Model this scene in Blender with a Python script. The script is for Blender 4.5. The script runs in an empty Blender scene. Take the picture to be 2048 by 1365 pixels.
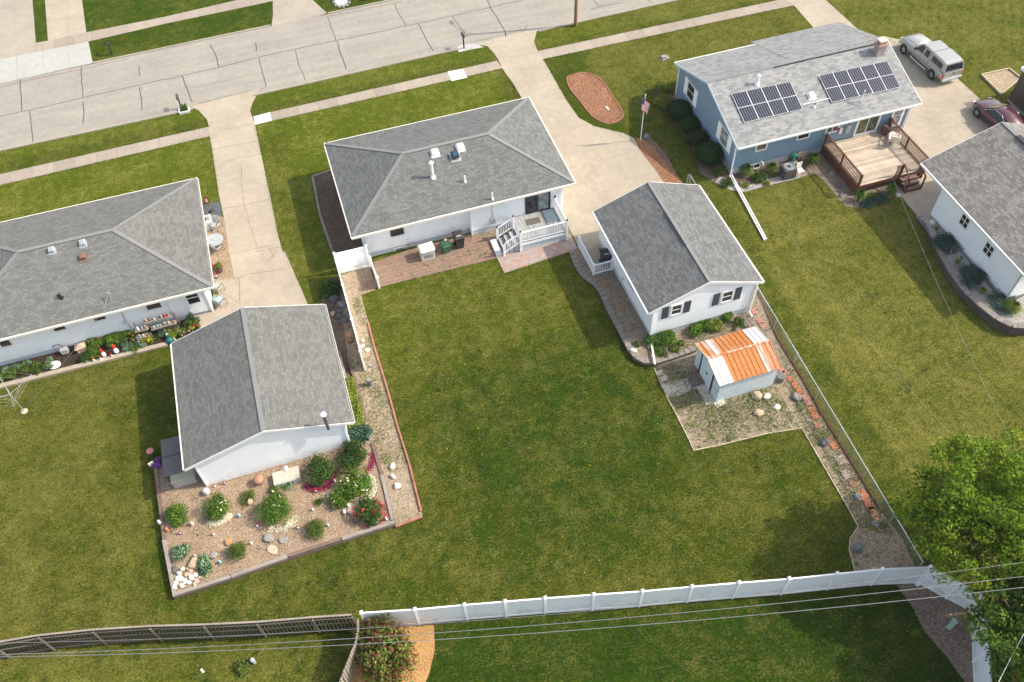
import bpy, bmesh, math, random
import numpy as np
from mathutils import Vector, Matrix, noise
from mathutils.geometry import tessellate_polygon
random.seed(7); RNG = np.random.default_rng(7)
SC = bpy.context.scene; COL = SC.collection
R_ = math.radians
# ------------------------------------------------------------------ camera (solved from the photo's vanishing points)
F = 1745.0; PIT, ROLL, YAW = R_(52.33), R_(-2.82), R_(15.58); CAMH = 42.0
fw = np.array([math.sin(YAW)*math.cos(PIT), math.cos(YAW)*math.cos(PIT), -math.sin(PIT)])
_r = np.array([math.cos(YAW), -math.sin(YAW), 0]); _u = np.cross(_r, fw)
CR = _r*math.cos(ROLL)+_u*math.sin(ROLL); CU = -_r*math.sin(ROLL)+_u*math.cos(ROLL)
cam = bpy.data.cameras.new('camera'); cam_o = bpy.data.objects.new('camera', cam); COL.objects.link(cam_o)
cam.sensor_width = 36; cam.lens = F/2048*36; cam.clip_start = 0.5; cam.clip_end = 2000
cam_o.matrix_world = Matrix(((CR[0], CU[0], -fw[0], 0), (CR[1], CU[1], -fw[1], 0), (CR[2], CU[2], -fw[2], CAMH), (0, 0, 0, 1)))
SC.camera = cam_o
# ------------------------------------------------------------------ sky and sun
SUN_EL, SUN_AZ = R_(42), R_(-12)      # azimuth of the sun measured from +X towards +Y
w = bpy.data.worlds.new('World'); SC.world = w; w.use_nodes = True
nt = w.node_tree; bg = nt.nodes['Background']; sky = nt.nodes.new('ShaderNodeTexSky')
sky.sky_type = 'NISHITA'; sky.sun_disc = False; sky.sun_elevation = SUN_EL; sky.sun_rotation = math.pi/2-SUN_AZ
sky.air_density = 1.05; sky.dust_density = 2.6; sky.ozone_density = 1.0
hs = nt.nodes.new('ShaderNodeHueSaturation'); hs.inputs['Saturation'].default_value = 0.62     # summer haze whitens the sky
nt.links.new(sky.outputs[0], hs.inputs['Color']); nt.links.new(hs.outputs[0], bg.inputs[0]); bg.inputs[1].default_value = 0.145
sl = bpy.data.lights.new('sun', 'SUN'); so = bpy.data.objects.new('sun', sl); COL.objects.link(so)
sl.energy = 2.45; sl.angle = R_(0.6); sl.color = (1.0, 0.92, 0.78)
sd = Vector((math.cos(SUN_EL)*math.cos(SUN_AZ), math.cos(SUN_EL)*math.sin(SUN_AZ), math.sin(SUN_EL)))
so.rotation_euler = (-sd).to_track_quat('-Z', 'Y').to_euler(); so.location = (60, -10, 60)
SC.view_settings.view_transform = 'Standard'; SC.view_settings.look = 'None'
SC.view_settings.exposure = 1.02; SC.view_settings.gamma = 1
# ------------------------------------------------------------------ photo pixel -> world helpers
def ray(x, y): return fw*F+CR*(x-1024)-CU*(y-682.5)
def G(x, y, z=0.0):
    d = ray(x, y); t = (z-CAMH)/d[2]; return Vector((d[0]*t, d[1]*t, z))
def PY(x, y, Y):
    d = ray(x, y); t = Y/d[1]; return Vector((d[0]*t, Y, CAMH+d[2]*t))
def PX(x, y, X):
    d = ray(x, y); t = X/d[0]; return Vector((X, d[1]*t, CAMH+d[2]*t))
def mpp(p):   # metres per photo pixel at a point
    return float((np.array(p)-np.array([0, 0, CAMH]))@fw)/F
# ------------------------------------------------------------------ mesh builder
class MB:
    def __init__(s): s.v = []; s.f = []
    def add(s, vs, fs):
        b = len(s.v); s.v += [tuple(p) for p in vs]; s.f += [tuple(i+b for i in f) for f in fs]; return s
    def box(s, x0, y0, z0, x1, y1, z1):
        return s.add([(x0,y0,z0),(x1,y0,z0),(x1,y1,z0),(x0,y1,z0),(x0,y0,z1),(x1,y0,z1),(x1,y1,z1),(x0,y1,z1)],
                     [(0,3,2,1),(4,5,6,7),(0,1,5,4),(1,2,6,5),(2,3,7,6),(3,0,4,7)])
    def obox(s, c, sx, sy, sz, rz=0, z0=None):
        c = Vector(c); ca, sa = math.cos(rz), math.sin(rz); vs = []
        for dz in (0, sz):
            for dx, dy in ((-1,-1),(1,-1),(1,1),(-1,1)):
                X, Y = dx*sx/2, dy*sy/2; vs.append((c.x+X*ca-Y*sa, c.y+X*sa+Y*ca, c.z+dz))
        return s.add(vs, [(0,3,2,1),(4,5,6,7),(0,1,5,4),(1,2,6,5),(2,3,7,6),(3,0,4,7)])
    def beam(s, p, q, wd, ht, up=(0,0,1)):
        p, q = Vector(p), Vector(q); d = (q-p).normalized(); upv = Vector(up)
        if abs(d.dot(upv)) > .99: upv = Vector((0,1,0))
        a = d.cross(upv).normalized(); b = a.cross(d)
        vs = []
        for e in (p, q):
            for i, j in ((-1,-1),(1,-1),(1,1),(-1,1)): vs.append(e+a*(i*wd/2)+b*(j*ht/2))
        return s.add(vs, [(0,1,2,3),(7,6,5,4),(0,4,5,1),(1,5,6,2),(2,6,7,3),(3,7,4,0)])
    def tube(s, pts, r, n=8, r1=None, cap=True):
        pts = [Vector(p) for p in pts]; m = len(pts); vs = []; fs = []
        for i, p in enumerate(pts):
            d = (pts[min(i+1,m-1)]-pts[max(i-1,0)]).normalized()
            a = d.cross(Vector((0,0,1)) if abs(d.z) < .95 else Vector((1,0,0))).normalized(); b = d.cross(a)
            rr = r if r1 is None else r+(r1-r)*i/(m-1)
            for k in range(n):
                t = 2*math.pi*k/n; vs.append(p+a*(rr*math.cos(t))+b*(rr*math.sin(t)))
        for i in range(m-1):
            for k in range(n): fs.append((i*n+k, i*n+(k+1)%n, (i+1)*n+(k+1)%n, (i+1)*n+k))
        if cap: fs += [tuple(range(n))[::-1], tuple(range((m-1)*n, m*n))]
        return s.add(vs, fs)
    def lathe(s, prof, c=(0,0,0), n=16, sx=1, sy=1):
        vs = []; fs = []; m = len(prof)
        for r, z in prof:
            for k in range(n):
                t = 2*math.pi*k/n; vs.append((c[0]+r*sx*math.cos(t), c[1]+r*sy*math.sin(t), c[2]+z))
        for i in range(m-1):
            for k in range(n): fs.append((i*n+k, i*n+(k+1)%n, (i+1)*n+(k+1)%n, (i+1)*n+k))
        fs += [tuple(range(n))[::-1], tuple(range((m-1)*n, m*n))]
        return s.add(vs, fs)
    def poly(s, pts): return s.add(pts, [tuple(range(len(pts)))])
    def tpoly(s, pts):
        pts = [Vector(p) for p in pts]
        tri = tessellate_polygon([[Vector((p.x, p.y, 0)) for p in pts]]); fs = []
        for a, b, c in tri:
            n = (pts[b]-pts[a]).cross(pts[c]-pts[a]); fs.append((a,b,c) if n.z > 0 else (a,c,b))
        return s.add(pts, fs)
    def prism(s, pts, z0, z1):      # plan outline extruded upward
        n = len(pts); top = [(p[0],p[1],z1) for p in pts]
        s.tpoly(top)
        A = sum(pts[i][0]*pts[(i+1)%n][1]-pts[(i+1)%n][0]*pts[i][1] for i in range(n))
        for i in range(n):
            p, q = pts[i], pts[(i+1)%n]
            f = [(p[0],p[1],z0),(q[0],q[1],z0),(q[0],q[1],z1),(p[0],p[1],z1)]
            s.poly(f if A > 0 else f[::-1])
        return s
    def loft(s, secs, caps=True):
        n = len(secs[0]); vs = [p for sec in secs for p in sec]; fs = []
        for i in range(len(secs)-1):
            for k in range(n): fs.append((i*n+k, i*n+(k+1)%n, (i+1)*n+(k+1)%n, (i+1)*n+k))
        if caps: fs += [tuple(range(n))[::-1], tuple(range((len(secs)-1)*n, len(secs)*n))]
        return s.add(vs, fs)
    def strip(s, pts, wd, z=None):       # flat ribbon along a polyline on the ground
        pts = [Vector(p) for p in pts]; L = []; Rr = []
        for i, p in enumerate(pts):
            d = pts[min(i+1,len(pts)-1)]-pts[max(i-1,0)]; d.z = 0; d.normalize(); nrm = Vector((-d.y, d.x, 0))
            zz = p.z if z is None else z
            L.append((p.x+nrm.x*wd/2, p.y+nrm.y*wd/2, zz)); Rr.append((p.x-nrm.x*wd/2, p.y-nrm.y*wd/2, zz))
        m = len(pts)
        return s.add(L+Rr, [(i, m+i, m+i+1, i+1) for i in range(m-1)])
    def wallstrip(s, pts, wd, z0, z1):   # low solid wall along a polyline; z1 may be a list
        pts = [Vector(p) for p in pts]; m = len(pts); secs = []
        for i, p in enumerate(pts):
            d = pts[min(i+1,m-1)]-pts[max(i-1,0)]; d.z = 0; d.normalize(); nr = Vector((-d.y, d.x, 0))*(wd/2)
            t = z1[i] if isinstance(z1, (list, tuple)) else z1
            secs.append([(p.x-nr.x,p.y-nr.y,z0),(p.x+nr.x,p.y+nr.y,z0),(p.x+nr.x,p.y+nr.y,t),(p.x-nr.x,p.y-nr.y,t)])
        return s.loft(secs)
def auto_uv(me):
    uv = me.uv_layers.new(name='UVMap'); n = len(me.loops)
    co = np.empty(len(me.vertices)*3, np.float32); me.vertices.foreach_get('co', co); co = co.reshape(-1, 3)
    vi = np.empty(n, np.int32); me.loops.foreach_get('vertex_index', vi)
    pn = np.empty(len(me.polygons)*3, np.float32); me.polygons.foreach_get('normal', pn); pn = pn.reshape(-1, 3)
    lt = np.empty(len(me.polygons), np.int32); me.polygons.foreach_get('loop_total', lt)
    N = np.repeat(pn, lt, axis=0); P = co[vi]
    T = np.stack([-N[:,1], N[:,0], np.zeros(n)], 1); ln = np.linalg.norm(T, axis=1); flat = ln < .02
    T[flat] = (1, 0, 0); T[~flat] /= ln[~flat][:, None]
    B = np.cross(N, T); B[flat] = (0, 1, 0)
    uv.data.foreach_set('uv', np.stack([(P*T).sum(1), (P*B).sum(1)], 1).astype(np.float32).ravel())
def root_of(o):
    while o.parent: o = o.parent
    return o
def mesh_obj(name, mb, mat, off=(0,0,0), smooth=False):
    me = bpy.data.meshes.new(name); me.from_pydata(mb.v, [], mb.f); me.update(); auto_uv(me)
    if any(off): me.transform(Matrix.Translation((-off[0], -off[1], -off[2])))
    if mat: me.materials.append(mat)
    if smooth: me.shade_smooth()
    o = bpy.data.objects.new(name, me); COL.objects.link(o); return o
def tag(o, label=None, cat=None, group=None, kind=None):
    if label: o['label'] = label
    if cat: o['category'] = cat
    if group: o['group'] = group
    if kind: o['kind'] = kind
    return o
LOCAL = set()
def thing(name, label, cat, loc=(0,0,0), rz=0, group=None, local=False):
    o = bpy.data.objects.new(name, None); o.empty_display_size = .3; COL.objects.link(o)
    o.location = loc; o.rotation_euler = (0, 0, rz); tag(o, label, cat, group)
    if local or rz: LOCAL.add(o.name)
    return o
def part(name, mb, mat, parent, smooth=False, label=None, kind=None):
    r = root_of(parent); off = (0,0,0) if r.name in LOCAL else tuple(r.location)
    o = mesh_obj(name, mb, mat, off, smooth); o.parent = parent
    return tag(o, label, None, None, kind)
def solo(name, mb, mat, label, cat, group=None, smooth=False, kind=None):
    a = np.array(mb.v); lo, hi = a.min(0), a.max(0)
    off = (float((lo[0]+hi[0])/2), float((lo[1]+hi[1])/2), float(lo[2]))
    o = mesh_obj(name, mb, mat, off, smooth); o.location = off
    return tag(o, label, cat, group, kind)
KEEP_OUT = []      # plan outlines where no grass grows
def struct(name, mb, mat, kind='structure'):
    return tag(mesh_obj(name, mb, mat), kind=kind)
def gpoly(name, px, mat, z, keep=True, kind='structure', zpx=0.0):
    pts = [G(x, y, zpx) for x, y in px]; pts = [Vector((p.x, p.y, z)) for p in pts]
    if keep: KEEP_OUT.append([(p.x, p.y) for p in pts])
    return struct(name, MB().tpoly(pts), mat, kind)
def copy_tree(o, parent=None):
    c = o.copy(); COL.objects.link(c)
    if parent: c.parent = parent
    for ch in o.children: copy_tree(ch, c)
    return c
def put(o, loc, rz=0, label=None, group=None, scale=None):
    o.location = loc; o.rotation_euler = (0, 0, rz)
    if scale: o.scale = (scale,)*3
    return tag(o, label, None, group)
# ------------------------------------------------------------------ materials
def new_mat(name):
    m = bpy.data.materials.new(name); m.use_nodes = True; n = m.node_tree
    return m, n.nodes, n.links, n.nodes['Principled BSDF']
def nd(ns, t, **k):
    n = ns.new(t)
    for a, b in k.items(): setattr(n, a, b)
    return n
def rgb(c): return (c[0], c[1], c[2], 1)
def mixc(ns, ls, fac, a, b, mode='MIX'):
    m = nd(ns, 'ShaderNodeMix', data_type='RGBA', blend_type=mode)
    for sock, v in ((m.inputs[0], fac), (m.inputs[6], a), (m.inputs[7], b)):
        if hasattr(v, 'is_linked'): ls.new(v, sock)
        elif isinstance(v, (int, float)): sock.default_value = v
        else: sock.default_value = rgb(v)
    return m.outputs[2]
def noise_n(ns, ls, vec, scale, detail=3, rough=.55):
    n = nd(ns, 'ShaderNodeTexNoise'); n.inputs['Scale'].default_value = scale
    n.inputs['Detail'].default_value = detail; n.inputs['Roughness'].default_value = rough
    if vec is not None: ls.new(vec, n.inputs['Vector'])
    return n.outputs[0]
def ramp(ns, ls, fac, stops):
    r = nd(ns, 'ShaderNodeValToRGB'); e = r.color_ramp.elements
    while len(e) < len(stops): e.new(.5)
    for i, (p, c) in enumerate(stops):
        e[i].position = p; e[i].color = rgb(c) if not isinstance(c, (int, float)) else (c, c, c, 1)
    ls.new(fac, r.inputs[0]); return r.outputs[0]
def math_n(ns, ls, op, a, b=None):
    n = nd(ns, 'ShaderNodeMath', operation=op)
    for i, v in enumerate((a, b)):
        if v is None: continue
        if hasattr(v, 'is_linked'): ls.new(v, n.inputs[i])
        else: n.inputs[i].default_value = v
    return n.outputs[0]
def bump(ns, ls, h, bs, strength=.5, dist=.02):
    b = nd(ns, 'ShaderNodeBump'); b.inputs['Strength'].default_value = strength; b.inputs['Distance'].default_value = dist
    ls.new(h, b.inputs['Height']); ls.new(b.outputs[0], bs.inputs['Normal'])
def plain(name, c, rough=.6, var=.12, scale=6, metal=0, spec=.4, bmp=0, bscale=40):
    m, ns, ls, bs = new_mat(name); tc = nd(ns, 'ShaderNodeTexCoord').outputs['Object']
    n = noise_n(ns, ls, tc, scale, 4)
    ls.new(ramp(ns, ls, n, [(.25, [x*(1-var) for x in c]), (.75, [min(1, x*(1+var)) for x in c])]), bs.inputs['Base Color'])
    bs.inputs['Roughness'].default_value = rough; bs.inputs['Metallic'].default_value = metal
    bs.inputs['Specular IOR Level'].default_value = spec
    if bmp: bump(ns, ls, noise_n(ns, ls, tc, bscale, 3), bs, bmp)
    return m
K = .85     # exposure is set for the white walls; duller surfaces keep their real, lower albedo
def kk(*cs): return [tuple(x*K for x in c) for c in cs]
def shingle(name, c1, c2, gap, tint=(1,1,1), wd=.34, ht=.15, stain=.07):
    c1, c2, gap = kk(c1, c2, gap)
    m, ns, ls, bs = new_mat(name); uv = nd(ns, 'ShaderNodeTexCoord').outputs['UV']; pos = nd(ns, 'ShaderNodeNewGeometry').outputs['Position']
    br = nd(ns, 'ShaderNodeTexBrick'); ls.new(uv, br.inputs['Vector']); br.offset = .43; br.squash = .8; br.squash_frequency = 3
    br.inputs['Color1'].default_value = rgb(c1); br.inputs['Color2'].default_value = rgb(c2); br.inputs['Mortar'].default_value = rgb(gap)
    br.inputs['Scale'].default_value = 1; br.inputs['Mortar Size'].default_value = .010; br.inputs['Mortar Smooth'].default_value = .3
    br.inputs['Bias'].default_value = -.1; br.inputs['Brick Width'].default_value = wd; br.inputs['Row Height'].default_value = ht
    n1 = noise_n(ns, ls, pos, .55, 4, .6); n2 = noise_n(ns, ls, pos, 14, 3, .7)
    c = mixc(ns, ls, 1.0, br.outputs['Color'], ramp(ns, ls, n1, [(.3, (1-stain,)*3), (.7, (1+stain*.4,)*3)]), 'MULTIPLY')
    c = mixc(ns, ls, 1.0, c, ramp(ns, ls, n2, [(.3, (.88, .88, .88)), (.7, (1.09, 1.09, 1.07))]), 'MULTIPLY')
    mp = nd(ns, 'ShaderNodeMapping'); ls.new(uv, mp.inputs[0]); mp.inputs['Scale'].default_value = (2.2, .22, 1)
    c = mixc(ns, ls, 1.0, c, ramp(ns, ls, noise_n(ns, ls, mp.outputs[0], 1.0, 5, .65), [(.32, (.93, .93, .925)), (.68, (1.05, 1.05, 1.045))]), 'MULTIPLY')
    c = mixc(ns, ls, 1.0, c, tint, 'MULTIPLY')
    ls.new(c, bs.inputs['Base Color']); bs.inputs['Roughness'].default_value = .92; bs.inputs['Specular IOR Level'].default_value = .15
    bump(ns, ls, br.outputs['Fac'], bs, -.5, .012)
    return m
def siding(name, c, pitch=.115, dark=.8, vert=False, stain=.0):   # each course leans out at its foot, so it faces slightly up
    m, ns, ls, bs = new_mat(name); uv = nd(ns, 'ShaderNodeTexCoord').outputs['UV']
    sp = nd(ns, 'ShaderNodeSeparateXYZ'); ls.new(uv, sp.inputs[0]); ax = sp.outputs[0 if vert else 1]
    fr = math_n(ns, ls, 'FRACT', math_n(ns, ls, 'DIVIDE', ax, pitch))
    line = ramp(ns, ls, fr, [(0, dark), (.10, 1), (.92, 1), (1, .96)])
    pos = nd(ns, 'ShaderNodeNewGeometry').outputs['Position']; n = noise_n(ns, ls, pos, 1.3, 4)
    cc = ramp(ns, ls, n, [(.3, [x*.94 for x in c]), (.7, c)])
    cc = mixc(ns, ls, 1.0, cc, line, 'MULTIPLY')
    if stain:     # splash dirt along the foot of the wall
        dn = math_n(ns, ls, 'SUBTRACT', noise_n(ns, ls, pos, 2.4, 5, .7), math_n(ns, ls, 'MULTIPLY', sp.outputs[1], .22))
        cc = mixc(ns, ls, ramp(ns, ls, dn, [(.34, 0), (.60, stain)]), cc, (.34, .29, .20))
    ls.new(cc, bs.inputs['Base Color'])
    bs.inputs['Roughness'].default_value = .5; bs.inputs['Specular IOR Level'].default_value = .3
    bump(ns, ls, fr, bs, -1.0, .016)
    return m
def concrete(name, c, var=.16, joint=None, jaxis=0, dark=.75, streak=0):
    c = kk(c)[0]
    m, ns, ls, bs = new_mat(name); pos = nd(ns, 'ShaderNodeNewGeometry').outputs['Position']
    n1 = noise_n(ns, ls, pos, .35, 5, .62); n2 = noise_n(ns, ls, pos, 2.2, 5, .6); n3 = noise_n(ns, ls, pos, 22, 3, .7)
    col = ramp(ns, ls, n1, [(.28, [x*(1-var) for x in c]), (.72, [min(1, x*(1+var*.5)) for x in c])])
    col = mixc(ns, ls, 1.0, col, ramp(ns, ls, n2, [(.3, (.90, .89, .88)), (.7, (1.05, 1.05, 1.04))]), 'MULTIPLY')
    col = mixc(ns, ls, 1.0, col, ramp(ns, ls, n3, [(.3, (.88, .88, .88)), (.7, (1.07, 1.07, 1.07))]), 'MULTIPLY')
    mp = nd(ns, 'ShaderNodeMapping'); ls.new(pos, mp.inputs[0]); mp.inputs['Scale'].default_value = (.10, 1.6, 1)
    if streak: col = mixc(ns, ls, 1.0, col, ramp(ns, ls, noise_n(ns, ls, mp.outputs[0], 1.0, 4, .6), [(.3, (1-streak,)*3), (.7, (1+streak*.5,)*3)]), 'MULTIPLY')
    sp2 = ramp(ns, ls, noise_n(ns, ls, pos, 1.25, 2, .5), [(.70, (1,)*3), (.80, (.80, .78, .76))]); col = mixc(ns, ls, 1.0, col, sp2, 'MULTIPLY')
    if joint:
        sp = nd(ns, 'ShaderNodeSeparateXYZ'); ls.new(pos, sp.inputs[0])
        d = math_n(ns, ls, 'DIVIDE', sp.outputs[jaxis], joint); fr = math_n(ns, ls, 'FRACT', d); e = .035/joint
        col = mixc(ns, ls, 1.0, col, ramp(ns, ls, fr, [(0, dark-.1), (e*.6, dark-.1), (e, 1), (1, 1)]), 'MULTIPLY')
        wn = nd(ns, 'ShaderNodeTexWhiteNoise', noise_dimensions='1D'); ls.new(math_n(ns, ls, 'FLOOR', d), wn.inputs['W'])
        col = mixc(ns, ls, 1.0, col, ramp(ns, ls, wn.outputs['Value'], [(0, (.88, .87, .87)), (1, (1.06, 1.06, 1.05))]), 'MULTIPLY')
    ls.new(col, bs.inputs['Base Color']); bs.inputs['Roughness'].default_value = .85; bs.inputs['Specular IOR Level'].default_value = .2
    bump(ns, ls, n3, bs, .15, .01)
    return m
def gravel(name, cols, scale=16, weeds=0.0, wcol=(.07,.10,.02), bst=.9):
    cols = kk(*cols)
    m, ns, ls, bs = new_mat(name); pos = nd(ns, 'ShaderNodeNewGeometry').outputs['Position']
    v = nd(ns, 'ShaderNodeTexVoronoi'); v.inputs['Scale'].default_value = scale; ls.new(pos, v.inputs['Vector'])
    sp = nd(ns, 'ShaderNodeSeparateColor'); ls.new(v.outputs['Color'], sp.inputs[0])
    k = len(cols); col = ramp(ns, ls, sp.outputs[0], [(i/(k-1) if k > 1 else 0, c) for i, c in enumerate(cols)])
    col = mixc(ns, ls, 1.0, col, ramp(ns, ls, v.outputs['Distance'], [(.1, (1.08,)*3), (.75, (.55,)*3)]), 'MULTIPLY')
    n1 = noise_n(ns, ls, pos, .9, 4); col = mixc(ns, ls, 1.0, col, ramp(ns, ls, n1, [(.3, (.85, .84, .83)), (.7, (1.07,)*3)]), 'MULTIPLY')
    if weeds:
        n2 = noise_n(ns, ls, pos, 3.2, 5, .75); f = ramp(ns, ls, n2, [(.62-weeds*.3, 0), (.70-weeds*.3, 1)])
        col = mixc(ns, ls, f, col, mixc(ns, ls, noise_n(ns, ls, pos, 25, 2), [x*.6 for x in wcol], [x*1.6 for x in wcol]))
    ls.new(col, bs.inputs['Base Color']); bs.inputs['Roughness'].default_value = .9; bs.inputs['Specular IOR Level'].default_value = .15
    bump(ns, ls, v.outputs['Distance'], bs, -bst, .03)
    return m
def pavers(name, c1, c2, gap, wd, ht, mortar=.02, weeds=0):
    c1, c2, gap = kk(c1, c2, gap)
    m, ns, ls, bs = new_mat(name); pos = nd(ns, 'ShaderNodeNewGeometry').outputs['Position']
    br = nd(ns, 'ShaderNodeTexBrick'); ls.new(pos, br.inputs['Vector'])
    for a, b in (('Color1', rgb(c1)), ('Color2', rgb(c2)), ('Mortar', rgb(gap)), ('Scale', 1), ('Mortar Size', mortar), ('Brick Width', wd), ('Row Height', ht), ('Bias', 0)):
        br.inputs[a].default_value = b
    n1 = noise_n(ns, ls, pos, 3, 5, .65)
    col = mixc(ns, ls, 1.0, br.outputs['Color'], ramp(ns, ls, n1, [(.25, (.75, .74, .74)), (.75, (1.18, 1.17, 1.15))]), 'MULTIPLY')
    if weeds:
        n2 = noise_n(ns, ls, pos, 2.0, 4); f = math_n(ns, ls, 'MULTIPLY', br.outputs['Fac'], ramp(ns, ls, n2, [(.48, 0), (.56, 1)]))
        col = mixc(ns, ls, f, col, (.08, .11, .02))
    ls.new(col, bs.inputs['Base Color']); bs.inputs['Roughness'].default_value = .85
    bump(ns, ls, br.outputs['Fac'], bs, -.4, .015)
    return m
def wood(name, c, var=.3, axis=0, plank=0, dark=.45):
    c = kk(c)[0]
    m, ns, ls, bs = new_mat(name); tc = nd(ns, 'ShaderNodeTexCoord').outputs['UV']
    mp = nd(ns, 'ShaderNodeMapping'); ls.new(tc, mp.inputs[0]); mp.inputs['Scale'].default_value = (1.5, 22, 1) if axis == 0 else (22, 1.5, 1)
    n = noise_n(ns, ls, mp.outputs[0], 1.0, 5, .65); n2 = noise_n(ns, ls, tc, .9, 3)
    col = ramp(ns, ls, n, [(.25, [x*(1-var) for x in c]), (.75, [min(1, x*(1+var)) for x in c])])
    col = mixc(ns, ls, 1.0, col, ramp(ns, ls, n2, [(.3, (.8,)*3), (.7, (1.1,)*3)]), 'MULTIPLY')
    if plank:
        sp = nd(ns, 'ShaderNodeSeparateXYZ'); ls.new(tc, sp.inputs[0]); d = math_n(ns, ls, 'DIVIDE', sp.outputs[1 if axis == 0 else 0], plank)
        fr = math_n(ns, ls, 'FRACT', d); col = mixc(ns, ls, 1.0, col, ramp(ns, ls, fr, [(0, dark), (.07, dark), (.12, 1), (1, 1)]), 'MULTIPLY')
        wn = nd(ns, 'ShaderNodeTexWhiteNoise', noise_dimensions='1D'); ls.new(math_n(ns, ls, 'FLOOR', d), wn.inputs['W'])
        col = mixc(ns, ls, 1.0, col, ramp(ns, ls, wn.outputs['Value'], [(0, (.72, .71, .70)), (1, (1.18, 1.16, 1.14))]), 'MULTIPLY')
    ls.new(col, bs.inputs['Base Color']); bs.inputs['Roughness'].default_value = .85; bs.inputs['Specular IOR Level'].default_value = .2
    return m
def leaf(name, stops, trans=.25):
    m, ns, ls, bs = new_mat(name); g = nd(ns, 'ShaderNodeNewGeometry')
    col = ramp(ns, ls, g.outputs['Random Per Island'], stops)
    n = noise_n(ns, ls, g.outputs['Position'], 1.3, 3); col = mixc(ns, ls, 1.0, col, ramp(ns, ls, n, [(.32, (.62, .68, .62)), (.68, (1.35, 1.28, 1.2))]), 'MULTIPLY')
    ls.new(col, bs.inputs['Base Color']); bs.inputs['Roughness'].default_value = .6; bs.inputs['Specular IOR Level'].default_value = .2
    tr = nd(ns, 'ShaderNodeBsdfTranslucent'); ls.new(col, tr.inputs[0]); mx = nd(ns, 'ShaderNodeMixShader'); mx.inputs[0].default_value = trans
    out = ns['Material Output']; ls.new(bs.outputs[0], mx.inputs[1]); ls.new(tr.outputs[0], mx.inputs[2]); ls.new(mx.outputs[0], out.inputs[0])
    return m
def glass(name, c=(.02,.025,.03), rough=.06):
    m, ns, ls, bs = new_mat(name); tc = nd(ns, 'ShaderNodeTexCoord').outputs['Object']
    ls.new(ramp(ns, ls, noise_n(ns, ls, tc, 2.5, 2), [(.35, [x*.6 for x in c]), (.65, [x*1.5 for x in c])]), bs.inputs['Base Color'])
    bs.inputs['Roughness'].default_value = rough; bs.inputs['Specular IOR Level'].default_value = .6
    return m
def lawn_mat(name, blades=False):
    m, ns, ls, bs = new_mat(name); pos = nd(ns, 'ShaderNodeNewGeometry').outputs['Position']
    at = nd(ns, 'ShaderNodeAttribute', attribute_name='turf'); sp = nd(ns, 'ShaderNodeSeparateColor'); ls.new(at.outputs['Color'], sp.inputs[0])
    dry, lush, tone = sp.outputs[0], sp.outputs[1], sp.outputs[2]
    a = noise_n(ns, ls, pos, .32, 5, .6); b = noise_n(ns, ls, pos, 1.7, 5, .68); c = noise_n(ns, ls, pos, 9, 4, .75); d = noise_n(ns, ls, pos, 42, 2, .7)
    def off(x, k): return math_n(ns, ls, 'MULTIPLY', math_n(ns, ls, 'SUBTRACT', x, .5), k)
    f = math_n(ns, ls, 'ADD', dry, off(a, 1.1)); f = math_n(ns, ls, 'ADD', f, off(b, 1.5)); f = math_n(ns, ls, 'ADD', f, off(c, 1.5))
    e = noise_n(ns, ls, pos, .75, 3, .6); lu = math_n(ns, ls, 'ADD', lush, off(e, 2.2))
    g = mixc(ns, ls, ramp(ns, ls, lu, [(.2, 0), (.9, 1)]), (.053, .070, .007), (.027, .057, .007))
    mp = nd(ns, 'ShaderNodeMapping'); ls.new(pos, mp.inputs[0]); mp.inputs['Rotation'].default_value = (0, 0, .5); mp.inputs['Scale'].default_value = (3.2, 13, 1)
    st = noise_n(ns, ls, mp.outputs[0], 1.0, 3, .6); f = math_n(ns, ls, 'ADD', f, off(st, .8))
    col = mixc(ns, ls, ramp(ns, ls, f, [(.1, 0), (.95, 1)]), g, (.166, .152, .046))
    cl = math_n(ns, ls, 'ADD', noise_n(ns, ls, pos, .55, 6, .78), math_n(ns, ls, 'MULTIPLY', lush, .12))
    col = mixc(ns, ls, ramp(ns, ls, cl, [(.58, 0), (.74, .5)]), col, (.034, .068, .010))
    wsp = math_n(ns, ls, 'ADD', noise_n(ns, ls, pos, 2.6, 4, .7), math_n(ns, ls, 'MULTIPLY', dry, .06))
    col = mixc(ns, ls, ramp(ns, ls, wsp, [(.60, 0), (.76, .6)]), col, (.20, .175, .085))
    col = mixc(ns, ls, 1.0, col, ramp(ns, ls, c, [(.30, (.60, .62, .50)), (.70, (1.36, 1.36, 1.15))]), 'MULTIPLY')
    col = mixc(ns, ls, 1.0, col, ramp(ns, ls, d, [(.30, (.50, .54, .48)), (.70, (1.46, 1.42, 1.36))]), 'MULTIPLY')
    t = nd(ns, 'ShaderNodeCombineColor'); tt = math_n(ns, ls, 'MULTIPLY', tone, 2.0)
    for i in range(3): ls.new(tt, t.inputs[i])
    col = mixc(ns, ls, 1.0, col, t.outputs[0], 'MULTIPLY')
    if blades: col = mixc(ns, ls, 1.0, col, ramp(ns, ls, nd(ns, 'ShaderNodeNewGeometry').outputs['Random Per Island'], [(0, (.55, .60, .5)), (.5, (.95,)*3), (.85, (1.3, 1.25, 1.1)), (1, (1.9, 1.75, 1.5))]), 'MULTIPLY')
    ls.new(col, bs.inputs['Base Color']); bs.inputs['Roughness'].default_value = 1.0; bs.inputs['Specular IOR Level'].default_value = .0
    h = math_n(ns, ls, 'ADD', c, math_n(ns, ls, 'MULTIPLY', d, .6)); bump(ns, ls, h, bs, .6, .05)
    return m
M = {}
M['lawn'] = lawn_mat('lawn_turf')
M['asphalt'] = concrete('pale_road_surface', (.395, .362, .31), .12, streak=.12)
M['drive_a'] = concrete('warm_concrete', (.49, .415, .32), .15)
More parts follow.
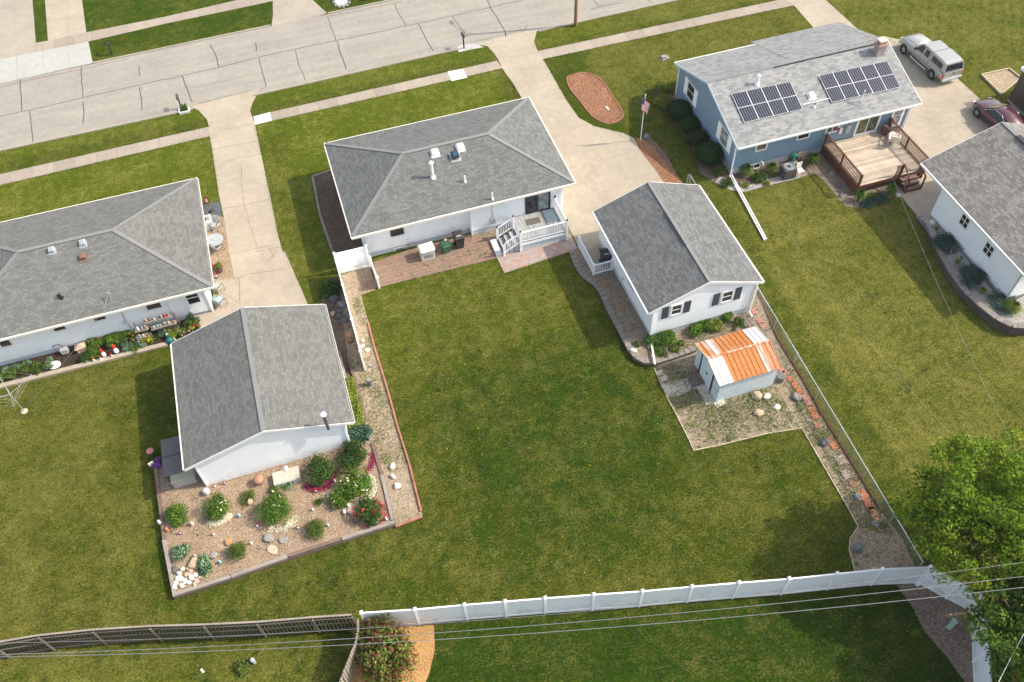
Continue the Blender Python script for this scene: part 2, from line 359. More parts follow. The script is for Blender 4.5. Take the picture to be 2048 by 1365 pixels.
M['drive_b'] = concrete('grey_concrete', (.44, .385, .315), .15)
M['newslab'] = concrete('new_pale_concrete', (.49, .485, .445), .06)
M['walk'] = concrete('sidewalk_concrete', (.43, .365, .295), .12, joint=1.52)
M['whitepad'] = concrete('white_concrete', (.85, .84, .82), .04)
M['kerb'] = concrete('kerb_concrete', (.45, .40, .32), .15)
M['tar'] = plain('tar_seal', (.095, .085, .078), .7, .25)
M['joint'] = plain('dark_joint', (.17, .135, .10), .9, .2)
M['weedjoint'] = plain('faint_joint', (.30, .25, .19), .9, .15)
M['white'] = plain('white_vinyl', (.88, .88, .88), .4, .03)
M['trim'] = plain('white_trim', (.78, .77, .74), .45, .05)
M['cream'] = plain('cream_gutter', (.74, .70, .60), .5, .06)
M['vinyl'] = siding('white_vinyl_boards', (.86, .88, .89), .17, .86, True, .5)
M['siding'] = siding('white_lap_siding', (.88, .905, .92), .20, .66, False, .3)
M['siding_b'] = siding('blue_lap_siding', (.195, .29, .37), .17, .74)
M['found'] = plain('painted_foundation', (.48, .54, .57), .8, .08)
M['found_g'] = plain('grey_foundation', (.50, .49, .47), .85, .12)
M['roof_mid'] = shingle('mid_grey_shingles', (.222, .227, .214), (.145, .151, .147), (.085, .088, .09))
M['roof_left'] = shingle('left_grey_shingles', (.225, .225, .208), (.155, .155, .146), (.10, .098, .098))
M['roof_gar'] = shingle('garage_shingles', (.225, .226, .222), (.135, .138, .138), (.08, .082, .085))
M['roof_blue'] = shingle('pale_two_tone_shingles', (.37, .365, .352), (.21, .215, .225), (.29, .29, .29), wd=.38, ht=.17)
M['roof_right'] = shingle('tan_grey_shingles', (.34, .32, .295), (.19, .18, .17), (.10, .097, .095))
M['ridge'] = plain('ridge_cap', (.205, .208, .200), .9, .12)
M['ridge_l'] = plain('pale_ridge_cap', (.205, .203, .198), .9, .12)
M['glass'] = glass('dark_window_glass'); M['glass_c'] = glass('curtained_glass', (.23, .25, .24), .1)
M['glass_b'] = glass('brown_blind_glass', (.16, .11, .085), .15); M['glass_g'] = glass('painted_green_reflection_glass', (.10, .11, .06), .08)  # green pane: reflected greenery is painted into the base colour
M['black'] = plain('black_paint', (.025, .026, .03), .5, .2); M['char'] = plain('charcoal_shutter', (.055, .06, .07), .6, .1)
M['bin'] = plain('black_bin_plastic', (.03, .033, .036), .55, .2); M['bing'] = plain('green_bin_plastic', (.03, .10, .055), .55, .15)
M['binlid'] = plain('brown_black_lid', (.045, .038, .038), .6, .2)
M['gen'] = plain('cream_generator_lid', (.72, .68, .58), .5, .05); M['genb'] = plain('grey_green_casing', (.47, .50, .46), .55, .06)
M['metal'] = plain('galvanised_metal', (.55, .57, .58), .35, .1, metal=.6); M['dmetal'] = plain('dark_metal', (.11, .115, .12), .5, .15, metal=.3)
M['mulch_d'] = gravel('dark_bark_mulch', [(.07,.048,.035), (.21,.145,.10), (.13,.09,.065), (.32,.23,.16)], 20)
M['soil'] = gravel('dark_garden_soil', [(.05,.035,.025), (.10,.068,.05), (.07,.048,.037)], 12)
M['gravel_t'] = gravel('tan_pea_gravel', [(.33,.215,.125), (.52,.375,.25), (.42,.285,.175), (.60,.47,.34), (.38,.265,.18)], 17)
M['gravel_w'] = gravel('weedy_tan_gravel', [(.32,.24,.165), (.50,.39,.29), (.41,.31,.215), (.57,.47,.37)], 17, .28, (.085,.115,.022))
M['gravel_y'] = gravel('lightly_weedy_gravel', [(.36,.26,.17), (.56,.44,.31), (.46,.34,.22), (.62,.52,.40)], 17, .14, (.10,.13,.025))
M['gravel_g'] = gravel('grey_pebbles', [(.16,.15,.15), (.42,.40,.38), (.26,.25,.24), (.33,.29,.25)], 15)
M['gravel_b'] = gravel('brown_river_gravel', [(.22,.165,.115), (.45,.36,.26), (.32,.245,.17), (.54,.44,.34)], 14)
M['gravel_k'] = gravel('dark_slate_chips', [(.06,.065,.075), (.20,.21,.23), (.12,.125,.14)], 16)
M['gravel_p'] = gravel('pale_grey_stone', [(.42,.39,.35), (.60,.57,.53), (.50,.47,.43)], 15)
M['redbark'] = gravel('red_brown_bark', [(.26,.11,.06), (.45,.22,.12), (.34,.16,.09), (.55,.32,.19)], 15)
M['bark_m'] = gravel('brown_mixed_bark', [(.15,.10,.08), (.30,.21,.16), (.22,.15,.12)], 15)
M['orange'] = gravel('orange_wood_mulch', [(.60,.32,.11), (.72,.44,.18), (.66,.38,.15), (.52,.27,.09)], 19)
M['red_soil'] = gravel('reddish_gravel_soil', [(.26,.17,.13), (.44,.32,.25), (.33,.23,.18), (.52,.42,.36)], 15, .1, (.06,.075,.02))
M['sand'] = gravel('sandbox_sand', [(.55,.42,.28), (.62,.48,.33), (.58,.45,.30)], 9, .12, (.12,.12,.04), .3)
M['pav_r'] = pavers('red_brown_pavers', (.33,.205,.15), (.27,.175,.135), (.20,.15,.10), .45, .30, .02, 1)
M['pav_m'] = pavers('mixed_brick_pavers', (.47,.27,.20), (.40,.37,.36), (.33,.29,.26), .42, .21, .015)
M['block'] = pavers('grey_retaining_block', (.20,.185,.175), (.16,.15,.145), (.07,.065,.06), .42, .14, .012)
def wall_blocks(name, c1, c2, gap, wd=.40, ht=.15):
    m = shingle(name, c1, c2, gap, wd=wd, ht=ht, stain=.25); return m
M['rblock'] = wall_blocks('brown_retaining_block', (.17,.135,.125), (.115,.095,.092), (.04,.035,.033))
M['gblock'] = wall_blocks('grey_retaining_wall_block', (.24,.22,.205), (.17,.16,.155), (.07,.065,.06))
M['capstone'] = plain('retaining_cap', (.235,.20,.175), .9, .22, 3)
M['timber'] = wood('weathered_timber', (.215, .15, .12), .35); M['timber_g'] = wood('grey_timber', (.36,.31,.27), .3)
M['deck_g'] = wood('grey_deck_boards', (.42, .43, .42), .12, axis=1, plank=.14, dark=.55)
M['deck_w'] = wood('bleached_deck_boards', (.60, .50, .385), .22, axis=0, plank=.14, dark=.6)
M['rail_b'] = wood('red_brown_stain', (.16, .062, .04), .25)
M['fence_d'] = wood('dark_fence_boards', (.045, .04, .037), .35, axis=1); M['fence_g'] = wood('weathered_grey_boards', (.34, .29, .24), .3, axis=1)
M['pole'] = wood('brown_utility_pole', (.30, .175, .095), .3, axis=1)
M['bark'] = wood('tree_bark', (.13, .095, .065), .35, axis=1)
M['step'] = plain('red_paver', (.50, .165, .09), .85, .22, 5); M['step_g'] = plain('grey_pink_paver', (.38, .28, .245), .88, .15, 5); M['step_p'] = plain('faded_red_paver', (.40, .19, .14), .85, .2, 5)
M['slabst'] = plain('pale_concrete_slab', (.50, .44, .36), .88, .12, 4)
M['edging'] = plain('red_plastic_edging', (.36, .15, .095), .7, .3, 2)
M['edge_t'] = plain('tan_edging', (.50, .42, .28), .85, .15, 3)
for k, c in dict(grey=(.27,.25,.23), pale=(.58,.53,.46), white=(.82,.80,.76), tan=(.48,.36,.25), brown=(.25,.16,.10), orange=(.45,.23,.11), pink=(.56,.38,.29), dark=(.12,.115,.11), slate=(.135,.145,.145)).items():
    M['rock_'+k] = plain('stone_'+k, c, .9, .25, 5, bmp=.4, bscale=18)
for k, c in dict(red=(.62,.03,.015), white=(.85,.84,.82), skin=(.60,.36,.25), blue=(.05,.12,.35), teal=(.01,.13,.13), orange=(.62,.24,.08), purple=(.18,.05,.36), magenta=(.42,.03,.20), pinkf=(.62,.28,.38), yellow=(.80,.62,.02), terracotta=(.42,.25,.19), lightblue=(.30,.55,.68), green=(.04,.22,.08), grey=(.40,.40,.39), beige=(.55,.44,.32), cast=(.40,.20,.12)).items():
    M['p_'+k] = plain('painted_'+k, c, .5, .1)
M['lf_green'] = leaf('green_leaves', [(0, (.045,.105,.010)), (.5, (.085,.175,.016)), (1, (.16,.26,.035))])
M['lf_dark'] = leaf('dark_leaves', [(0, (.026,.062,.012)), (.5, (.05,.105,.02)), (1, (.09,.16,.032))])
M['lf_yew'] = leaf('dark_evergreen_needles', [(0, (.010,.030,.006)), (.6, (.022,.055,.009)), (1, (.04,.085,.015))], .1)
M['lf_yel'] = leaf('yellow_green_leaves', [(0, (.09,.125,.01)), (.5, (.18,.22,.015)), (1, (.30,.30,.04))])
M['lf_lime'] = leaf('lime_leaves', [(0, (.09,.13,.015)), (.5, (.19,.25,.03)), (1, (.30,.34,.06))])
M['lf_blue'] = leaf('blue_green_needles', [(0, (.025,.06,.045)), (.5, (.05,.10,.075)), (1, (.09,.16,.12))], .1)
M['lf_var'] = leaf('variegated_leaves', [(0, (.04,.10,.045)), (.5, (.10,.20,.11)), (1, (.38,.48,.30))])
M['lf_fine'] = leaf('fine_feathery_leaves', [(0, (.05,.095,.012)), (.5, (.09,.15,.02)), (1, (.15,.20,.035))])
M['lf_red'] = leaf('red_and_green_leaves', [(0, (.095,.028,.018)), (.38, (.21,.07,.045)), (.46, (.065,.12,.016)), (1, (.17,.25,.035))])
M['lf_tree'] = leaf('tree_leaves', [(0, (.075,.14,.006)), (.45, (.15,.25,.012)), (1, (.30,.39,.03))], .45)
M['lf_tree2'] = leaf('second_tree_leaves', [(0, (.055,.12,.014)), (.5, (.11,.205,.022)), (1, (.22,.32,.05))], .4)
M['weed'] = leaf('weed_leaves', [(0, (.06,.105,.015)), (.5, (.11,.165,.028)), (1, (.20,.24,.06))])
M['petal_m'] = leaf('magenta_petals', [(0, (.14,.010,.035)), (.5, (.25,.016,.07)), (1, (.36,.04,.13))], .1)
M['petal_w'] = leaf('white_petals', [(0, (.55,.48,.33)), (.5, (.70,.65,.50)), (1, (.82,.79,.68))], .1)
M['petal_r'] = leaf('red_petals', [(0, (.35,.01,.02)), (1, (.55,.03,.06))], .1)
M['petal_y'] = leaf('yellow_petals', [(0, (.70,.45,.01)), (1, (.85,.70,.03))], .1)
M['petal_p'] = leaf('purple_petals', [(0, (.14,.03,.32)), (.6, (.25,.06,.42)), (1, (.40,.06,.35))], .1)
M['petal_k'] = leaf('pink_petals', [(0, (.55,.22,.32)), (1, (.75,.50,.55))], .1)
# ================================================================== GROUND
def sstep(a, b, x): t = np.clip((x-a)/(b-a), 0, 1); return t*t*(3-2*t)
def zone(x, y, x0, x1, y0, y1, s=.5): return sstep(x0-s, x0+s, x)*(1-sstep(x1-s, x1+s, x))*sstep(y0-s, y0+s, y)*(1-sstep(y1-s, y1+s, y))
def turf(x, y):
    dry = np.full_like(x, .34); lush = np.full_like(x, .35); tone = np.full_like(x, .5)
    def blend(k, d, l, t):
        nonlocal dry, lush, tone
        dry = dry*(1-k)+d*k; lush = lush*(1-k)+l*k; tone = tone*(1-k)+t*k
    blend(zone(x, y, -9, 24.4, 8, 40, .5), .30, .35, .47)           # middle back yard
    blend(zone(x, y, -2, 24, 30, 40, 2.5), .30, .1, .55); blend(zone(x, y, -10, 24, 8, 19, 1.5), .28, .3, .49); blend(zone(x, y, 3, 15, 17, 30, 3.5), .20, .66, .44)
    blend(zone(x, y, -60, -10.4, 19, 41, .5), .46, .2, .47)           # left yard
    blend(zone(x, y, -13.5, -10.2, 19, 40, .8), .22, .3, .5)
    blend(zone(x, y, -60, -4, 5, 18.6+0*x-(x+12)*.3, .4), .42, .2, .54)
    blend(zone(x, y, -4, 24, -10, 13.6-(x-9)*.243, .3), .16, .85, .44)   # yard below the white fence
    blend(zone(x, y, 24.6, 90, -5, 39, .4), .50, .12, .50)            # right yard
    blend(zone(x, y, 24.4, 26.5, 12, 39, .5), .28, .25, .5)
    blend(zone(x, y, 25.9, 26.8, 14, 33, .3)*.6, .80, 0, .54); blend(zone(x, y, 28.0, 28.5, 16, 32, .4)*.6, .8, 0, .54)
    blend(zone(x, y, 27, 36, 33.0+.06*(x-30), 33.8+.06*(x-30), .3)*.6, .75, 0, .54)
    blend(zone(x, y, 43, 120, 36, 75, 1), .46, .2, .54)
    blend(zone(x, y, -60, 15.6, 38, 58.3, .3), .18, .0, .70)          # front lawns
    blend(zone(x, y, -60, 50, 59.6, 62.5, .2), .18, .1, .66)
    blend(zone(x, y, -3.4, -1.5, 36, 56, .3), .34, .1, .57)
    blend(zone(x, y, -60, 90, 70.5, 140, .4), .12, .6, .50)
    blend(zone(x, y, 23.5, 46, 50, 58.2, .5), .48, .15, .50)
    blend(zone(x, y, 16.5, 22.8, 45, 57.8, .4), .14, .4, .5)
    blend(zone(x, y, 26, 46, 59.6, 62.2, .3), .44, .15, .52)
    k = zone(x, y, 26, 37, 12, 38, 1); tone = tone+k*.035*np.sin((x*.96+y*.3)*2*math.pi/.62)
    k = zone(x, y, 30, 41, 13, 23, 1.2); tone = tone+k*.05*np.sin(np.hypot(x-41, y-26)*2*math.pi/.75); k = zone(x, y, 26, 44, 10, 38, 1); tone = tone+k*.03
    k = zone(x, y, -60, 15.5, 40, 62, .5); tone = tone+k*.028*np.sin(x*2*math.pi/1.1)
    k = zone(x, y, -60, 15.5, 18, 40, .5); tone = tone+k*.03*np.sin((x+.08*y)*2*math.pi/2.3+np.sin(y*.7))
    k = zone(x, y, 43, 100, 36, 75, .5); tone = tone+k*.035*np.sin((x*.8-y*.6)*2*math.pi/.8)
    return np.clip(dry, 0, 1), np.clip(lush, 0, 1), np.clip(tone, 0, 1)
def grid_mesh(name, xs, ys, mat):
    X, Y = np.meshgrid(xs, ys); nx, ny = len(xs), len(ys)
    v = np.stack([X.ravel(), Y.ravel(), np.zeros(nx*ny)], 1)
    i = np.arange(nx*ny).reshape(ny, nx); q = np.stack([i[:-1,:-1], i[:-1,1:], i[1:,1:], i[1:,:-1]], -1).reshape(-1, 4)
    me = bpy.data.meshes.new(name); me.vertices.add(len(v)); me.vertices.foreach_set('co', v.astype(np.float32).ravel())
    me.loops.add(q.size); me.loops.foreach_set('vertex_index', q.astype(np.int32).ravel())
    me.polygons.add(len(q)); me.polygons.foreach_set('loop_start', np.arange(0, q.size, 4, dtype=np.int32)); me.polygons.foreach_set('loop_total', np.full(len(q), 4, np.int32))
    me.update(calc_edges=True)
    at = me.color_attributes.new('turf', 'FLOAT_COLOR', 'POINT')
    d, l, t = turf(X.ravel(), Y.ravel()); at.data.foreach_set('color', np.stack([d, l, t, np.ones_like(d)], 1).astype(np.float32).ravel())
    me.materials.append(mat); o = bpy.data.objects.new(name, me); COL.objects.link(o); return tag(o, kind='structure')
far = list(range(-400, -46, 30))
grid_mesh('lawn', np.array(far+list(np.arange(-46, 80, .3))+list(range(90, 420, 30)), float), np.array(list(range(-200, -5, 30))+list(np.arange(-5, 110, .3))+list(range(120, 420, 30)), float), M['lawn'])
# ---------------- road: measured kerb lines run dead level along X
def road_y(x, side): return (61.25+.02*max(-10, min(x, 40))) if side == 0 else (70.35+.018*max(-25, min(x, 40)))
xs = [-400, -40]+list(range(-26, 46, 4))+[60, 400]
lo = [(x, road_y(x, 0)) for x in xs]; hi = [(x, road_y(x, 1)) for x in xs]
KEEP_OUT.append([(x, y-.2) for x, y in lo]+[(x, y+.2) for x, y in hi[::-1]])
struct('road', MB().tpoly([(x, y, .008) for x, y in lo+hi[::-1]]), M['asphalt'])
def kerb(xa, xb, side):
    n = max(2, int((xb-xa)/3)); pts = [(xa+(xb-xa)*i/n, road_y(xa+(xb-xa)*i/n, side)+(-.065 if side == 0 else .065), 0) for i in range(n+1)]
    struct('kerb', MB().wallstrip(pts, .13, -.05, .10), M['kerb'])
kerb(-60, -7.9, 0); kerb(-3.0, 13.8, 0); kerb(20.8, 60, 0); kerb(-15.1, -.4, 1); kerb(4.6, 60, 1); kerb(-100, -26, 1)
# ---------------- paving
gpoly('driveway', [(382,213),(398,222),(414,240),(418,254),(420,273),(437,385),(448,436),(457,498),(469,557),(425,562),(427,640),(385,668),(480,640),(600,640),(617,611),(570,504),(565,503),(555,466),(539,386),(529,340),(510,250),(500,222),(506,205),(520,178)], M['drive_a'], .016)
gpoly('driveway', [(948,89),(975,93),(988,107),(997,121),(1006,140),(1026,167),(1043,196),(1110,380),(1130,440),(1158,497),(1188,551),(1230,542),(1260,560),(1330,560),(1420,400),(1360,390),(1329,368),(1309,338.5),(1281,303),(1268,277),(1247,267),(1188,253),(1157,236),(1134,203),(1109,159),(1086,119),(1075,102),(1068,84),(1075,58)], M['drive_a'], .016)
gpoly('driveway', [(1480,-60),(1590,-60),(1651,0),(1721,64),(1749,76),(1767,73),(1800,80),(1913,156),(1967,205),(2110,335),(2000,480),(1862,434),(1836,435),(1800,391),(1790,340),(1760,250),(1700,140),(1588,11.5)], M['drive_a'], .016)
gpoly('driveway', [(-200,-60),(58,-60),(65,0),(72,87),(73,110),(0,122),(-200,158)], M['drive_b'], .014)
gpoly('driveway', [(86,-40),(161,-40),(164,0),(173,67),(176,84),(72,108),(71,88),(96,82),(90,0)], M['drive_a'], .012)
gpoly('driveway', [(545,-30),(600,-40),(625,0),(654,27),(640,32),(543,54),(546,30)], M['drive_b'], .014)
gpoly('new_concrete_apron', [(-300,180),(-200,163),(0,119.5),(177,84),(186,127),(0,168),(-200,212),(-300,235)], M['newslab'], .020)
gpoly('sidewalk', [(-600,485),(0,349),(418,254),(420,273),(0,371),(-600,510)], M['walk'], .012)
gpoly('sidewalk', [(539,225.5),(994,122),(1005,137),(543,242.5)], M['walk'], .012)
gpoly('sidewalk', [(1074,103),(1536,5),(1640,-17),(1650,-1),(1536,22),(1085.5,119)], M['walk'], .012)
gpoly('sidewalk', [(174,65),(328,34.6),(477,0),(540,-15),(548,2),(512,10),(328,48.7),(176,84)], M['walk'], .012)
gpoly('sidewalk', [(70,87),(96,82),(174,65),(177,84),(72,108)], M['walk'], .018)
gpoly('sidewalk_patch', [(507,234),(540,225),(543.5,242),(510,250.5)], M['whitepad'], .020)
gpoly('sidewalk_patch', [(895,143.6),(926,138.5),(934.5,156),(903,163)], M['whitepad'], .020)
# ---------------- cracks and joints
def lines(name, mat, wd, z, ll):
    mb = MB()
    for l in ll:
        pts = [G(x, y) for x, y in l]; out = []
        for a, b in zip(pts, pts[1:]):
            k = max(1, int((b-a).length/.5))
            for i in range(k):
                p = a.lerp(b, i/k); out.append(p+Vector((random.uniform(-.035,.035), random.uniform(-.035,.035), 0)))
        out.append(pts[-1]); mb.strip(out, wd*random.uniform(.8, 1.25), z)
    return struct(name, mb, mat)
lines('road_cracks', M['tar'], .068, .0125, [
 [(0,233),(95,213),(166,196),(290,168),(365,152),(470,128),(512,116),(640,88),(670,82),(770,62),(838,47),(960,20),(1024,5),(1050,0)],
 [(162,132),(163,160),(166,196)], [(790,8),(798,30),(812,52)], [(60,222),(62,250),(66,284)], [(420,90),(432,112),(438,135)], [(590,100),(596,125),(610,160)], [(905,33),(918,52),(935,74)], [(40,158),(42,185),(44,222)], [(167,205),(168,225),(166,247)], [(278,132),(279,152)], [(279,175),(282,195),(284,221)],
 [(365,152),(376,185),(385,206)], [(512,86),(513,102)], [(517,117),(524,140),(533,174)], [(655,33),(663,55),(672,82)], [(674,84),(682,110),(692,138)],
 [(837,48),(848,70),(866,102)], [(975,0),(983,18),(1000,45),(1009,62),(1013,78)], [(1187,0),(1197,14)], [(1180,19),(1210,12),(1243,6)]])
lines('road_cracks', M['tar'], .05, .0125, [[(0,175),(80,156),(160,140),(220,126),(257,119)], [(396,208),(440,197),(505,182)], [(545,49),(595,38),(650,26)], [(596,31),(598,37)],
 [(657,33),(700,25),(760,13),(804,3)], [(512,180),(533,175)], [(950,84),(1009,69),(1024,66),(1050,59),(1055,50)], [(1010,69),(1015,80)], [(1295,0),(1305,6)]])
lines('driveway_joints', M['joint'], .03, .0205, [
 [(440,330),(470,318),(522,308)], [(447,368),(465,360),(482,358)], [(482,330),(484,352),(482,362),(489,410),(500,450),(516,500)], [(448,418),(480,412),(540,400)], [(457,510),(500,500),(548,490)],
 [(510,505),(540,498),(565,494)], [(540,497),(548,515),(552,512)], [(466,560),(500,548),(575,538)], [(430,575),(478,608)], [(478,556),(480,605)], [(450,260),(505,249)], [(427,300),(515,282)],
 [(552,500),(545,515),(530,530)]])
lines('driveway_joints', M['weedjoint'], .03, .0205, [
 [(570,505),(590,585)], [(1040,140),(1075,132),(1098,140)], [(1035,120),(1068,200),(1120,290),(1160,360),(1220,405)], [(1070,210),(1134,195)], [(1100,275),(1170,250)], [(1130,340),(1280,300)],
 [(1160,395),(1240,360),(1329,340)], [(1187,340),(1210,380),(1218,404)], [(1183,250),(1260,360),(1300,390)], [(1740,115),(1790,160),(1860,215),(1930,280)], [(1830,160),(1870,190),(1960,230)],
 [(1770,200),(1880,250)], [(1790,250),(1850,240),(1940,215)], [(1840,215),(1900,300)], [(1880,260),(1920,250)], [(1820,270),(1850,310)], [(1790,345),(1860,345)], [(1800,400),(1860,385)],
 [(0,38),(64,30)], [(0,68),(66,60)], [(27,0),(30,92)], [(95,40),(168,34)], [(136,0),(136,90)], [(136,90),(140,135)], [(85,103),(88,143)], [(33,112),(35,160)], [(570,0),(598,35)]])
# ---------------- beds, gravel and mulch
gpoly('gravel_strip', [(395,437),(444,434),(448,436),(457,498),(469,558),(425,563),(405,500)], M['gravel_t'], .022)
gpoly('slate_gravel_pad', [(385,413),(440,403.5),(444,434.5),(395,441)], M['gravel_k'], .020)
gpoly('mulch_bed', [(625,354),(664,341),(720,330),(745,520),(735,535),(666,508)], M['mulch_d'], .012)
gpoly('gravel_path', [(676,552),(740,533),(752,580),(722,590),(737,646),(745,680),(755,716),(776,783),(794,849),(820,931),(843,1024),(845,1034),(791,1054),(782,1026),(764,949),(741,882),(732,844),(712,767),(697,726)], M['gravel_y'], .010)
gpoly('shade_bed', [(652,560),(678,552),(731,742),(712,770),(742,884),(700,890),(645,690),(640,615)], M['bark_m'], .008)
gpoly('paver_patio', [(747,524),(845,492),(935,470),(981,481),(994,517),(759,575)], M['pav_r'], .020)
gpoly('paver_patio', [(716,567),(753,556),(758,575),(717,587)], M['pav_r'], .026)
gpoly('brick_patio', [(992,512),(1003,513),(1128,478),(1142,471),(1156,499),(1009,547)], M['pav_m'], .022)
gpoly('gravel_edge', [(905,478),(983,450),(1040,452),(1126,428),(1142,471),(1128,478),(1003,514),(990,513),(981,481),(925,488)], M['gravel_b'], .012)
gpoly('weedy_gravel', [(1308,736),(1346,718),(1387,704),(1486,640),(1490,560),(1512,580),(1557,680),(1605,760),(1649,839),(1715,947),(1762,1024),(1805,1079),(1830,1135),(1712,1146),(1700,1102),(1699,1082),(1716,1054),(1700,1024),(1646,931),(1603,858),(1536,868),(1387,902),(1351,827),(1335,798)], M['gravel_w'], .010)
gpoly('shed_path', [(1324,772),(1336,767),(1400,748),(1410,770),(1355,792),(1335,795)], M['slabst'], .018)
gpoly('fence_corner_bed', [(1792,1170),(1838,1164),(1945,1222),(1946,1420),(1960,1420),(1930,1365),(1890,1310),(1850,1265),(1825,1215)], M['red_soil'], .010)
gpoly('bark_strip', [(1270,276),(1303,277),(1332,308),(1353,350),(1370,372),(1329,372),(1309,338),(1281,302)], M['redbark'], .010)
gpoly('bark_strip_painted_shade', [(1290,276),(1303,277),(1332,308),(1353,350),(1362,360),(1335,330),(1310,300)], M['bark_m'], .015)  # darker bark laid over part of the strip; the shade is in its colour
gpoly('foundation_bed', [(1306,178),(1350,172),(1420,200),(1480,330),(1640,290),(1660,330),(1640,345),(1598,357),(1540,371),(1488,385),(1464,382),(1430,366),(1400,347),(1385,300),(1358,260),(1327,221),(1309,197)], M['bark_m'], .010)
gpoly('stone_edge', [(1464,382),(1488,385),(1540,371),(1598,357),(1606,349),(1585,345),(1530,361),(1488,374),(1440,352),(1430,366)], M['gravel_p'], .015)
gpoly('rock_bed', [(1598,357),(1645,295),(1705,300),(1800,300),(1800,388),(1745,411),(1712,417),(1690,412),(1650,366),(1628,345)], M['gravel_b'], .012)
gpoly('flower_bed_soil', [(-120,715),(0,690),(425,590),(420,640),(335,687),(140,740),(0,774),(-120,803)], M['soil'], .03)
gpoly('shrub_mulch', [(700,1262),(735,1258),(868,1250),(870,1300),(858,1349),(840,1390),(820,1450),(660,1450),(695,1365),(715,1320),(720,1280)], M['orange'], .012)
def outline(px, z, wd, mat, name='bed_edging', closed=True, h=.06, kind='structure'):
    pts = [G(x, y) for x, y in px]
    if closed: pts.append(pts[0])
    return struct(name, MB().wallstrip(pts, wd, -.03, h), mat, kind)
def smooth_loop(px, k=4):
    P = [Vector((x, y, 0)) for x, y in px]; n = len(P); out = []
    for i in range(n):
        a, b, c, d = P[i-1], P[i], P[(i+1)%n], P[(i+2)%n]
        for j in range(k):
            t = j/k; q = .5*((2*b)+(c-a)*t+(2*a-5*b+4*c-d)*t*t+(3*b-a-3*c+d)*t**3); out.append((q.x, q.y))
    return out
oval = smooth_loop([(1134,157),(1147,151),(1166,146.5),(1190,152),(1208,167),(1226,195),(1244,222),(1246,233),(1235,244),(1216,248),(1198,242),(1181,230),(1160,203),(1140,178)])
gpoly('oval_bed', oval, M['redbark'], .020); outline(oval, 0, .07, M['edging'])
box_px = [(1962,152),(2017,140),(2040,158),(2001,191)]
gpoly('sandbox_sand', box_px, M['sand'], .05)
sb = thing('sandbox', 'tan sand pit in a low timber frame beside the brown building', 'sandbox', G(2000,165))
bp = [G(x, y) for x, y in box_px]
for a, b in zip(bp, bp[1:]+bp[:1]): part('board', MB().beam(a+Vector((0,0,.08)), b+Vector((0,0,.08)), .09, .18), M['edge_t'], sb)
# raised rock garden left of the middle yard (z = .3)
RZ = .30
rock_px = [(309,930),(372,925),(395,940),(414,965),(560,930),(702,884),(742,882),(764,949),(788,1042),(576,1110),(347,1186),(325,1078)]
gpoly('rock_garden_gravel', rock_px, M['gravel_t'], RZ, zpx=RZ)
gpoly('rock_garden_gravel_grey_shade', [(312,930),(372,918),(395,940),(405,957),(398,968),(325,985)], M['gravel_b'], RZ+.006, zpx=RZ)  # greyer gravel, with the shade beside the storage boxes put into its darker colour
# raised bed round the middle garage
bed_px = [(1143,502,.05),(1152,528,.05),(1166,551,.06),(1192,570,.09),(1203,585,.13),(1216,617,.17),(1245,673,.25),(1260,700,.29),(1274,719,.31),(1289,727,.31),(1310,728,.31),(1346,716,.30),(1387,700,.28),(1470,655,.15),(1492,640,.10),(1492,560,.06),(1300,560,.06),(1235,520,.06),(1188,553,.05),(1158,495,.05)]
bp = [G(x, y, z) for x, y, z in bed_px]; KEEP_OUT.append([(p.x, p.y) for p in bp])
struct('garage_bed_gravel', MB().tpoly(bp), M['gravel_b'])
rw = thing('retaining_wall', 'low curving grey block retaining wall round the gravel bed beside the garage', 'wall', G(1240,690))
wp = [(1143,504,.08),(1152,530,.09),(1166,553,.10),(1192,572,.14),(1202,586,.18),(1215,617,.22),(1244,673,.32),(1258,701,.38),(1272,720,.40),(1288,728,.40),(1310,729,.40),(1346,718,.38),(1390,702,.36)]
pts = [G(x, y, 0) for x, y, z in wp]
part('block_course', MB().wallstrip(pts, .26, -.05, [z*.66 for _, _, z in wp]), M['gblock'], rw)
caps = MB()
L = [Vector((p.x, p.y, wp[i][2]*.66)) for i, p in enumerate(pts)]
for i, (a, b) in enumerate(zip(L, L[1:])):
    k = max(1, round((b-a).length/.42))
    for j in range(k):
        p, q = a.lerp(b, j/k), a.lerp(b, (j+.94)/k); caps.beam(p+Vector((0,0,.03)), p.lerp(q,.93)+Vector((0,0,.03+random.uniform(-.008,.008))), .33, .07)
part('capstones', caps, M['capstone'], rw)
solo('retaining_block', MB().beam(G(1484,633,.12), G(1494,655,.08), .3, .22), M['gblock'], 'short grey block kerb at the right rear corner of the white garage', 'kerb block')
# raised bed and tall block wall at the right hand house
HB = .40
hb_px = [(1840,437),(1862,431),(2010,612),(2070,580),(2120,620),(2110,640),(2048,656),(2013,652),(1981,636),(1949,608),(1921,580),(1896,544),(1876,506),(1862,470),(1848,444)]
gpoly('house_bed_gravel', hb_px, M['gravel_p'], HB, zpx=HB)
rw = thing('retaining_wall', 'tall dark brown block retaining wall curving round the white house at the right', 'wall', G(1930,580))
wp = [(1836,437,.10),(1852,458,.22),(1866,485,.32),(1880,520,.40),(1900,558,.46),(1925,594,.52),(1952,622,.58),(1985,650,.64),(2015,666,.68),(2050,668,.70),(2110,655,.70)]
pts = [G(x, y) for x, y, z in wp]
part('block_course', MB().wallstrip(pts, .30, -.05, [z for _, _, z in wp]), M['rblock'], rw)
L = [Vector((p.x, p.y, wp[i][2])) for i, p in enumerate(pts)]; caps = MB()
for a, b in zip(L, L[1:]):
    k = max(1, round((b-a).length/.4))
    for j in range(k): caps.beam(a.lerp(b, j/k)+Vector((0,0,.03)), a.lerp(b, (j+.95)/k)+Vector((0,0,.03)), .38, .075)
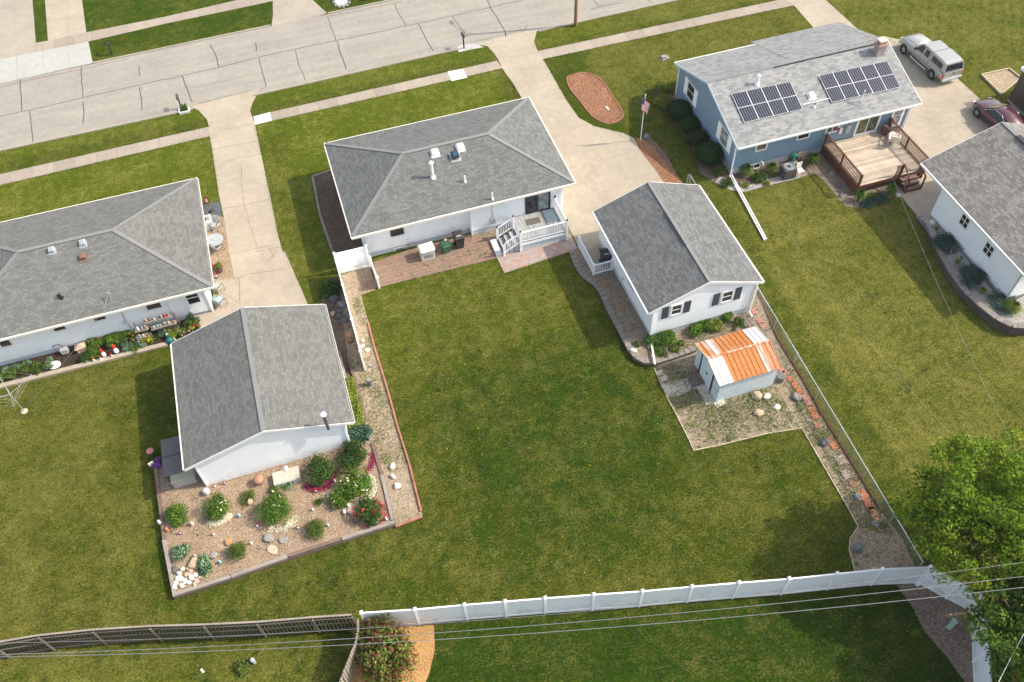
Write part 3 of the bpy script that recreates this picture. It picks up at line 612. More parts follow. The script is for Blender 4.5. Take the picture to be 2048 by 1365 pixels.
part('capstones', caps, M['capstone'], rw)
KEEP_OUT.append([(p.x, p.y) for p in pts]+[(p.x, p.y) for p in [G(2000,500), G(1862,431)]])
# ---------------- garden timbers and edgings
def timbers(label, px, z, parent_px, wd=.19, h=.24, layers=2, step=2.3):
    t = thing('timber_border', label, 'timber border', G(*parent_px))
    pts = [G(x, y, z) for x, y in px]
    for a, b in zip(pts, pts[1:]):
        k = max(1, round((b-a).length/step))
        for j in range(k):
            p, q = a.lerp(b, (j+.004)/k), a.lerp(b, (j+.992)/k)
            jit = Vector((random.uniform(-.015,.015), random.uniform(-.015,.015), random.uniform(-.012,.012)))
            part('timber', MB().beam(p+jit-Vector((0,0,.09)), q+jit-Vector((0,0,.09)), wd, .18), M['timber'] if random.random() < .6 else M['timber_g'], t)
        if layers > 1:
            d = Vector((0,0,-.28)); part('lower_timber', MB().beam(a+d, b+d, wd*1.05, .19), M['timber'], t)
    return t
timbers('left weathered timber border of the raised rock garden with lawn beside it', [(311,934),(328,1079),(349,1186)], .38, (330,1080))
timbers('long weathered timber border along the front of the raised rock garden', [(345,1190),(462,1152),(576,1112),(683,1077),(790,1043)], .38, (560,1120))
timbers('right weathered timber border between the rock garden and the gravel path', [(786,1040),(764,949),(744,884)], .38, (770,970))
timbers('thin weathered timber laid along the gravel path beside the left garage', [(697,722),(712,767),(720,790),(732,844),(741,882)], .14, (715,780), .15, .15, 1)
ed = thing('garden_edging', 'faded red plastic edging between the gravel path and the middle lawn', 'edging', G(776,783))
for seg in ([(737,646),(745,680),(755.6,716)], [(755.6,716),(766,749),(776,782.6),(785,815),(794,849)], [(794,849),(807,890),(819.7,931),(831,977),(843,1024)], [(845,1035),(818,1045),(791.5,1055)]):
    part('edging_section', MB().wallstrip([G(x, y) for x, y in seg], .10, -.02, .12), M['edging'], ed)
for seg in ([(1308,737),(1335,798),(1351,827)], [(1351,827),(1379,882.6),(1387,902),(1440,891),(1536,867.5),(1603,857)], [(1605,860),(1646,931),(1700,1024)], [(1700,1024),(1716,1054),(1700,1078),(1698,1100),(1710,1144)]):
    struct('bed_edging', MB().wallstrip([G(x, y) for x, y in seg], .05, -.02, .05), M['edge_t'])
outline([(625,354),(640,430),(655,475),(666,506)], 0, .16, M['capstone'], 'brick_edging', False, .07)
outline([(625,354),(645,347),(664,341)], 0, .14, M['capstone'], 'brick_edging', False, .07)
rail = thing('landscape_edging', 'brown rusty strip edging along the foot of the chain link fence', 'edging', G(1650,840))
part('edging_strip', MB().wallstrip([G(x, y) for x, y in [(1512,575),(1556,680),(1605,760),(1649,839),(1716,947),(1762,1024)]], .07, -.02, .10), M['rail_b'], rail)
# ---------------- concrete border of the left flower bed
cb = thing('bed_kerb', 'long tan concrete kerb edging the flower bed of the left house', 'kerb', G(200,725))
a, b = G(-130,808), G(335,690)
part('kerb_top', MB().beam(Vector((a.x,a.y,.075)), Vector((b.x,b.y,.075)), .30, .15), M['drive_a'], cb)
KEEP_OUT.append([(a.x,a.y-.15),(b.x,b.y-.15),(b.x,b.y+1.5),(a.x,a.y+1.5)])
# ================================================================== BUILDINGS
def slab_quad(mb, pts, th):     # sloped roof plane with thickness
    n = (Vector(pts[1])-Vector(pts[0])).cross(Vector(pts[2])-Vector(pts[0])).normalized()
    if n.z < 0: pts = pts[::-1]; n = -n
    lo = [Vector(p)-Vector((0,0,th)) for p in pts]; k = len(pts)
    mb.add(list(map(Vector, pts))+lo, [tuple(range(k)), tuple(range(k, 2*k))[::-1]]+[(i, k+i, k+(i+1)%k, (i+1)%k) for i in range(k)])
def hip_roof(root, x0, x1, y0, y1, ze, zr, mat, capm, ridge=None):
    yc = (y0+y1)/2; run = (y1-y0)/2; xa, xb = ridge or (x0+run, x1-run)
    A, B, C, D = (x0,y0,ze), (x1,y0,ze), (x1,y1,ze), (x0,y1,ze); P, Q = (xa,yc,zr), (xb,yc,zr)
    mb = MB(); mb.poly([A,B,Q,P]); mb.poly([B,C,Q]); mb.poly([C,D,P,Q]); mb.poly([D,A,P]); mb.poly([(x0,y0,ze-.06),(x0,y1,ze-.06),(x1,y1,ze-.06),(x1,y0,ze-.06)])
    for p, q in ((A,B),(B,C),(C,D),(D,A)): mb.poly([(p[0],p[1],ze-.06),(q[0],q[1],ze-.06),q,p])
    rf = part('roof', mb, mat, root)
    for p, q in ((A,P),(D,P),(B,Q),(C,Q)):
        p, q = Vector(p), Vector(q); part('hip_cap', MB().beam(p+(q-p)*.01+Vector((0,0,.012)), q+Vector((0,0,.006)), .24, .018), capm, rf)
    rc = MB().beam((xa-.1,yc,zr+.004), (xb+.1,yc,zr+.004), .26, .03); part('ridge_cap', rc, capm, rf)
    return rf
def gutters(root, rects, mat, name='gutter'):
    for r in rects: part(name, MB().box(*r), mat, root)
def gable_roof(root, x0, x1, y0, y1, ze, zr, axis, mat, capm, th=.10, ridge_at=None):
    mb = MB()
    if axis == 'y':
        c = ridge_at or (x0+x1)/2
        slab_quad(mb, [(x0,y0,ze),(c,y0,zr),(c,y1,zr),(x0,y1,ze)], th); slab_quad(mb, [(c,y0,zr),(x1,y0,ze),(x1,y1,ze),(c,y1,zr)], th)
        ends = ((c,y0,zr+.02), (c,y1,zr+.02))
    else:
        c = ridge_at or (y0+y1)/2
        slab_quad(mb, [(x0,y0,ze),(x1,y0,ze),(x1,c,zr),(x0,c,zr)], th); slab_quad(mb, [(x0,c,zr),(x1,c,zr),(x1,y1,ze),(x0,y1,ze)], th)
        ends = ((x0,c,zr+.02), (x1,c,zr+.02))
    rf = part('roof', mb, mat, root); part('ridge_cap', MB().beam((ends[0][0], ends[0][1], zr-.002), (ends[1][0], ends[1][1], zr-.002), .22, .024), capm, rf); return rf, c
def gable_body(root, x0, x1, y0, y1, z0, ze, zr, axis, mat, c=None, zf=.4, fmat=None, slope=None):
    """siding walls with gables; ze/zr are the wall-line heights under the roof"""
    mb = MB()
    if axis == 'y':
        c = c or (x0+x1)/2
        for y, s in ((y0, 1), (y1, -1)):
            f = [(x0,y,zf),(x1,y,zf),(x1,y,ze),(c,y,zr),(x0,y,ze)]; mb.poly(f if s == 1 else f[::-1])
        mb.poly([(x0,y1,zf),(x0,y0,zf),(x0,y0,ze),(x0,y1,ze)]); mb.poly([(x1,y0,zf),(x1,y1,zf),(x1,y1,ze),(x1,y0,ze)])
    else:
        c = c or (y0+y1)/2
        for x, s in ((x0, -1), (x1, 1)):
            f = [(x,y0,zf),(x,y1,zf),(x,y1,ze),(x,c,zr),(x,y0,ze)]; mb.poly(f if s == 1 else f[::-1])
        mb.poly([(x0,y0,zf),(x1,y0,zf),(x1,y0,ze),(x0,y0,ze)]); mb.poly([(x1,y1,zf),(x0,y1,zf),(x0,y1,ze),(x1,y1,ze)])
    mb.poly([(x0,y0,zf),(x0,y1,zf),(x1,y1,zf),(x1,y0,zf)])
    w = part('wall', mb, mat, root)
    part('foundation', MB().box(x0+.03, y0+.03, -.05, x1-.03, y1-.03, zf+.02), fmat or M['found'], root)
    KEEP_OUT.append([(x0,y0),(x1,y0),(x1,y1),(x0,y1)])
    return w
def win_y(parent, Y, xa, xb, za, zb, frame, pane, bars=(0, 0), fw_=.09, out=.05, name='window'):
    """window in a wall facing -Y"""
    if xa > xb: xa, xb = xb, xa
    if za > zb: za, zb = zb, za
    mb = MB(); y0, y1 = Y-out, Y+.01
    mb.box(xa-fw_, y0, za-fw_, xa, y1, zb+fw_).box(xb, y0, za-fw_, xb+fw_, y1, zb+fw_).box(xa, y0, zb, xb, y1, zb+fw_).box(xa, y0-.02, za-fw_, xb, y1, za)
    for i in range(bars[0]): x = xa+(xb-xa)*(i+1)/(bars[0]+1); mb.box(x-.025, y0+.015, za, x+.025, y1, zb)
    for i in range(bars[1]): z = za+(zb-za)*(i+1)/(bars[1]+1); mb.box(xa, y0+.018, z-.025, xb, y1, z+.025)
    w = part(name, mb, frame, parent); part('pane', MB().box(xa, Y-.018, za, xb, Y+.005, zb), pane, w); return w
def win_x(parent, X, ya, yb, za, zb, frame, pane, bars=(0, 0), fw_=.09, out=.05, name='window'):
    """window in a wall facing -X"""
    if ya > yb: ya, yb = yb, ya
    if za > zb: za, zb = zb, za
    mb = MB(); x0, x1 = X-out, X+.01
    mb.box(x0, ya-fw_, za-fw_, x1, ya, zb+fw_).box(x0, yb, za-fw_, x1, yb+fw_, zb+fw_).box(x0, ya, zb, x1, yb, zb+fw_).box(x0-.02, ya, za-fw_, x1, yb, za)
    for i in range(bars[0]): y = ya+(yb-ya)*(i+1)/(bars[0]+1); mb.box(x0+.015, y-.025, za, x1, y+.025, zb)
    for i in range(bars[1]): z = za+(zb-za)*(i+1)/(bars[1]+1); mb.box(x0+.018, ya, z-.025, x1, yb, z+.025)
    w = part(name, mb, frame, parent); part('pane', MB().box(X-.018, ya, za, X+.005, yb, zb), pane, w); return w
def pyrect(Y, *px):
    P = [PY(x, y, Y) for x, y in px]; return (min(p.x for p in P), max(p.x for p in P), min(p.z for p in P), max(p.z for p in P))
def roof_z(x, y, x0, y0, x1, y1, ze, zr, kind):     # height on a roof plane
    if kind == 'y-': return ze+(zr-ze)*(y-y0)/((y1-y0)/2)
def on_plane(px, py, y0, yc, ze, zr):      # pixel onto the camera-side slope rising along +Y
    a = (zr-ze)/(yc-y0); d = ray(px, py); t = (ze+a*(-y0)-CAMH)/(d[2]-a*d[1]); return Vector((d[0]*t, d[1]*t, CAMH+d[2]*t))
def box_vent(rf, p, slope, mat, s=.40, h=.20, flash=None):
    a = math.atan(slope); up = Vector((0, math.cos(a), math.sin(a))); n = Vector((0, -math.sin(a), math.cos(a))); r = Vector((1,0,0)); p = Vector(p)
    mb = MB(); vs = []
    for k, zz in ((.72, 0), (.72, h*.45), (1.0, h*.5), (1.0, h), (.8, h*1.15)):
        vs.append([p+r*(i*s*k/2)+up*(j*s*k/2)+n*zz for i, j in ((-1,-1),(1,-1),(1,1),(-1,1))])
    v = part('roof_vent', mb.loft(vs), mat, rf)
    f = s*.68; part('flashing', MB().loft([[p+r*(i*f)+up*(j*f-.08)+n*zz for i, j in ((-1,-1),(1,-1),(1,1),(-1,1))] for zz in (.0, .012)]), flash or mat, v)
    return v
def pipe(rf, p, h, r, mat, name='vent_pipe', cap=None, base=None):
    p = Vector(p); v = part(name, MB().lathe([(r, -.15), (r, h)], p, 12), mat, rf)
    part('boot', MB().lathe([(r*2.4, -.10), (r*2.2, .03), (r*1.3, .16), (r*1.1, .22)], p, 12), base or mat, v)
    if cap: part('rain_cap', MB().lathe([(cap*.75, h-.02), (cap, h+.03), (cap, h+.10), (cap*.5, h+.17), (.01, h+.19)], p, 16), M['white'], v)
    return v
# ---------------- middle house (hip roof)
x0, x1, y0, y1, ZE, ZR = 1.13, 16.03, 40.25, 49.8, 2.9, 4.5; yc = (y0+y1)/2
H = thing('ranch_house', 'white sided ranch house with grey hip roof in the centre of the picture', 'house', (8.6, 45, 0))
mb = MB(); WY = 40.95; BY = 40.62
mb.prism([(1.75,WY),(8.85,WY),(8.85,BY),(15.35,BY),(15.35,49.2),(1.75,49.2)], .42, 2.84); part('wall', mb, M['siding'], H)
part('foundation', MB().prism([(1.78,WY+.03),(8.88,WY+.03),(8.88,BY+.03),(15.32,BY+.03),(15.32,49.17),(1.78,49.17)], -.05, .43), M['found'], H)
KEEP_OUT.append([(1.75,WY),(15.35,BY),(15.35,49.2),(1.75,49.2)])
part('soffit', MB().box(x0+.05, y0+.05, 2.78, x1-.05, y1-.05, 2.83), M['trim'], H)
rf = hip_roof(H, x0, x1, y0, y1, ZE, ZR, M['roof_mid'], M['ridge'], (5.78, 11.6))
gutters(H, [(x0-.06, y0-.10, ZE-.17, x1+.06, y0-.003, ZE-.03), (x0-.06, y1+.003, ZE-.17, x1+.06, y1+.10, ZE-.03), (x0-.09, y0, ZE-.17, x0-.003, y1, ZE-.03), (x1+.003, y0, ZE-.17, x1+.09, y1, ZE-.03)], M['cream'])
op = lambda x, y: on_plane(x, y, y0, yc, ZE, ZR); sl_ = (ZR-ZE)/(yc-y0)
for px in ((869.5,306), (920,295)): box_vent(rf, op(*px), sl_, M['white'], .42)
v = box_vent(rf, op(910,313), sl_, M['black'], .50, .26, M['metal'])
a = math.atan(sl_); up = Vector((0, math.cos(a), math.sin(a))); n = Vector((0, -math.sin(a), math.cos(a))); p = op(910,313)+n*.31
part('solar_cell', MB().loft([[p+Vector((i*.15,0,0))+up*(j*.15)+n*z for i, j in ((-1,-1),(1,-1),(1,1),(-1,1))] for z in (0, .02)]), plain('solar_blue', (.035,.07,.15), .25, .15), v)
pipe(rf, op(866,355), 1.15, .085, M['white'], 'flue_pipe', .16); pipe(rf, op(930,364), .50, .045, M['white'])
mast = pipe(rf, op(985,399), .55, .04, M['white'], 'service_mast')
win_y(H, WY, *pyrect(WY, (779,459.5),(806,452.5),(808,467),(782,474)), M['trim'], M['glass'])
w = win_y(H, WY+.03, *pyrect(WY, (790,499),(811,494),(813,505),(793,510)), M['trim'], M['glass_c'], fw_=.06, name='basement_window')
r = pyrect(BY, (1052,391.5),(1099,380.5),(1099,428),(1052,437))
d = win_y(H, BY, r[0]+.08, r[1]-.08, .85, 2.62, M['black'], M['glass_c'], (1, 0), .12, .07, 'patio_door')
part('door_leaf', MB().box(r[0]+.1, BY-.045, .9, (r[0]+r[1])/2-.05, BY-.02, 2.58), M['glass'], d)
for x in (1.95, 8.93, 15.2):
    part('downspout', MB().beam((x, (WY if x < 8 else BY)-.06, .1), (x, (WY if x < 8 else BY)-.06, 2.75), .08, .07), M['white'], H)
part('electric_conduit', MB().tube([(10.4, BY-.05, 1.1), (10.4, BY-.05, 2.7)], .025, 8), M['metal'], H)
part('electric_meter', MB().box(10.25, BY-.16, .75, 10.55, BY-.01, 1.2), M['metal'], H)
part('gas_meter', MB().box(4.7, WY-.22, .25, 4.95, WY-.05, .55).tube([(4.6, WY-.1, .1), (4.6, WY-.1, .9), (4.8, WY-.1, .9)], .02, 8), M['metal'], H)
# ---------------- middle garage
gx0, gx1, gy0, gy1, ZE, ZR = 16.20, 23.50, 28.43, 37.30, 2.9, 4.28
Gm = thing('garage', 'white garage with black shuttered windows in its rear gable and a grey roof', 'garage', (19.8, 33, 0))
rf, c = gable_roof(Gm, gx0, gx1, gy0, gy1, ZE, ZR, 'y', M['roof_gar'], M['ridge'])
sl_ = (ZR-ZE)/((gx1-gx0)/2); wx0, wx1, wy0, wy1 = 16.62, 23.08, 28.56, 37.1; wz = lambda x: ZE+(min(x, 2*c-x)-gx0)*sl_-.11
gable_body(Gm, wx0, wx1, wy0, wy1, 0, wz(wx0), wz(c), 'y', M['siding'], c, .55)
gutters(Gm, [(gx0-.1, gy0, ZE-.16, gx0-.004, gy1, ZE-.02), (gx1+.004, gy0, ZE-.16, gx1+.1, gy1, ZE-.02)], M['trim'])
for y in (gy0-.035, gy1+.004):
    part('rake_trim', MB().loft([[(gx0, yy, ZE-.17),(c, yy, ZR-.17),(c, yy, ZR+.0),(gx0, yy, ZE+.0)] for yy in (y, y+.03)]).loft([[(c, yy, ZR-.17),(gx1, yy, ZE-.17),(gx1, yy, ZE),(c, yy, ZR)] for yy in (y, y+.03)]), M['trim'], Gm)
part('ridge_vent', MB().beam((c-.14, 31.5, ZR+.015), (c-.14, 34.4, ZR+.015), .05, .05), M['black'], rf)
for xa, xb, za, zb, sa, sb_ in ((1345,1360,612,628,None,None), (1447,1461,585,602,None,None)):
    xa, xb, za, zb = pyrect(wy0, (xa,za+1),(xb,za-2),(xa,zb),(xb,zb-3)); w = win_y(Gm, wy0, xa, xb, za, zb, M['trim'], M['glass'], (0, 1), .10)
    for x in (xa-.62, xb+.20): part('shutter', MB().box(x, wy0-.05, za-.12, x+.40, wy0-.005, zb+.10), M['char'], Gm)
for x in (wx0-.03, wx1-.07): part('corner_post', MB().box(x, wy0-.03, .5, x+.10, wy0+.07, 2.9), M['trim'], Gm)
p0, p1 = Vector((16.55, 28.45, .44)), G(1310,729,.50)
part('downspout', MB().beam((16.52, 28.47, 2.8), (16.55, 28.46, .45), .09, .08).beam((16.55, 28.46, .42), p0, .09, .08).beam(p0, p1, .10, .08), M['white'], Gm)
part('downspout', MB().beam((23.2, 28.47, 2.8), (23.14, 28.47, .25), .09, .08).beam((23.14, 28.47, .25), (23.20, 28.15, .08), .09, .08), M['white'], Gm)
part('side_door', MB().box(wx0-.035, 35.0, .15, wx0+.01, 35.95, 2.15), M['white'], Gm)
win_x(Gm, wx0, 31.3, 32.2, 1.5, 2.2, M['trim'], M['glass_c'])
part('wall_tap', MB().box(wx0-.1, 32.9, .9, wx0-.005, 33.0, 1.05), M['metal'], Gm)
# ---------------- left garage
gx0, gx1, gy0, gy1, ZE, ZR = -10.46, -1.54, 26.80, 35.5, 2.7, 4.15
Gl = thing('garage', 'white windowless garage with grey gable roof beside the rock garden', 'garage', (-6, 31, 0))
rf, c = gable_roof(Gl, gx0, gx1, gy0, gy1, ZE, ZR, 'y', M['roof_left'], M['ridge'])
sl_ = (ZR-ZE)/((gx1-gx0)/2); wx0, wx1, wy0, wy1 = -10.0, -2.05, 26.98, 35.2; wz = lambda x: ZE+(min(x, 2*c-x)-gx0)*sl_-.11
gable_body(Gl, wx0, wx1, wy0, wy1, 0, wz(wx0), wz(c), 'y', M['siding'], c, .32)
gutters(Gl, [(gx0-.09, gy0, ZE-.15, gx0-.004, gy1, ZE-.02), (gx1+.004, gy0, ZE-.15, gx1+.1, gy1, ZE-.02)], M['cream'])
part('gutter_channel', MB().box(gx1+.025, gy0+.03, ZE-.022, gx1+.075, gy1-.03, ZE-.012), M['dmetal'], Gl)
for y in (gy0-.035, gy1+.004):
    part('rake_trim', MB().loft([[(gx0, yy, ZE-.17),(c, yy, ZR-.17),(c, yy, ZR),(gx0, yy, ZE)] for yy in (y, y+.03)]).loft([[(c, yy, ZR-.17),(gx1, yy, ZE-.17),(gx1, yy, ZE),(c, yy, ZR)] for yy in (y, y+.03)]), M['trim'], Gl)
for x in (wx0-.03, wx1-.07): part('corner_post', MB().box(x, wy0-.03, .3, x+.10, wy0+.07, 2.7), M['trim'], Gl)
fp = PY(657,858,26.60)
fl = part('flue_pipe', MB().tube([(fp.x, 26.60, fp.z), (fp.x, 26.60, fp.z+1.35)], .085, 12), M['dmetal'], Gl)
part('rain_cap', MB().lathe([(.10, 0), (.16, .03), (.16, .10), (.08, .17), (.01, .19)], (fp.x, 26.60, fp.z+1.32), 16), M['white'], fl)
part('downspout', MB().beam((-2.10, 26.95, .32), (-2.10, 26.95, 2.6), .08, .07), M['white'], Gl)
# ---------------- left house
x0, x1, y0, y1, ZE, ZR = -23.4, -7.72, 39.0, 49.2, 2.9, 4.55; yc = (y0+y1)/2
Hl = thing('ranch_house', 'long white ranch house with grey hip roof cut off by the left edge', 'house', (-15.5, 44, 0))
WY = 39.55
part('wall', MB().box(-22.8, WY, .40, -8.35, 48.7, 2.84), M['siding'], Hl); part('foundation', MB().box(-22.77, WY+.03, -.05, -8.38, 48.67, .41), M['found'], Hl)
KEEP_OUT.append([(-22.8,WY),(-8.35,WY),(-8.35,48.7),(-22.8,48.7)])
part('soffit', MB().box(x0+.05, y0+.05, 2.78, x1-.05, y1-.05, 2.83), M['trim'], Hl)
rf = hip_roof(Hl, x0, x1, y0, y1, ZE, ZR, M['roof_left'], M['ridge_l'], (-18.3, -12.75))
gutters(Hl, [(x0-.06, y0-.10, ZE-.17, x1+.06, y0-.003, ZE-.03), (x0-.06, y1+.003, ZE-.17, x1+.06, y1+.10, ZE-.03), (x1+.003, y0, ZE-.17, x1+.10, y1, ZE-.03), (x0-.09, y0, ZE-.17, x0-.003, y1, ZE-.03)], M['cream'])
part('gutter_channel', MB().box(x1+.03, y0+.04, ZE-.032, x1+.075, y1-.04, ZE-.02), M['dmetal'], Hl)
op = lambda x, y: on_plane(x, y, y0, yc, ZE, ZR); sl_ = (ZR-ZE)/(yc-y0)
for px in ((104,501), (166,487)): box_vent(rf, op(*px), sl_, M['metal'], .34)
box_vent(rf, op(167,515), sl_, plain('brown_vent', (.20,.105,.075), .6, .15), .34, .22)
pipe(rf, op(124,597), .42, .05, M['black']); part('plumbing_elbow', MB().tube([op(114,592)+Vector((0,0,.06)), op(128,596)+Vector((0,0,.1))], .05, 8), M['black'], rf)
mp_ = op(222,597); part('service_mast', MB().tube([mp_, mp_+Vector((0,0,.55)), mp_+Vector((.15,-.12,.5))], .035, 8), M['metal'], rf)
part('mast_brace', MB().tube([mp_+Vector((0,0,.4)), op(210,610)], .015, 6), M['metal'], rf)
for q in (((0,683),(17,679.5),(23,688),(4,694)), ((105,655),(127,649),(132,657),(110,662.5)), ((185,634),(206,628.5),(212,636),(191,642)), ((290,609.5),(318,602.5),(322,613),(297,620))):
    win_y(Hl, WY, *pyrect(WY, *q), M['trim'], M['glass'], fw_=.10)
xa, xb, za, zb = pyrect(WY, (371,589),(392,583),(402,607),(381,612))
dr = part('back_door', MB().box(xa-.16, WY-.05, .42, xb+.16, WY+.01, 2.50), M['white'], Hl); part('door_glass', MB().box(xa, WY-.062, 1.35, xb, WY-.045, 2.35), M['glass'], dr)
part('door_rail', MB().box(xa, WY-.075, 1.83, xb, WY-.06, 1.88), M['white'], dr)
part('doorstep', MB().box(xa-.5, WY-1.15, 0, -7.75, WY-.01, .20), M['drive_a'], Hl)
part('electric_conduit', MB().tube([(-13.35, WY-.05, .55), (-13.35, WY-.05, 2.7)], .025, 8), M['metal'], Hl)
mtr = PY(252,643,WY); part('electric_meter', MB().lathe([(.12, 0), (.14, .05), (.10, .16)], (mtr.x, WY-.12, mtr.z), 14), M['metal'], Hl)
part('downspout', MB().beam((-10.6, WY-.05, .3), (-10.6, WY-.05, 2.75), .08, .07).beam((-8.42, WY-.05, .1), (-8.42, WY-.05, 2.75), .08, .07), M['white'], Hl)
vn = PY(148,690,WY); part('foundation_vent', MB().box(vn.x-.5, WY-.03, .12, vn.x+.5, WY+.02, .24), M['black'], Hl)
gm = part('gas_meter', MB().tube([(-17.9, WY-.15, .1), (-17.9, WY-.15, .8), (-17.5, WY-.15, .8), (-17.4, WY-.2, .4)], .03, 8), M['dmetal'], Hl)
part('meter_body', MB().box(-17.6, WY-.45, .15, -17.2, WY-.12, .50), M['p_grey'], gm)
# ---------------- blue house
x0, x1, y0, y1, ZE, ZR = 27.55, 41.75, 39.75, 50.0, 2.9, 4.6; yc = 45.0
Hb = thing('ranch_house', 'blue sided house with pale grey gable roof carrying solar panels', 'house', (34.5, 45, 0))
rf, c = gable_roof(Hb, x0, x1, y0, y1, ZE, ZR, 'x', M['roof_blue'], M['ridge_l'], .10, yc)
sl_ = (ZR-ZE)/(yc-y0); slf = (ZR-ZE)/(y1-yc)
mb = MB(); ye = y1+.75; ze2 = ZE-.75*slf+.02
slab_quad(mb, [(34.2, yc+.6, ZR-.6*slf+.02), (x1, yc+.6, ZR-.6*slf+.02), (x1, ye, ze2), (34.2, ye, ze2)], .06); part('roof_extension', mb, M['roof_blue'], rf)
part('ridge_vent', MB().beam((32.6, yc-.12, ZR+.03), (40.9, yc-.12, ZR+.03), .05, .06), M['black'], rf)
wx0, wx1, wy0, wy1 = 27.78, 41.35, 40.25, 49.5
gable_body(Hb, wx0, wx1, wy0, wy1, 0, ZE+(wy0-y0)*sl_-.11, ZR-.11, 'x', M['siding_b'], yc, .50, M['found_g'])
gutters(Hb, [(x0, y0-.10, ZE-.15, x1, y0-.004, ZE-.02), (x0, y1+.004, ZE-.15, 34.2, y1+.1, ZE-.02)], M['trim'])
for x in (x0-.035, x1+.004):
    part('rake_trim', MB().loft([[(xx, y0, ZE-.18),(xx, yc, ZR-.18),(xx, yc, ZR),(xx, y0, ZE)] for xx in (x, x+.03)]).loft([[(xx, yc, ZR-.18),(xx, y1, ZE-.18),(xx, y1, ZE),(xx, yc, ZR)] for xx in (x, x+.03)]), plain('pale_blue_trim', (.50,.62,.70), .5, .05) if x < 30 else M['trim'], Hb)
op = lambda x, y: on_plane(x, y, y0, yc, ZE, ZR)
for px in ((1376,180,1380.5,198), (1443,264,1449,285)):
    a, b = PX(px[0]+8, px[1]-12, wx0), PX(px[2]+12, px[3]+12, wx0)
    yw = PX((px[0]+px[2])/2+3, (px[1]+px[3])/2, wx0)
    win_x(Hb, wx0, yw.y-.50, yw.y+.50, 1.45, 2.65, M['trim'], M['glass'] if px[0] < 1400 else M['glass_c'], (0, 1), .07)
    for s in (-1, 1): part('shutter', MB().box(wx0-.05, yw.y+s*.82-.22, 1.38, wx0-.005, yw.y+s*.82+.22, 2.75), M['white'], Hb)
part('belt_trim', MB().box(wx0-.012, 41, 1.02, wx0+.002, 48.5, 1.05), M['p_lightblue'], Hb)
for q, g, bars in ((((1516,286),(1533,281),(1531,296),(1513,301)), M['glass_b'], (0,0)), (((1598,267),(1617,261),(1616,272),(1596,278)), M['glass'], (0,0)), (((1656,253.5),(1675,248),(1674,260),(1655,263)), M['glass'], (1,0))):
    win_y(Hb, wy0, *pyrect(wy0, *q), M['trim'], g, bars, .10)
xa, xb, za, zb = pyrect(wy0, (1716,242),(1757,231),(1752,257),(1713,267)); win_y(Hb, wy0, xa+.1, xb-.1, .95, 2.62, M['white'], M['glass_g'], (1, 0), .13, .07, 'patio_door')
xa, xb, za, zb = pyrect(wy0, (1790,223),(1803,219),(1795,247),(1783,251)); dr = win_y(Hb, wy0, xa, xb, 1.0, 2.55, M['white'], M['glass_c'], (0, 1), .18, .06, 'side_door')
part('downspout', MB().beam((27.72, 40.17, .15), (27.72, 40.17, 2.8), .09, .08), M['white'], Hb)
e0 = Vector((27.78, 40.1, .15)); part('downspout_extension', MB().beam(e0, G(1533,479,.10), .075, .07).beam(e0+Vector((-.16,0,0)), G(1530,481,.10)+Vector((-.02,0,0)), .06, .06), M['white'], Hb)
part('downspout', MB().beam((41.42, 40.17, .15), (41.42, 40.17, 2.8), .09, .08).beam((27.7, 49.45, .15), (27.7, 49.45, 2.8), .09, .08), M['white'], Hb)
for px in ((1510,326),): q = PY(*px, wy0); win_y(Hb, wy0, q.x-.5, q.x+.4, .10, .45, M['trim'], M['glass'], (1, 0), .06, .05, 'basement_window')
q = PY(1522,325,wy0); part('dryer_vent', MB().tube([(q.x, wy0, .6), (q.x, wy0-.25, .6), (q.x+.05, wy0-.25, .42)], .06, 10), M['white'], Hb)
q = PY(1680,260,wy0); part('utility_box', MB().box(q.x-.1, wy0-.14, q.z-.25, q.x+.1, wy0-.005, q.z+.2), M['p_white'], Hb); 
q = PY(1696,256,wy0); part('electric_meter', MB().box(q.x-.2, wy0-.16, q.z-.35, q.x+.1, wy0-.005, q.z+.35).tube([(q.x, wy0-.06, q.z), (q.x, wy0-.06, 2.8)], .03, 8), M['p_grey'], Hb)
part('wall_sign', MB().box(q.x-.95, wy0-.05, q.z-.1, q.x-.75, wy0-.006, q.z+.25), M['p_red'], Hb)
pipe(rf, op(1514,169), .62, .09, M['white'], 'flue_pipe', .15); pipe(rf, op(1628,215), .32, .05, M['black'], base=M['white'])
box_vent(rf, op(1622,192), sl_, M['white'], .40)
part('conduit', MB().tube([op(1605,211)+Vector((0,0,.05)), op(1660,198)+Vector((0,0,.05))], .03, 6), M['white'], rf)
mp_ = op(1722,205); ms = part('service_mast', MB().tube([mp_, mp_+Vector((0,0,1.0))], .035, 8), M['white'], rf)
for px in ((1710,219), (1724,217), (1729,213)): part('mast_brace', MB().tube([mp_+Vector((0,0,.95)), op(*px)+Vector((0,0,.03))], .014, 6), M['metal'], ms)
cp = op(1757,107); ch = part('chimney', MB().box(cp.x-.32, cp.y-.25, cp.z-.25, cp.x+.32, cp.y+.30, cp.z+.75), plain('sooty_brick', (.36,.30,.27), .9, .3, 9), rf)
part('chimney_crown', MB().box(cp.x-.38, cp.y-.31, cp.z+.70, cp.x+.38, cp.y+.36, cp.z+.82).box(cp.x-.26, cp.y-.20, cp.z+.82, cp.x+.26, cp.y+.24, cp.z+1.0), M['p_terracotta'], ch)
part('chimney_cap', MB().box(cp.x-.32, cp.y-.25, cp.z+1.05, cp.x+.32, cp.y+.30, cp.z+1.11), plain('pink_stone_cap', (.62,.45,.37), .8, .1), ch)
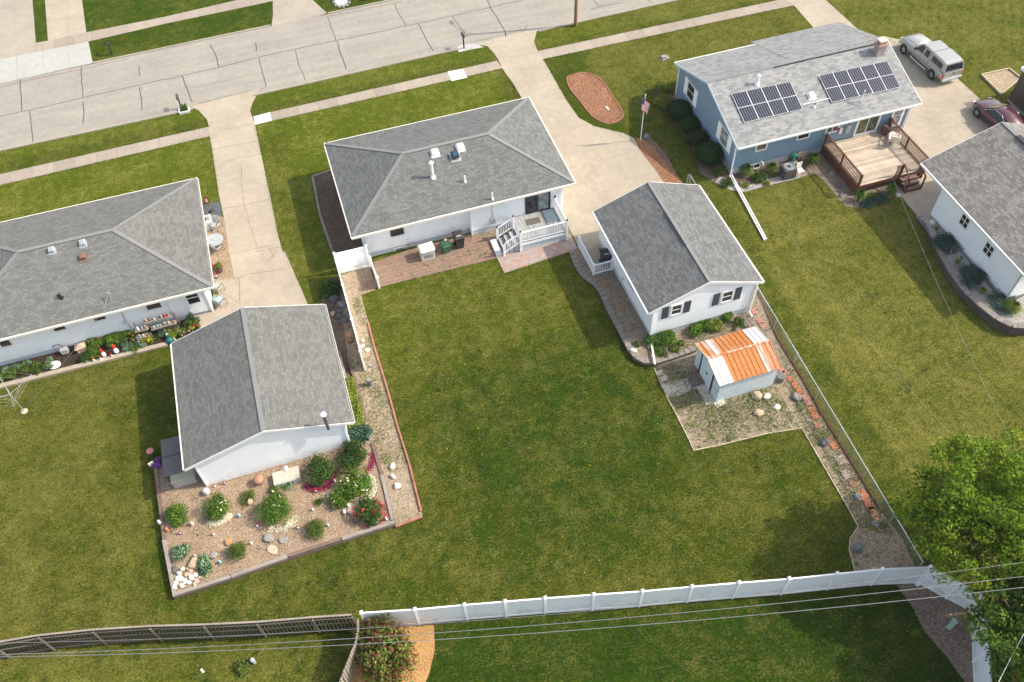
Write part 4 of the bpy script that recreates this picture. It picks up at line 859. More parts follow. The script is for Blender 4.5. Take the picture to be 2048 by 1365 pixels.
# solar arrays lying on the rear slope
cell, ns, ls, bs = new_mat('solar_cells'); uv = nd(ns, 'ShaderNodeTexCoord').outputs['Generated']; sp = nd(ns, 'ShaderNodeSeparateXYZ'); ls.new(uv, sp.inputs[0])
fx = math_n(ns, ls, 'FRACT', math_n(ns, ls, 'MULTIPLY', sp.outputs[0], 6)); fy = math_n(ns, ls, 'FRACT', math_n(ns, ls, 'MULTIPLY', sp.outputs[1], 10))
c_ = ramp(ns, ls, fx, [(0, (.36,.38,.44)), (.06, (.36,.38,.44)), (.11, (.018,.020,.034)), (1, (.018,.020,.034))]); c_ = mixc(ns, ls, 1.0, c_, ramp(ns, ls, fy, [(0, (1.5,)*3), (.04, (1.5,)*3), (.08, (1,)*3), (1, (1,)*3)]), 'MULTIPLY')
ls.new(c_, bs.inputs['Base Color']); bs.inputs['Roughness'].default_value = .22; bs.inputs['Specular IOR Level'].default_value = .35
def solar(px, nx, ny, label):
    TL, TR, BR, BL = [on_plane(x, y, y0, yc, ZE+.12, ZR+.12) for x, y in px]
    t = thing('solar_array', label, 'solar panels', (TL+BR)/2)
    n_ = (TR-TL).cross(TL-BL).normalized()
    if n_.z < 0: n_ = -n_
    P = lambda u, v: TL.lerp(TR, u).lerp(BL.lerp(BR, u), v)
    for j in range(ny):
        for i in range(nx):
            g = .010; q = [P((i+g)/nx, (j+g)/ny), P((i+1-g)/nx, (j+g)/ny), P((i+1-g)/nx, (j+1-g)/ny), P((i+g)/nx, (j+1-g)/ny)]
            f = part('solar_panel', MB().loft([[p+n_*z for p in q[::-1]] for z in (-.04, .0)]), M['white'], t)
            g = .026; q = [P((i+g)/nx, (j+g*.8)/ny), P((i+1-g)/nx, (j+g*.8)/ny), P((i+1-g)/nx, (j+1-g*.8)/ny), P((i+g)/nx, (j+1-g*.8)/ny)]
            part('cells', MB().loft([[p+n_*z for p in q[::-1]] for z in (.001, .004)]), cell, f)
    part('rails', MB().beam(P(0,.25)-n_*.09, P(1,.25)-n_*.09, .05, .06).beam(P(0,.75)-n_*.09, P(1,.75)-n_*.09, .05, .06), M['metal'], t)
solar([(1462.5,188),(1580,163.5),(1605.5,218.5),(1489,246)], 4, 2, 'smaller array of eight dark solar panels on the blue house roof')
solar([(1637.5,151.5),(1774,122),(1801,174.5),(1664,205.5)], 5, 2, 'larger array of ten dark solar panels on the blue house roof near the chimney')
# ---------------- right hand white house (gable roof along Y)
gx0, gx1, gy0, gy1, ZE, ZR = 37.75, 48.4, 23.55, 34.0, 3.3, 5.15
Hr = thing('house', 'white house with tan grey shingle roof behind the tall block retaining wall', 'house', (42, 29, 0))
rf, c = gable_roof(Hr, gx0, gx1, gy0, gy1, ZE, ZR, 'y', M['roof_right'], M['ridge_l'], .10, 43.0)
part('ridge_vent', MB().beam((43.0, 26, ZR+.05), (43.0, 32.5, ZR+.05), .34, .06), M['black'], rf)
sl_ = (ZR-ZE)/(43.0-gx0); gable_body(Hr, 38.12, 48.0, 24.05, 31.9, 0, ZE+.37*sl_-.11, ZR-.11, 'y', M['siding'], 43.0, .50, M['found_g'])
gutters(Hr, [(gx0-.1, gy0, ZE-.15, gx0-.004, gy1, ZE-.02)], M['trim'])
for y in (gy0-.035, gy1+.004): part('rake_trim', MB().loft([[(gx0, yy, ZE-.17),(43, yy, ZR-.17),(43, yy, ZR),(gx0, yy, ZE)] for yy in (y, y+.03)]), M['trim'], Hr)
for px in ((1930,443), (1978,500)): q = PX(*px, 38.12); win_x(Hr, 38.12, q.y-.33, q.y+.33, q.z-.38, q.z+.38, M['trim'], M['glass'], (1, 1), .08)
part('downspout', MB().beam((38.05, 24.0, .4), (38.05, 24.0, 3.2), .09, .08), M['p_grey'], Hr)
# ---------------- brown building at the right edge
wb = thing('brown_building', 'dark brown sided building corner at the upper right edge with white eave trim', 'building', G(2045,200))
q = G(2015,202,0); bx, by = q.x, q.y-2.6
part('wall', MB().box(bx, by-9, 0, bx+8, by+2.6, 2.7), siding('brown_siding', (.12,.085,.065), .2, .8), wb); KEEP_OUT.append([(bx,by-9),(bx+8,by-9),(bx+8,by+2.6),(bx,by+2.6)])
part('roof', MB().box(bx-.05, by-9.1, 2.72, bx+8.2, by+2.7, 2.85), M['roof_gar'], wb); part('eave_trim', MB().box(bx-.12, by-9.1, 2.70, bx-.055, by+2.75, 2.90).box(bx-.08, by+2.71, 2.70, bx+8, by+2.78, 2.90), M['white'], wb)
part('base_trim', MB().box(bx-.06, by-9, .0, bx-.01, by+2.6, .16), M['p_grey'], wb)
# ---------------- rusty shed
rust, ns, ls, bs = new_mat('rusty_painted_roof'); pos = nd(ns, 'ShaderNodeNewGeometry').outputs['Position']; at = nd(ns, 'ShaderNodeAttribute', attribute_name='rust').outputs['Fac']
mp = nd(ns, 'ShaderNodeMapping'); ls.new(pos, mp.inputs[0]); mp.inputs['Scale'].default_value = (9, .7, .7)
n1 = noise_n(ns, ls, mp.outputs[0], 1.0, 6, .7); n2 = noise_n(ns, ls, pos, 9, 4, .7)
f = math_n(ns, ls, 'ADD', at, math_n(ns, ls, 'MULTIPLY', math_n(ns, ls, 'SUBTRACT', n1, .5), 1.5)); f = math_n(ns, ls, 'ADD', f, math_n(ns, ls, 'MULTIPLY', math_n(ns, ls, 'SUBTRACT', n2, .5), .4))
cr_ = ramp(ns, ls, n2, [(.25, (.27,.085,.025)), (.5, (.46,.155,.032)), (.8, (.58,.26,.07))]); ls.new(mixc(ns, ls, ramp(ns, ls, f, [(.26, 0), (.62, 1)]), (.62,.605,.575), cr_), bs.inputs['Base Color']); bs.inputs['Roughness'].default_value = .7
Sh = thing('garden_shed', 'small pale metal shed with an orange rusted gable roof', 'shed', (20.2, 24.6, 0))
sx0, sx1, sy0, sy1, ZE, ZR = 18.22, 22.05, 23.05, 26.2, 1.9, 2.32; syc = 24.72
part('wall', MB().box(sx0+.16, sy0+.14, 0, sx1-.1, sy1-.12, ZE-.03).add([(sx0+.16,sy0+.14,ZE-.03),(sx0+.16,sy1-.12,ZE-.03),(sx0+.16,syc,ZR-.05),(sx1-.1,sy0+.14,ZE-.03),(sx1-.1,sy1-.12,ZE-.03),(sx1-.1,syc,ZR-.05)], [(0,2,1),(3,4,5)]), siding('shed_ribbed_metal', (.60,.67,.70), .30, .62, vert=True), Sh)
KEEP_OUT.append([(sx0,sy0),(sx1,sy0),(sx1,sy1),(sx0,sy1)])
for nm, ya, za, yb, zb, seed in (('roof', sy0, ZE, syc, ZR, 0), ('roof', syc, ZR, sy1, ZE, 1)):
    mb = MB(); n = 13; cols = []; pr = [.05,.05,.05,.85,.95,1.0,.98,1.0,.95,.9,.45,.66,.62] if seed == 0 else [.62,.55,.05,.58,.66,.62,.72,.66,.70,.78,.0,.0,.0]
    for i in range(n):
        a, b = sx0+(sx1-sx0)*i/n, sx0+(sx1-sx0)*(i+1)/n; rb = .028
        slab_quad(mb, [(a,ya,za),(b-.03,ya,za),(b-.03,yb,zb),(a,yb,zb)], .03); slab_quad(mb, [(b-.03,ya,za+rb),(b,ya,za+rb),(b,yb,zb+rb),(b-.03,yb,zb+rb)], .06)
        cols += [pr[i]]*12+[pr[i]]*4
    o = part(nm, mb, rust, Sh); at_ = o.data.attributes.new('rust', 'FLOAT', 'POINT'); nv = len(o.data.vertices); arr = np.resize(np.repeat(np.array(pr), nv//n), nv).astype(np.float32); at_.data.foreach_set('value', arr)
rs = part('ridge_strip', MB().beam((sx0-.02,syc,ZR+.04),(sx1+.02,syc,ZR+.04),.14,.035), rust, Sh); rs.data.attributes.new('rust', 'FLOAT', 'POINT').data.foreach_set('value', [.55]*8)
part('door', MB().box(sx0+.125, 24.05, .08, sx0+.155, 25.35, 1.82), plain('shed_door_paint', (.62,.70,.73), .5, .05), Sh)
part('door_track', MB().box(sx0+.11, 23.92, .1, sx0+.15, 24.03, 1.75).box(sx0+.11, 25.37, .1, sx0+.15, 25.48, 1.75), M['black'], Sh)
part('door_handle', MB().box(sx0+.09, 24.55, .95, sx0+.125, 24.68, 1.06), M['black'], Sh)
part('gable_trim', MB().beam((sx0-.01,sy0,ZE),(sx0-.01,syc,ZR),.04,.07).beam((sx0-.01,syc,ZR),(sx0-.01,sy1,ZE),.04,.07), M['edge_t'], Sh)
# ================================================================== FENCES
def vinyl_fence(label, posts, h=1.83, parent_loc=None, first=True, last=True, cap=.16):
    t = thing('vinyl_fence', label, 'fence', Vector(posts[0]))
    for i, p in enumerate(posts):
        p = Vector(p)
        if (i == 0 and not first) or (i == len(posts)-1 and not last): continue
        o = part('post', MB().obox(p, .12, .12, h+.10, 0), M['white'], t)
        part('post_cap', MB().loft([[(p.x+i*s, p.y+j*s, p.z+z) for i, j in ((-1,-1),(1,-1),(1,1),(-1,1))] for s, z in ((.085, h+.08), (.085, h+.13), (.03, h+.19))]), M['white'], o)
    for a, b in zip(posts, posts[1:]):
        a, b = Vector(a), Vector(b); d = (b-a).normalized(); a2, b2 = a+d*.06, b-d*.06; up = Vector((0,0,1))
        f = part('panel', MB().beam(a2+up*(h*.5), b2+up*(h*.5), .035, h-.24), M['vinyl'], t)
        part('rail', MB().beam(a2+up*(h-.03), b2+up*(h-.03), .07, .15), M['white'], f)
        part('rail', MB().beam(a2+up*.12, b2+up*.12, .07, .17), M['white'], f)
    return t
post_px = [(735.6,1254.7),(838.9,1248.3),(934.6,1239.4),(1012.8,1233),(1090.2,1226.5),(1184,1219.6),(1278.1,1213),(1373.7,1204.2),(1464.5,1196.5),(1561,1189),(1654,1179),(1742,1170),(1834.7,1166)]
vf = [G(x, y) for x, y in post_px]
vinyl_fence('long white vinyl fence of twelve panels across the bottom of the picture', vf, 1.88)
cnr = [vf[-1], G(1892,1197), G(1938,1221)]
vinyl_fence('short white vinyl fence running diagonally under the tree in the lower right corner', cnr, 1.88, first=False)
vinyl_fence('white vinyl fence seen from above down the right edge at the lower right corner', [G(1938,1221)+Vector((.02,-.14,0)), G(1946,1325), G(1950,1430)], 1.88, first=False)
LP = [G(684,552), G(745,533)]
vinyl_fence('wide white vinyl fence panel closing the gap beside the middle house', [G(679,548), G(741,533)], 1.83)
a = G(679,548); l2 = [Vector((a.x, a.y-.13, 0)), G(696,610), G(714,677), G(731,741)]
vinyl_fence('white vinyl fence seen edge on between the rocks and the tan gravel path', l2, 1.83, first=False)
vinyl_fence('short white vinyl fence wing standing on the pavers by the house corner', [G(745,537), G(759,577)], .95)
# low white railing by the garage
rl = thing('low_railing', 'low white picket railing round the bin beside the middle garage', 'railing', G(1187,550))
P3 = [G(1158,496), G(1187,551), G(1224,541)]
for p in P3: o = part('post', MB().obox(p, .12, .12, 1.0), M['white'], rl); part('post_cap', MB().obox(p+Vector((0,0,1.0)), .16, .16, .05), M['white'], o)
for a, b in zip(P3, P3[1:]):
    u = Vector((0,0,1)); part('rail', MB().beam(a+u*.92, b+u*.92, .07, .09), M['white'], rl); part('rail', MB().beam(a+u*.14, b+u*.14, .06, .09), M['white'], rl)
    n = int((b-a).length/.11); mb = MB()
    for i in range(1, n): mb.obox(a.lerp(b, i/n)+u*.17, .035, .035, .72, math.atan2(b.y-a.y, b.x-a.x))
    part('balusters', mb, M['white'], rl)
# dark wooden fence, lower left
df_px = [(-150,1330),(-60,1322),(10,1312),(112,1301),(216,1296),(316,1290),(423,1281),(527,1272),(640,1265),(716,1257)]
df = [G(x, y) for x, y in [(-150,1336),(-60,1324),(20,1313),(110,1298),(215,1287),(325,1280),(430,1277),(533,1272),(640,1263),(716,1258)]]
M['fence_p'] = wood('grey_brown_rails', (.21, .175, .145), .3)
t = thing('wooden_fence', 'dark weathered wooden board fence with rails along the lower left', 'fence', df[3])
for p in df: part('post', MB().obox(p+Vector((0,-.08,0)), .08, .08, 1.75), M['fence_p'], t)
for a, b in zip(df, df[1:]):
    u = Vector((0,0,1)); d = (b-a); L = d.length; d.normalize(); nr = Vector((-d.y, d.x, 0)); mb = MB(); k = int(L/.175)
    for i in range(k):
        p = a+d*(L*(i+.5)/k)+nr*.03; mb.obox(p, .125, .02, 1.80+random.uniform(-.03,.02), math.atan2(d.y, d.x)+random.uniform(-.02,.02))
    part('boards', mb, M['fence_d'], t)
    for z in (.18, .95, 1.55): part('rail', MB().beam(a+u*z-nr*.02, b+u*z-nr*.02, .05, .08), M['fence_p'], t)
    part('top_rail', MB().beam(a+u*1.82+nr*.03, b+u*1.82+nr*.03, .09, .03), M['fence_g'], t)
# grey picket fence curving down
wf = [G(727,1263,0), G(727,1290,0), G(722,1312), G(712,1338), G(700,1368), G(688,1400), G(676,1440)]
t = thing('picket_fence', 'weathered grey dog eared board fence curving beside the orange mulch', 'fence', wf[1])
for a, b in zip(wf, wf[1:]):
    d = (b-a); L = d.length; d.normalize(); k = max(1, int(L/.15)); mb = MB(); u = Vector((0,0,1)); nr = Vector((-d.y, d.x, 0))
    for i in range(k): mb.obox(a+d*(L*(i+.5)/k)+nr*random.uniform(-.012,.012), .14, .022, 1.78+random.uniform(-.03,.03), math.atan2(d.y, d.x))
    part('boards', mb, M['fence_g'], t)
    for z in (.3, 1.4): part('rail', MB().beam(a+u*z-nr*.05, b+u*z-nr*.05, .05, .09), M['fence_g'], t)
# chain link fence
c0, c1 = G(1377,373), G(1832,1142)
t = thing('chain_link_fence', 'long low chain link fence with steel top rail between the two yards', 'fence', c0)
FH = 1.02; d = (c1-c0); L = d.length; d.normalize(); nr = Vector((-d.y, d.x, 0)); u = Vector((0,0,1))
part('top_rail', MB().tube([c0+u*FH, c1+u*FH], .028, 8), M['metal'], t)
for k in range(0, 12): part('post', MB().tube([c0+d*(L*k/11), c0+d*(L*k/11)+u*(FH+.05)], .035, 8), M['metal'], t)
mb = MB(); step = .085; n = int((L+FH)/step)
for i in range(n):
    for s in (1, -1):
        s0 = -FH+i*step; a_, b_ = (s0, 0), (s0+FH, FH)
        lo, hi = max(0, -s0)/FH, min(1, (L-s0)/FH)
        if hi <= lo: continue
        pa = (s0+FH*lo, FH*lo if s == 1 else FH*(1-lo)); pb = (s0+FH*hi, FH*hi if s == 1 else FH*(1-hi))
        pa, pb = c0+d*pa[0]+u*pa[1]+nr*(s*.004), c0+d*pb[0]+u*pb[1]+nr*(s*.004); w_ = (d*(-s)+u).normalized()*.0035
        mb.poly([pa-w_, pb-w_, pb+w_, pa+w_])
part('wire_mesh', mb, M['metal'], t)
t = thing('wire_fence', 'short stretch of wire fence returning beside the bark strip', 'fence', c0)
part('post', MB().tube([c0+Vector((-.1,.1,0)), c0+Vector((-.1,.1,1.05))], .03, 8), M['metal'], t); part('brace', MB().tube([G(1371,372), c0+Vector((-.1,.1,1.0))], .018, 6), M['metal'], t)
# ================================================================== DECKS
dk = thing('deck', 'small grey back deck with white railings and steps on the middle house', 'deck', (13, 39.4, 0))
DX0, DX1, DY0, DY1, DZ = 11.55, 14.75, 38.15, 40.57, .78
part('floor', MB().box(DX0, DY0, DZ-.05, DX1, DY1, DZ), M['deck_g'], dk)
part('skirt', MB().box(DX0+.04, DY0+.04, 0, DX1-.04, DY0+.10, DZ-.06).box(DX1-.10, DY0+.1, 0, DX1-.04, DY1, DZ-.06).box(DX0+.04, DY0+.10, 0, DX0+.1, DY1, DZ-.06), M['found'], dk)
part('rim_board', MB().box(DX0-.01, DY0-.02, DZ-.26, DX1+.03, DY0+.035, DZ-.052), M['white'], dk)
def railing(a, b, z0a, z0b, h=.92, parent=None, mat=M['white'], gap=.11, thick=.035, rw=.09):
    a, b = Vector(a), Vector(b); u = Vector((0,0,1)); g = part('railing', MB().beam(Vector((a.x,a.y,z0a+h)), Vector((b.x,b.y,z0b+h)), rw, .05), mat, parent)
    part('bottom_rail', MB().beam(Vector((a.x,a.y,z0a+.12)), Vector((b.x,b.y,z0b+.12)), .05, .07), mat, g)
    n = max(2, int((b-a).length/gap)); mb = MB()
    for i in range(1, n):
        p = a.lerp(b, i/n); z = z0a+(z0b-z0a)*i/n; mb.obox((p.x, p.y, z+.15), thick, thick, h-.17, math.atan2(b.y-a.y, b.x-a.x))
    part('balusters', mb, mat, g); return g
SX = DX0-1.15
for p, z0, z1 in (((DX0,DY0),0,DZ+1.0), ((DX1,DY0),0,DZ+1.0), ((DX1,DY1-.08),DZ,DZ+1.0), ((DX0,DY1-.9),0,DZ+1.0), ((SX,DY0),0,1.12), ((SX,DY1-.9),0,1.12)):
    o = part('post', MB().obox((p[0], p[1], z0), .12, .12, z1-z0), M['white'], dk); part('solar_light', MB().obox((p[0], p[1], z1), .10, .10, .10), M['black'], o)
railing((DX0,DY0), (DX1,DY0), DZ, DZ, parent=dk); railing((DX1,DY0), (DX1,DY1-.08), DZ, DZ, parent=dk)
railing((SX,DY0), (DX0,DY0), .15, DZ, parent=dk); railing((SX,DY1-.9), (DX0,DY1-.9), .15, DZ, parent=dk)
for i in range(3): part('step', MB().box(SX+.05+i*.36, DY0+.08, 0, SX+.36+i*.36, DY1-.98, .20+i*.19), plain('grey_step_board', (.40,.42,.42), .7, .08), dk)
part('riser', MB().box(SX+.0, DY0+.08, 0, SX+.045, DY1-.98, .19).box(SX+.365, DY0+.08, .2, SX+.40, DY1-.98, .38).box(SX+.725, DY0+.08, .4, SX+.76, DY1-.98, .57), M['dmetal'], dk)
solo('step_box', MB().box(SX-.52, DY0+.02, .0, SX-.12, DY1-.92, .19), plain('pale_grey_step', (.52,.54,.53), .7, .06), 'pale grey box step at the foot of the small deck stairs', 'step')
dm = PY(1066,443,39.9); q = G(1066,443,DZ); solo('door_mat', MB().obox((q.x, q.y, DZ+.004), .95, .55, .02, -.03), plain('brown_mat', (.13,.105,.085), .95, .2, 30), 'brown door mat lying on the grey deck', 'door mat')
q = G(1100,433,DZ); solo('outdoor_rug', MB().box(13.75, 39.35, DZ+.004, 14.62, 40.5, DZ+.014), plain('slate_rug', (.15,.21,.24), .9, .2, 20), 'blue grey rug on the right end of the small grey deck', 'rug')
# blue house deck
dk = thing('deck', 'large bleached wooden deck with red brown railings behind the blue house', 'deck', (37.2, 38, 0))
DX0, DX1, DY0, DY1, DZ = 34.85, 39.95, 35.55, 40.20, .80
part('floor', MB().box(DX0, DY0, DZ-.05, DX1, DY1, DZ), M['deck_w'], dk)
part('rim_board', MB().box(DX0-.03, DY0-.03, DZ-.28, DX1+.03, DY0-.002, DZ-.01).box(DX0-.035, DY0, DZ-.28, DX0-.004, DY1, DZ-.01).box(DX1+.004, DY0, DZ-.28, DX1+.035, DY1, DZ-.01), M['rail_b'], dk)
part('skirt_lattice', MB().box(DX0+.02, DY0+.1, 0, DX0+.06, DY1, DZ-.3).box(DX1-.06, DY0+.1, 0, DX1-.02, DY1, DZ-.3), M['rail_b'], dk)
for x, y in ((DX0,DY0),(DX0,(DY0+DY1)/2),(DX0,DY1-.1),(DX1,DY0),(DX1,DY1-.1),(DX1,(DY0+DY1)/2),(38.05,DY0)):
    part('post', MB().obox((x, y, 0), .11, .11, DZ+1.0), M['rail_b'], dk)
railing((DX0,DY0), (DX0,DY1-.1), DZ-.05, DZ-.05, .98, dk, M['rail_b'], .13, .04, .13); railing((DX1,DY0), (DX1,DY1-.1), DZ-.05, DZ-.05, .98, dk, M['rail_b'], .13, .04, .13)
railing((37.5,DY0), (38.05,DY0), DZ-.05, DZ-.05, .98, dk, M['rail_b'], .12, .05); railing((39.35,DY0), (DX1,DY0), DZ-.05, DZ-.05, .98, dk, M['rail_b'], .12, .05)
for i in range(3): part('step', MB().box(38.1, DY0-.36-.3*i, 0, 39.3, DY0-.06-.3*i, DZ-.22-.2*i), M['rail_b'], dk); 
for i in range(3): part('tread', MB().box(38.08, DY0-.38-.3*i, DZ-.22-.2*i, 39.32, DY0-.05-.3*i, DZ-.18-.2*i), M['timber'], dk)
for x in (38.08, 39.32):
    part('stair_post', MB().obox((x, DY0-.95, 0), .09, .09, 1.1), M['rail_b'], dk); part('handrail', MB().beam((x,DY0-.95,1.1),(x,DY0,DZ+.95),.09,.05), M['rail_b'], dk)
# ================================================================== OBJECTS
def wheelie_bin(label, loc, rz, body, lid, s=1.0, group=None):
    t = thing('wheelie_bin', label, 'bin', loc, rz, group)
    def ring(w_, d_, z): return [(-w_/2*s,-d_/2*s,z*s),(w_/2*s,-d_/2*s,z*s),(w_/2*s,d_/2*s,z*s),(-w_/2*s,d_/2*s,z*s)]
    part('body', MB().loft([ring(.48,.52,.05), ring(.60,.66,.95), ring(.66,.72,.96), ring(.66,.72,1.0)]), body, t)
    l = part('lid', MB().loft([ring(.67,.74,1.005), ring(.67,.76,1.06), ring(.52,.58,1.12)]), lid, t)
    part('label_plate', MB().box(-.16*s, -.20*s, 1.122*s, .16*s, -.10*s, 1.128*s), M['p_grey'], l)
    part('handle', MB().tube([(-.33*s,.40*s,1.0*s),(-.33*s,.46*s,1.02*s),(.33*s,.46*s,1.02*s),(.33*s,.40*s,1.0*s)], .022*s, 8), body, t)
    for x in (-.28, .28): part('wheel', MB().tube([(x*s-.03,.30*s,.11*s),(x*s+.03,.30*s,.11*s)], .11*s, 12), M['black'], t)
    return t
wheelie_bin('black wheeled bin with brown lid on the patio by the middle house', G(919,493), .05, M['bin'], M['binlid'])
wheelie_bin('black wheeled bin inside the low railing beside the garage wall', G(1210,529), -.1, M['bin'], M['bin'])
t = thing('recycling_bin', 'small dark green bin with a brick on its lid', 'bin', G(892,502), .2)
part('body', MB().loft([[(-a,-b,z),(a,-b,z),(a,b,z),(-a,b,z)] for a, b, z in ((.22,.24,0),(.27,.30,.55),(.30,.32,.56),(.30,.32,.62))]), M['bing'], t)
part('lid', MB().loft([[(-a,-b,z),(a,-b,z),(a,b,z),(-a,b,z)] for a, b, z in ((.31,.33,.625),(.31,.33,.67),(.24,.26,.71))]), M['bing'], t)
solo('brick', MB().obox(G(891,481,.715), .20, .11, .07, .4), M['rock_pink'], 'pink brick lying on the lid of the green bin', 'brick')
t = thing('standby_generator', 'cream topped grey generator box on the red pavers behind the house', 'generator', G(855,513), .05)
part('casing', MB().loft([[(-a,-b,z),(a,-b,z),(a,b,z),(-a,b,z)] for a, b, z in ((.46,.34,0),(.46,.34,.72),(.43,.31,.78))]), M['genb'], t)
part('dark_band', MB().box(-.47,-.35,.70,.47,.35,.79), M['dmetal'], t)
part('lid', MB().loft([[(-a,-b+.02,z),(-a+.12,-b-.06,z),(a-.12,-b-.06,z),(a,-b+.02,z),(a,b,z),(-a,b,z)] for a, b, z in ((.50,.38,.795),(.50,.38,.87),(.42,.30,.93))]), M['gen'], t)
part('louvre', MB().box(-.3,-.352,.2,.3,-.342,.24).box(-.3,-.352,.3,.3,-.342,.34).box(-.3,-.352,.4,.3,-.342,.44), M['dmetal'], t)
def ac_unit(name, label, loc, rz, s, mat, cat='air conditioner'):
    t = thing(name, label, cat, loc, rz, None, True)
    part('casing', MB().loft([[(-a,-b,z),(a,-b,z),(a,b,z),(-a,b,z)] for a, b, z in ((.40*s,.40*s,0),(.42*s,.42*s,.72*s),(.42*s,.42*s,.80*s))]), mat, t)
    g = part('top_grille', MB().lathe([(.33*s,.80*s),(.34*s,.83*s),(.30*s,.835*s),(.28*s,.81*s)], (0,0,0), 20), M['metal'], t)
    mb = MB()
    for k in range(10): c_, s_ = math.cos(k*math.pi/5), math.sin(k*math.pi/5); mb.beam((.05*c_,.05*s_,.822*s),(.30*s*c_,.30*s*s_,.822*s),.012,.01)
    part('fan', mb.lathe([(.09*s,.81*s),(.09*s,.835*s)], (0,0,0), 12), M['black'], g)
    return t
ac = ac_unit('air_conditioner', 'dark grey air conditioner with round top fan behind the blue house', G(1573,352), -.05, 1.05, M['dmetal'])
part('badge', MB().box(.05,-.445,.55,.30,-.437,.61), M['p_red'], ac)
t = thing('patio_chair', 'white metal chair beside the dark air conditioner', 'chair', G(1597,350), .1)
part('seat', MB().box(-.24,-.24,.40,.24,.24,.44), M['cream'], t); part('backrest', MB().box(-.24,.20,.55,.24,.24,.95), M['cream'], t)
for i, j in ((-1,-1),(1,-1),(1,1),(-1,1)): part('leg', MB().box(i*.22-.02,j*.22-.02,0,i*.22+.02,j*.22+.02,.40 if j < 0 else .9), M['cream'], t)
t = thing('hose_reel', 'green garden hose coiled on a reel against the blue house', 'hose reel', G(1583,322), 0, None, True)
mb = MB()
for k in range(5): mb.tube([(.34*math.cos(q*.4)*(1-.06*k), -.1-.05*k, .42+.34*math.sin(q*.4)*(1-.06*k)) for q in range(17)], .032, 6)
part('hose', mb, plain('green_hose', (.01,.16,.10), .5, .15), t); part('stand', MB().box(-.3,-.35,0,.3,0,.08).box(-.04,-.3,.08,.04,0,.45), M['p_grey'], t)
solo('plywood_board', MB().obox(G(1596,320), .35, .05, .7, .1), M['rock_brown'], 'brown board leaning against the blue house beside the hose', 'board')
# deck furniture
q = G(1785,288,.80)
t = thing('adirondack_chair', 'white slatted lounge chair with footrest on the large deck', 'chair', (q.x, q.y, .80), 2.5)
part('seat', MB().beam((0,-.45,.36),(0,.15,.28),.58,.04), M['cream'], t); part('backrest', MB().beam((0,.12,.28),(0,.48,.98),.60,.04,up=(0,1,0)), M['cream'], t)
for s in (-1, 1): part('armrest', MB().beam((s*.34,-.42,.58),(s*.34,.30,.56),.11,.03), M['cream'], t); part('leg', MB().box(s*.34-.03,-.42,0,s*.34+.03,-.36,.56).box(s*.34-.03,.22,0,s*.34+.03,.28,.54), M['cream'], t)
part('footrest', MB().beam((0,-.95,.30),(0,-.50,.36),.50,.04), M['cream'], t)
q = G(1769,268,.80); t = thing('barrel_planter', 'brown barrel by the house wall on the large deck', 'barrel', (q.x, q.y, .80))
part('barrel_body', MB().lathe([(.22,.8),(.29,1.0),(.31,1.25),(.30,1.4),(.27,1.55),(.24,1.55),(.24,1.45)], (q.x,q.y,0), 18), M['rail_b'], t); part('hoop', MB().lathe([(.305,1.02),(.315,1.03),(.315,1.08),(.305,1.09)], (q.x,q.y,0), 18).lathe([(.305,1.40),(.31,1.41),(.31,1.45),(.30,1.46)], (q.x,q.y,0), 18), M['dmetal'], t)
# mailboxes
def mailbox(label, base, top, mat, arm=True, rz=0, post=M['black']):
    b = G(*base); d = ray(*top); A = np.stack([np.array([0,0,1.]), -d], 1); h = float(np.linalg.lstsq(A, np.array([0,0,CAMH])-np.array(b), rcond=None)[0][0]); h = max(1.0, min(1.5, h))
    t = thing('mailbox', label, 'mailbox', b, rz, 'roadside mailboxes', True)
    part('post', MB().box(-.05,-.05,0,.05,.05,h-.22), post, t)
    sec = [(-.10,0),(-.10,.14)]+[(-.10*math.cos(k*math.pi/6),.14+.10*math.sin(k*math.pi/6)) for k in range(1,6)]+[(.10,.14),(.10,0)]
    bx = part('box', MB().loft([[(x,y,h-.22+z) for x, z in sec] for y in (-.27,.27)]), mat, t)
    part('flag', MB().box(.103,-.05,h-.1,.112,.0,h+.06).box(.103,-.05,h+.02,.112,.08,h+.07), M['p_red'], bx); part('door', MB().loft([[(x*.96,.275+y,h-.22+z*.97) for x, z in sec] for y in (0,.012)]), mat, bx)
    return t
mailbox('black mailbox on the far side of the road near the new concrete slab', (224,110), (216,86), M['black'], rz=.3)
mailbox('dark mailbox on a post in a white edged planter box at the near kerb', (364,218), (359,190), M['dmetal'], rz=0)
mailbox('black mailbox on a thick dark post in a patch of white stones', (928,97), (925,68), M['char'])
t = thing('planter_box', 'white edged square planter round the mailbox post', 'planter', G(369,225)); q = G(369,223)
part('frame', MB().box(q.x-.40,q.y-.32,0,q.x+.40,q.y-.24,.18).box(q.x-.40,q.y+.24,0,q.x+.40,q.y+.32,.18).box(q.x-.40,q.y-.24,0,q.x-.32,q.y+.24,.18).box(q.x+.32,q.y-.24,0,q.x+.40,q.y+.24,.18), M['whitepad'], t)
part('soil', MB().box(q.x-.32,q.y-.24,0,q.x+.32,q.y+.24,.13), M['soil'], t)
gpoly('white_stones', [(913,97),(921,91),(950,87),(968,95),(940,100),(918,105)], gravel('white_stone_chips', [(.55,.52,.48),(.80,.78,.75),(.66,.63,.6)], 11), .012)
gpoly('white_stones', [(668,0),(672,-10),(690,-14),(698,-6),(694,10),(676,14)], gravel('white_rock_ring', [(.75,.74,.72),(.86,.85,.84)], 10), .05)
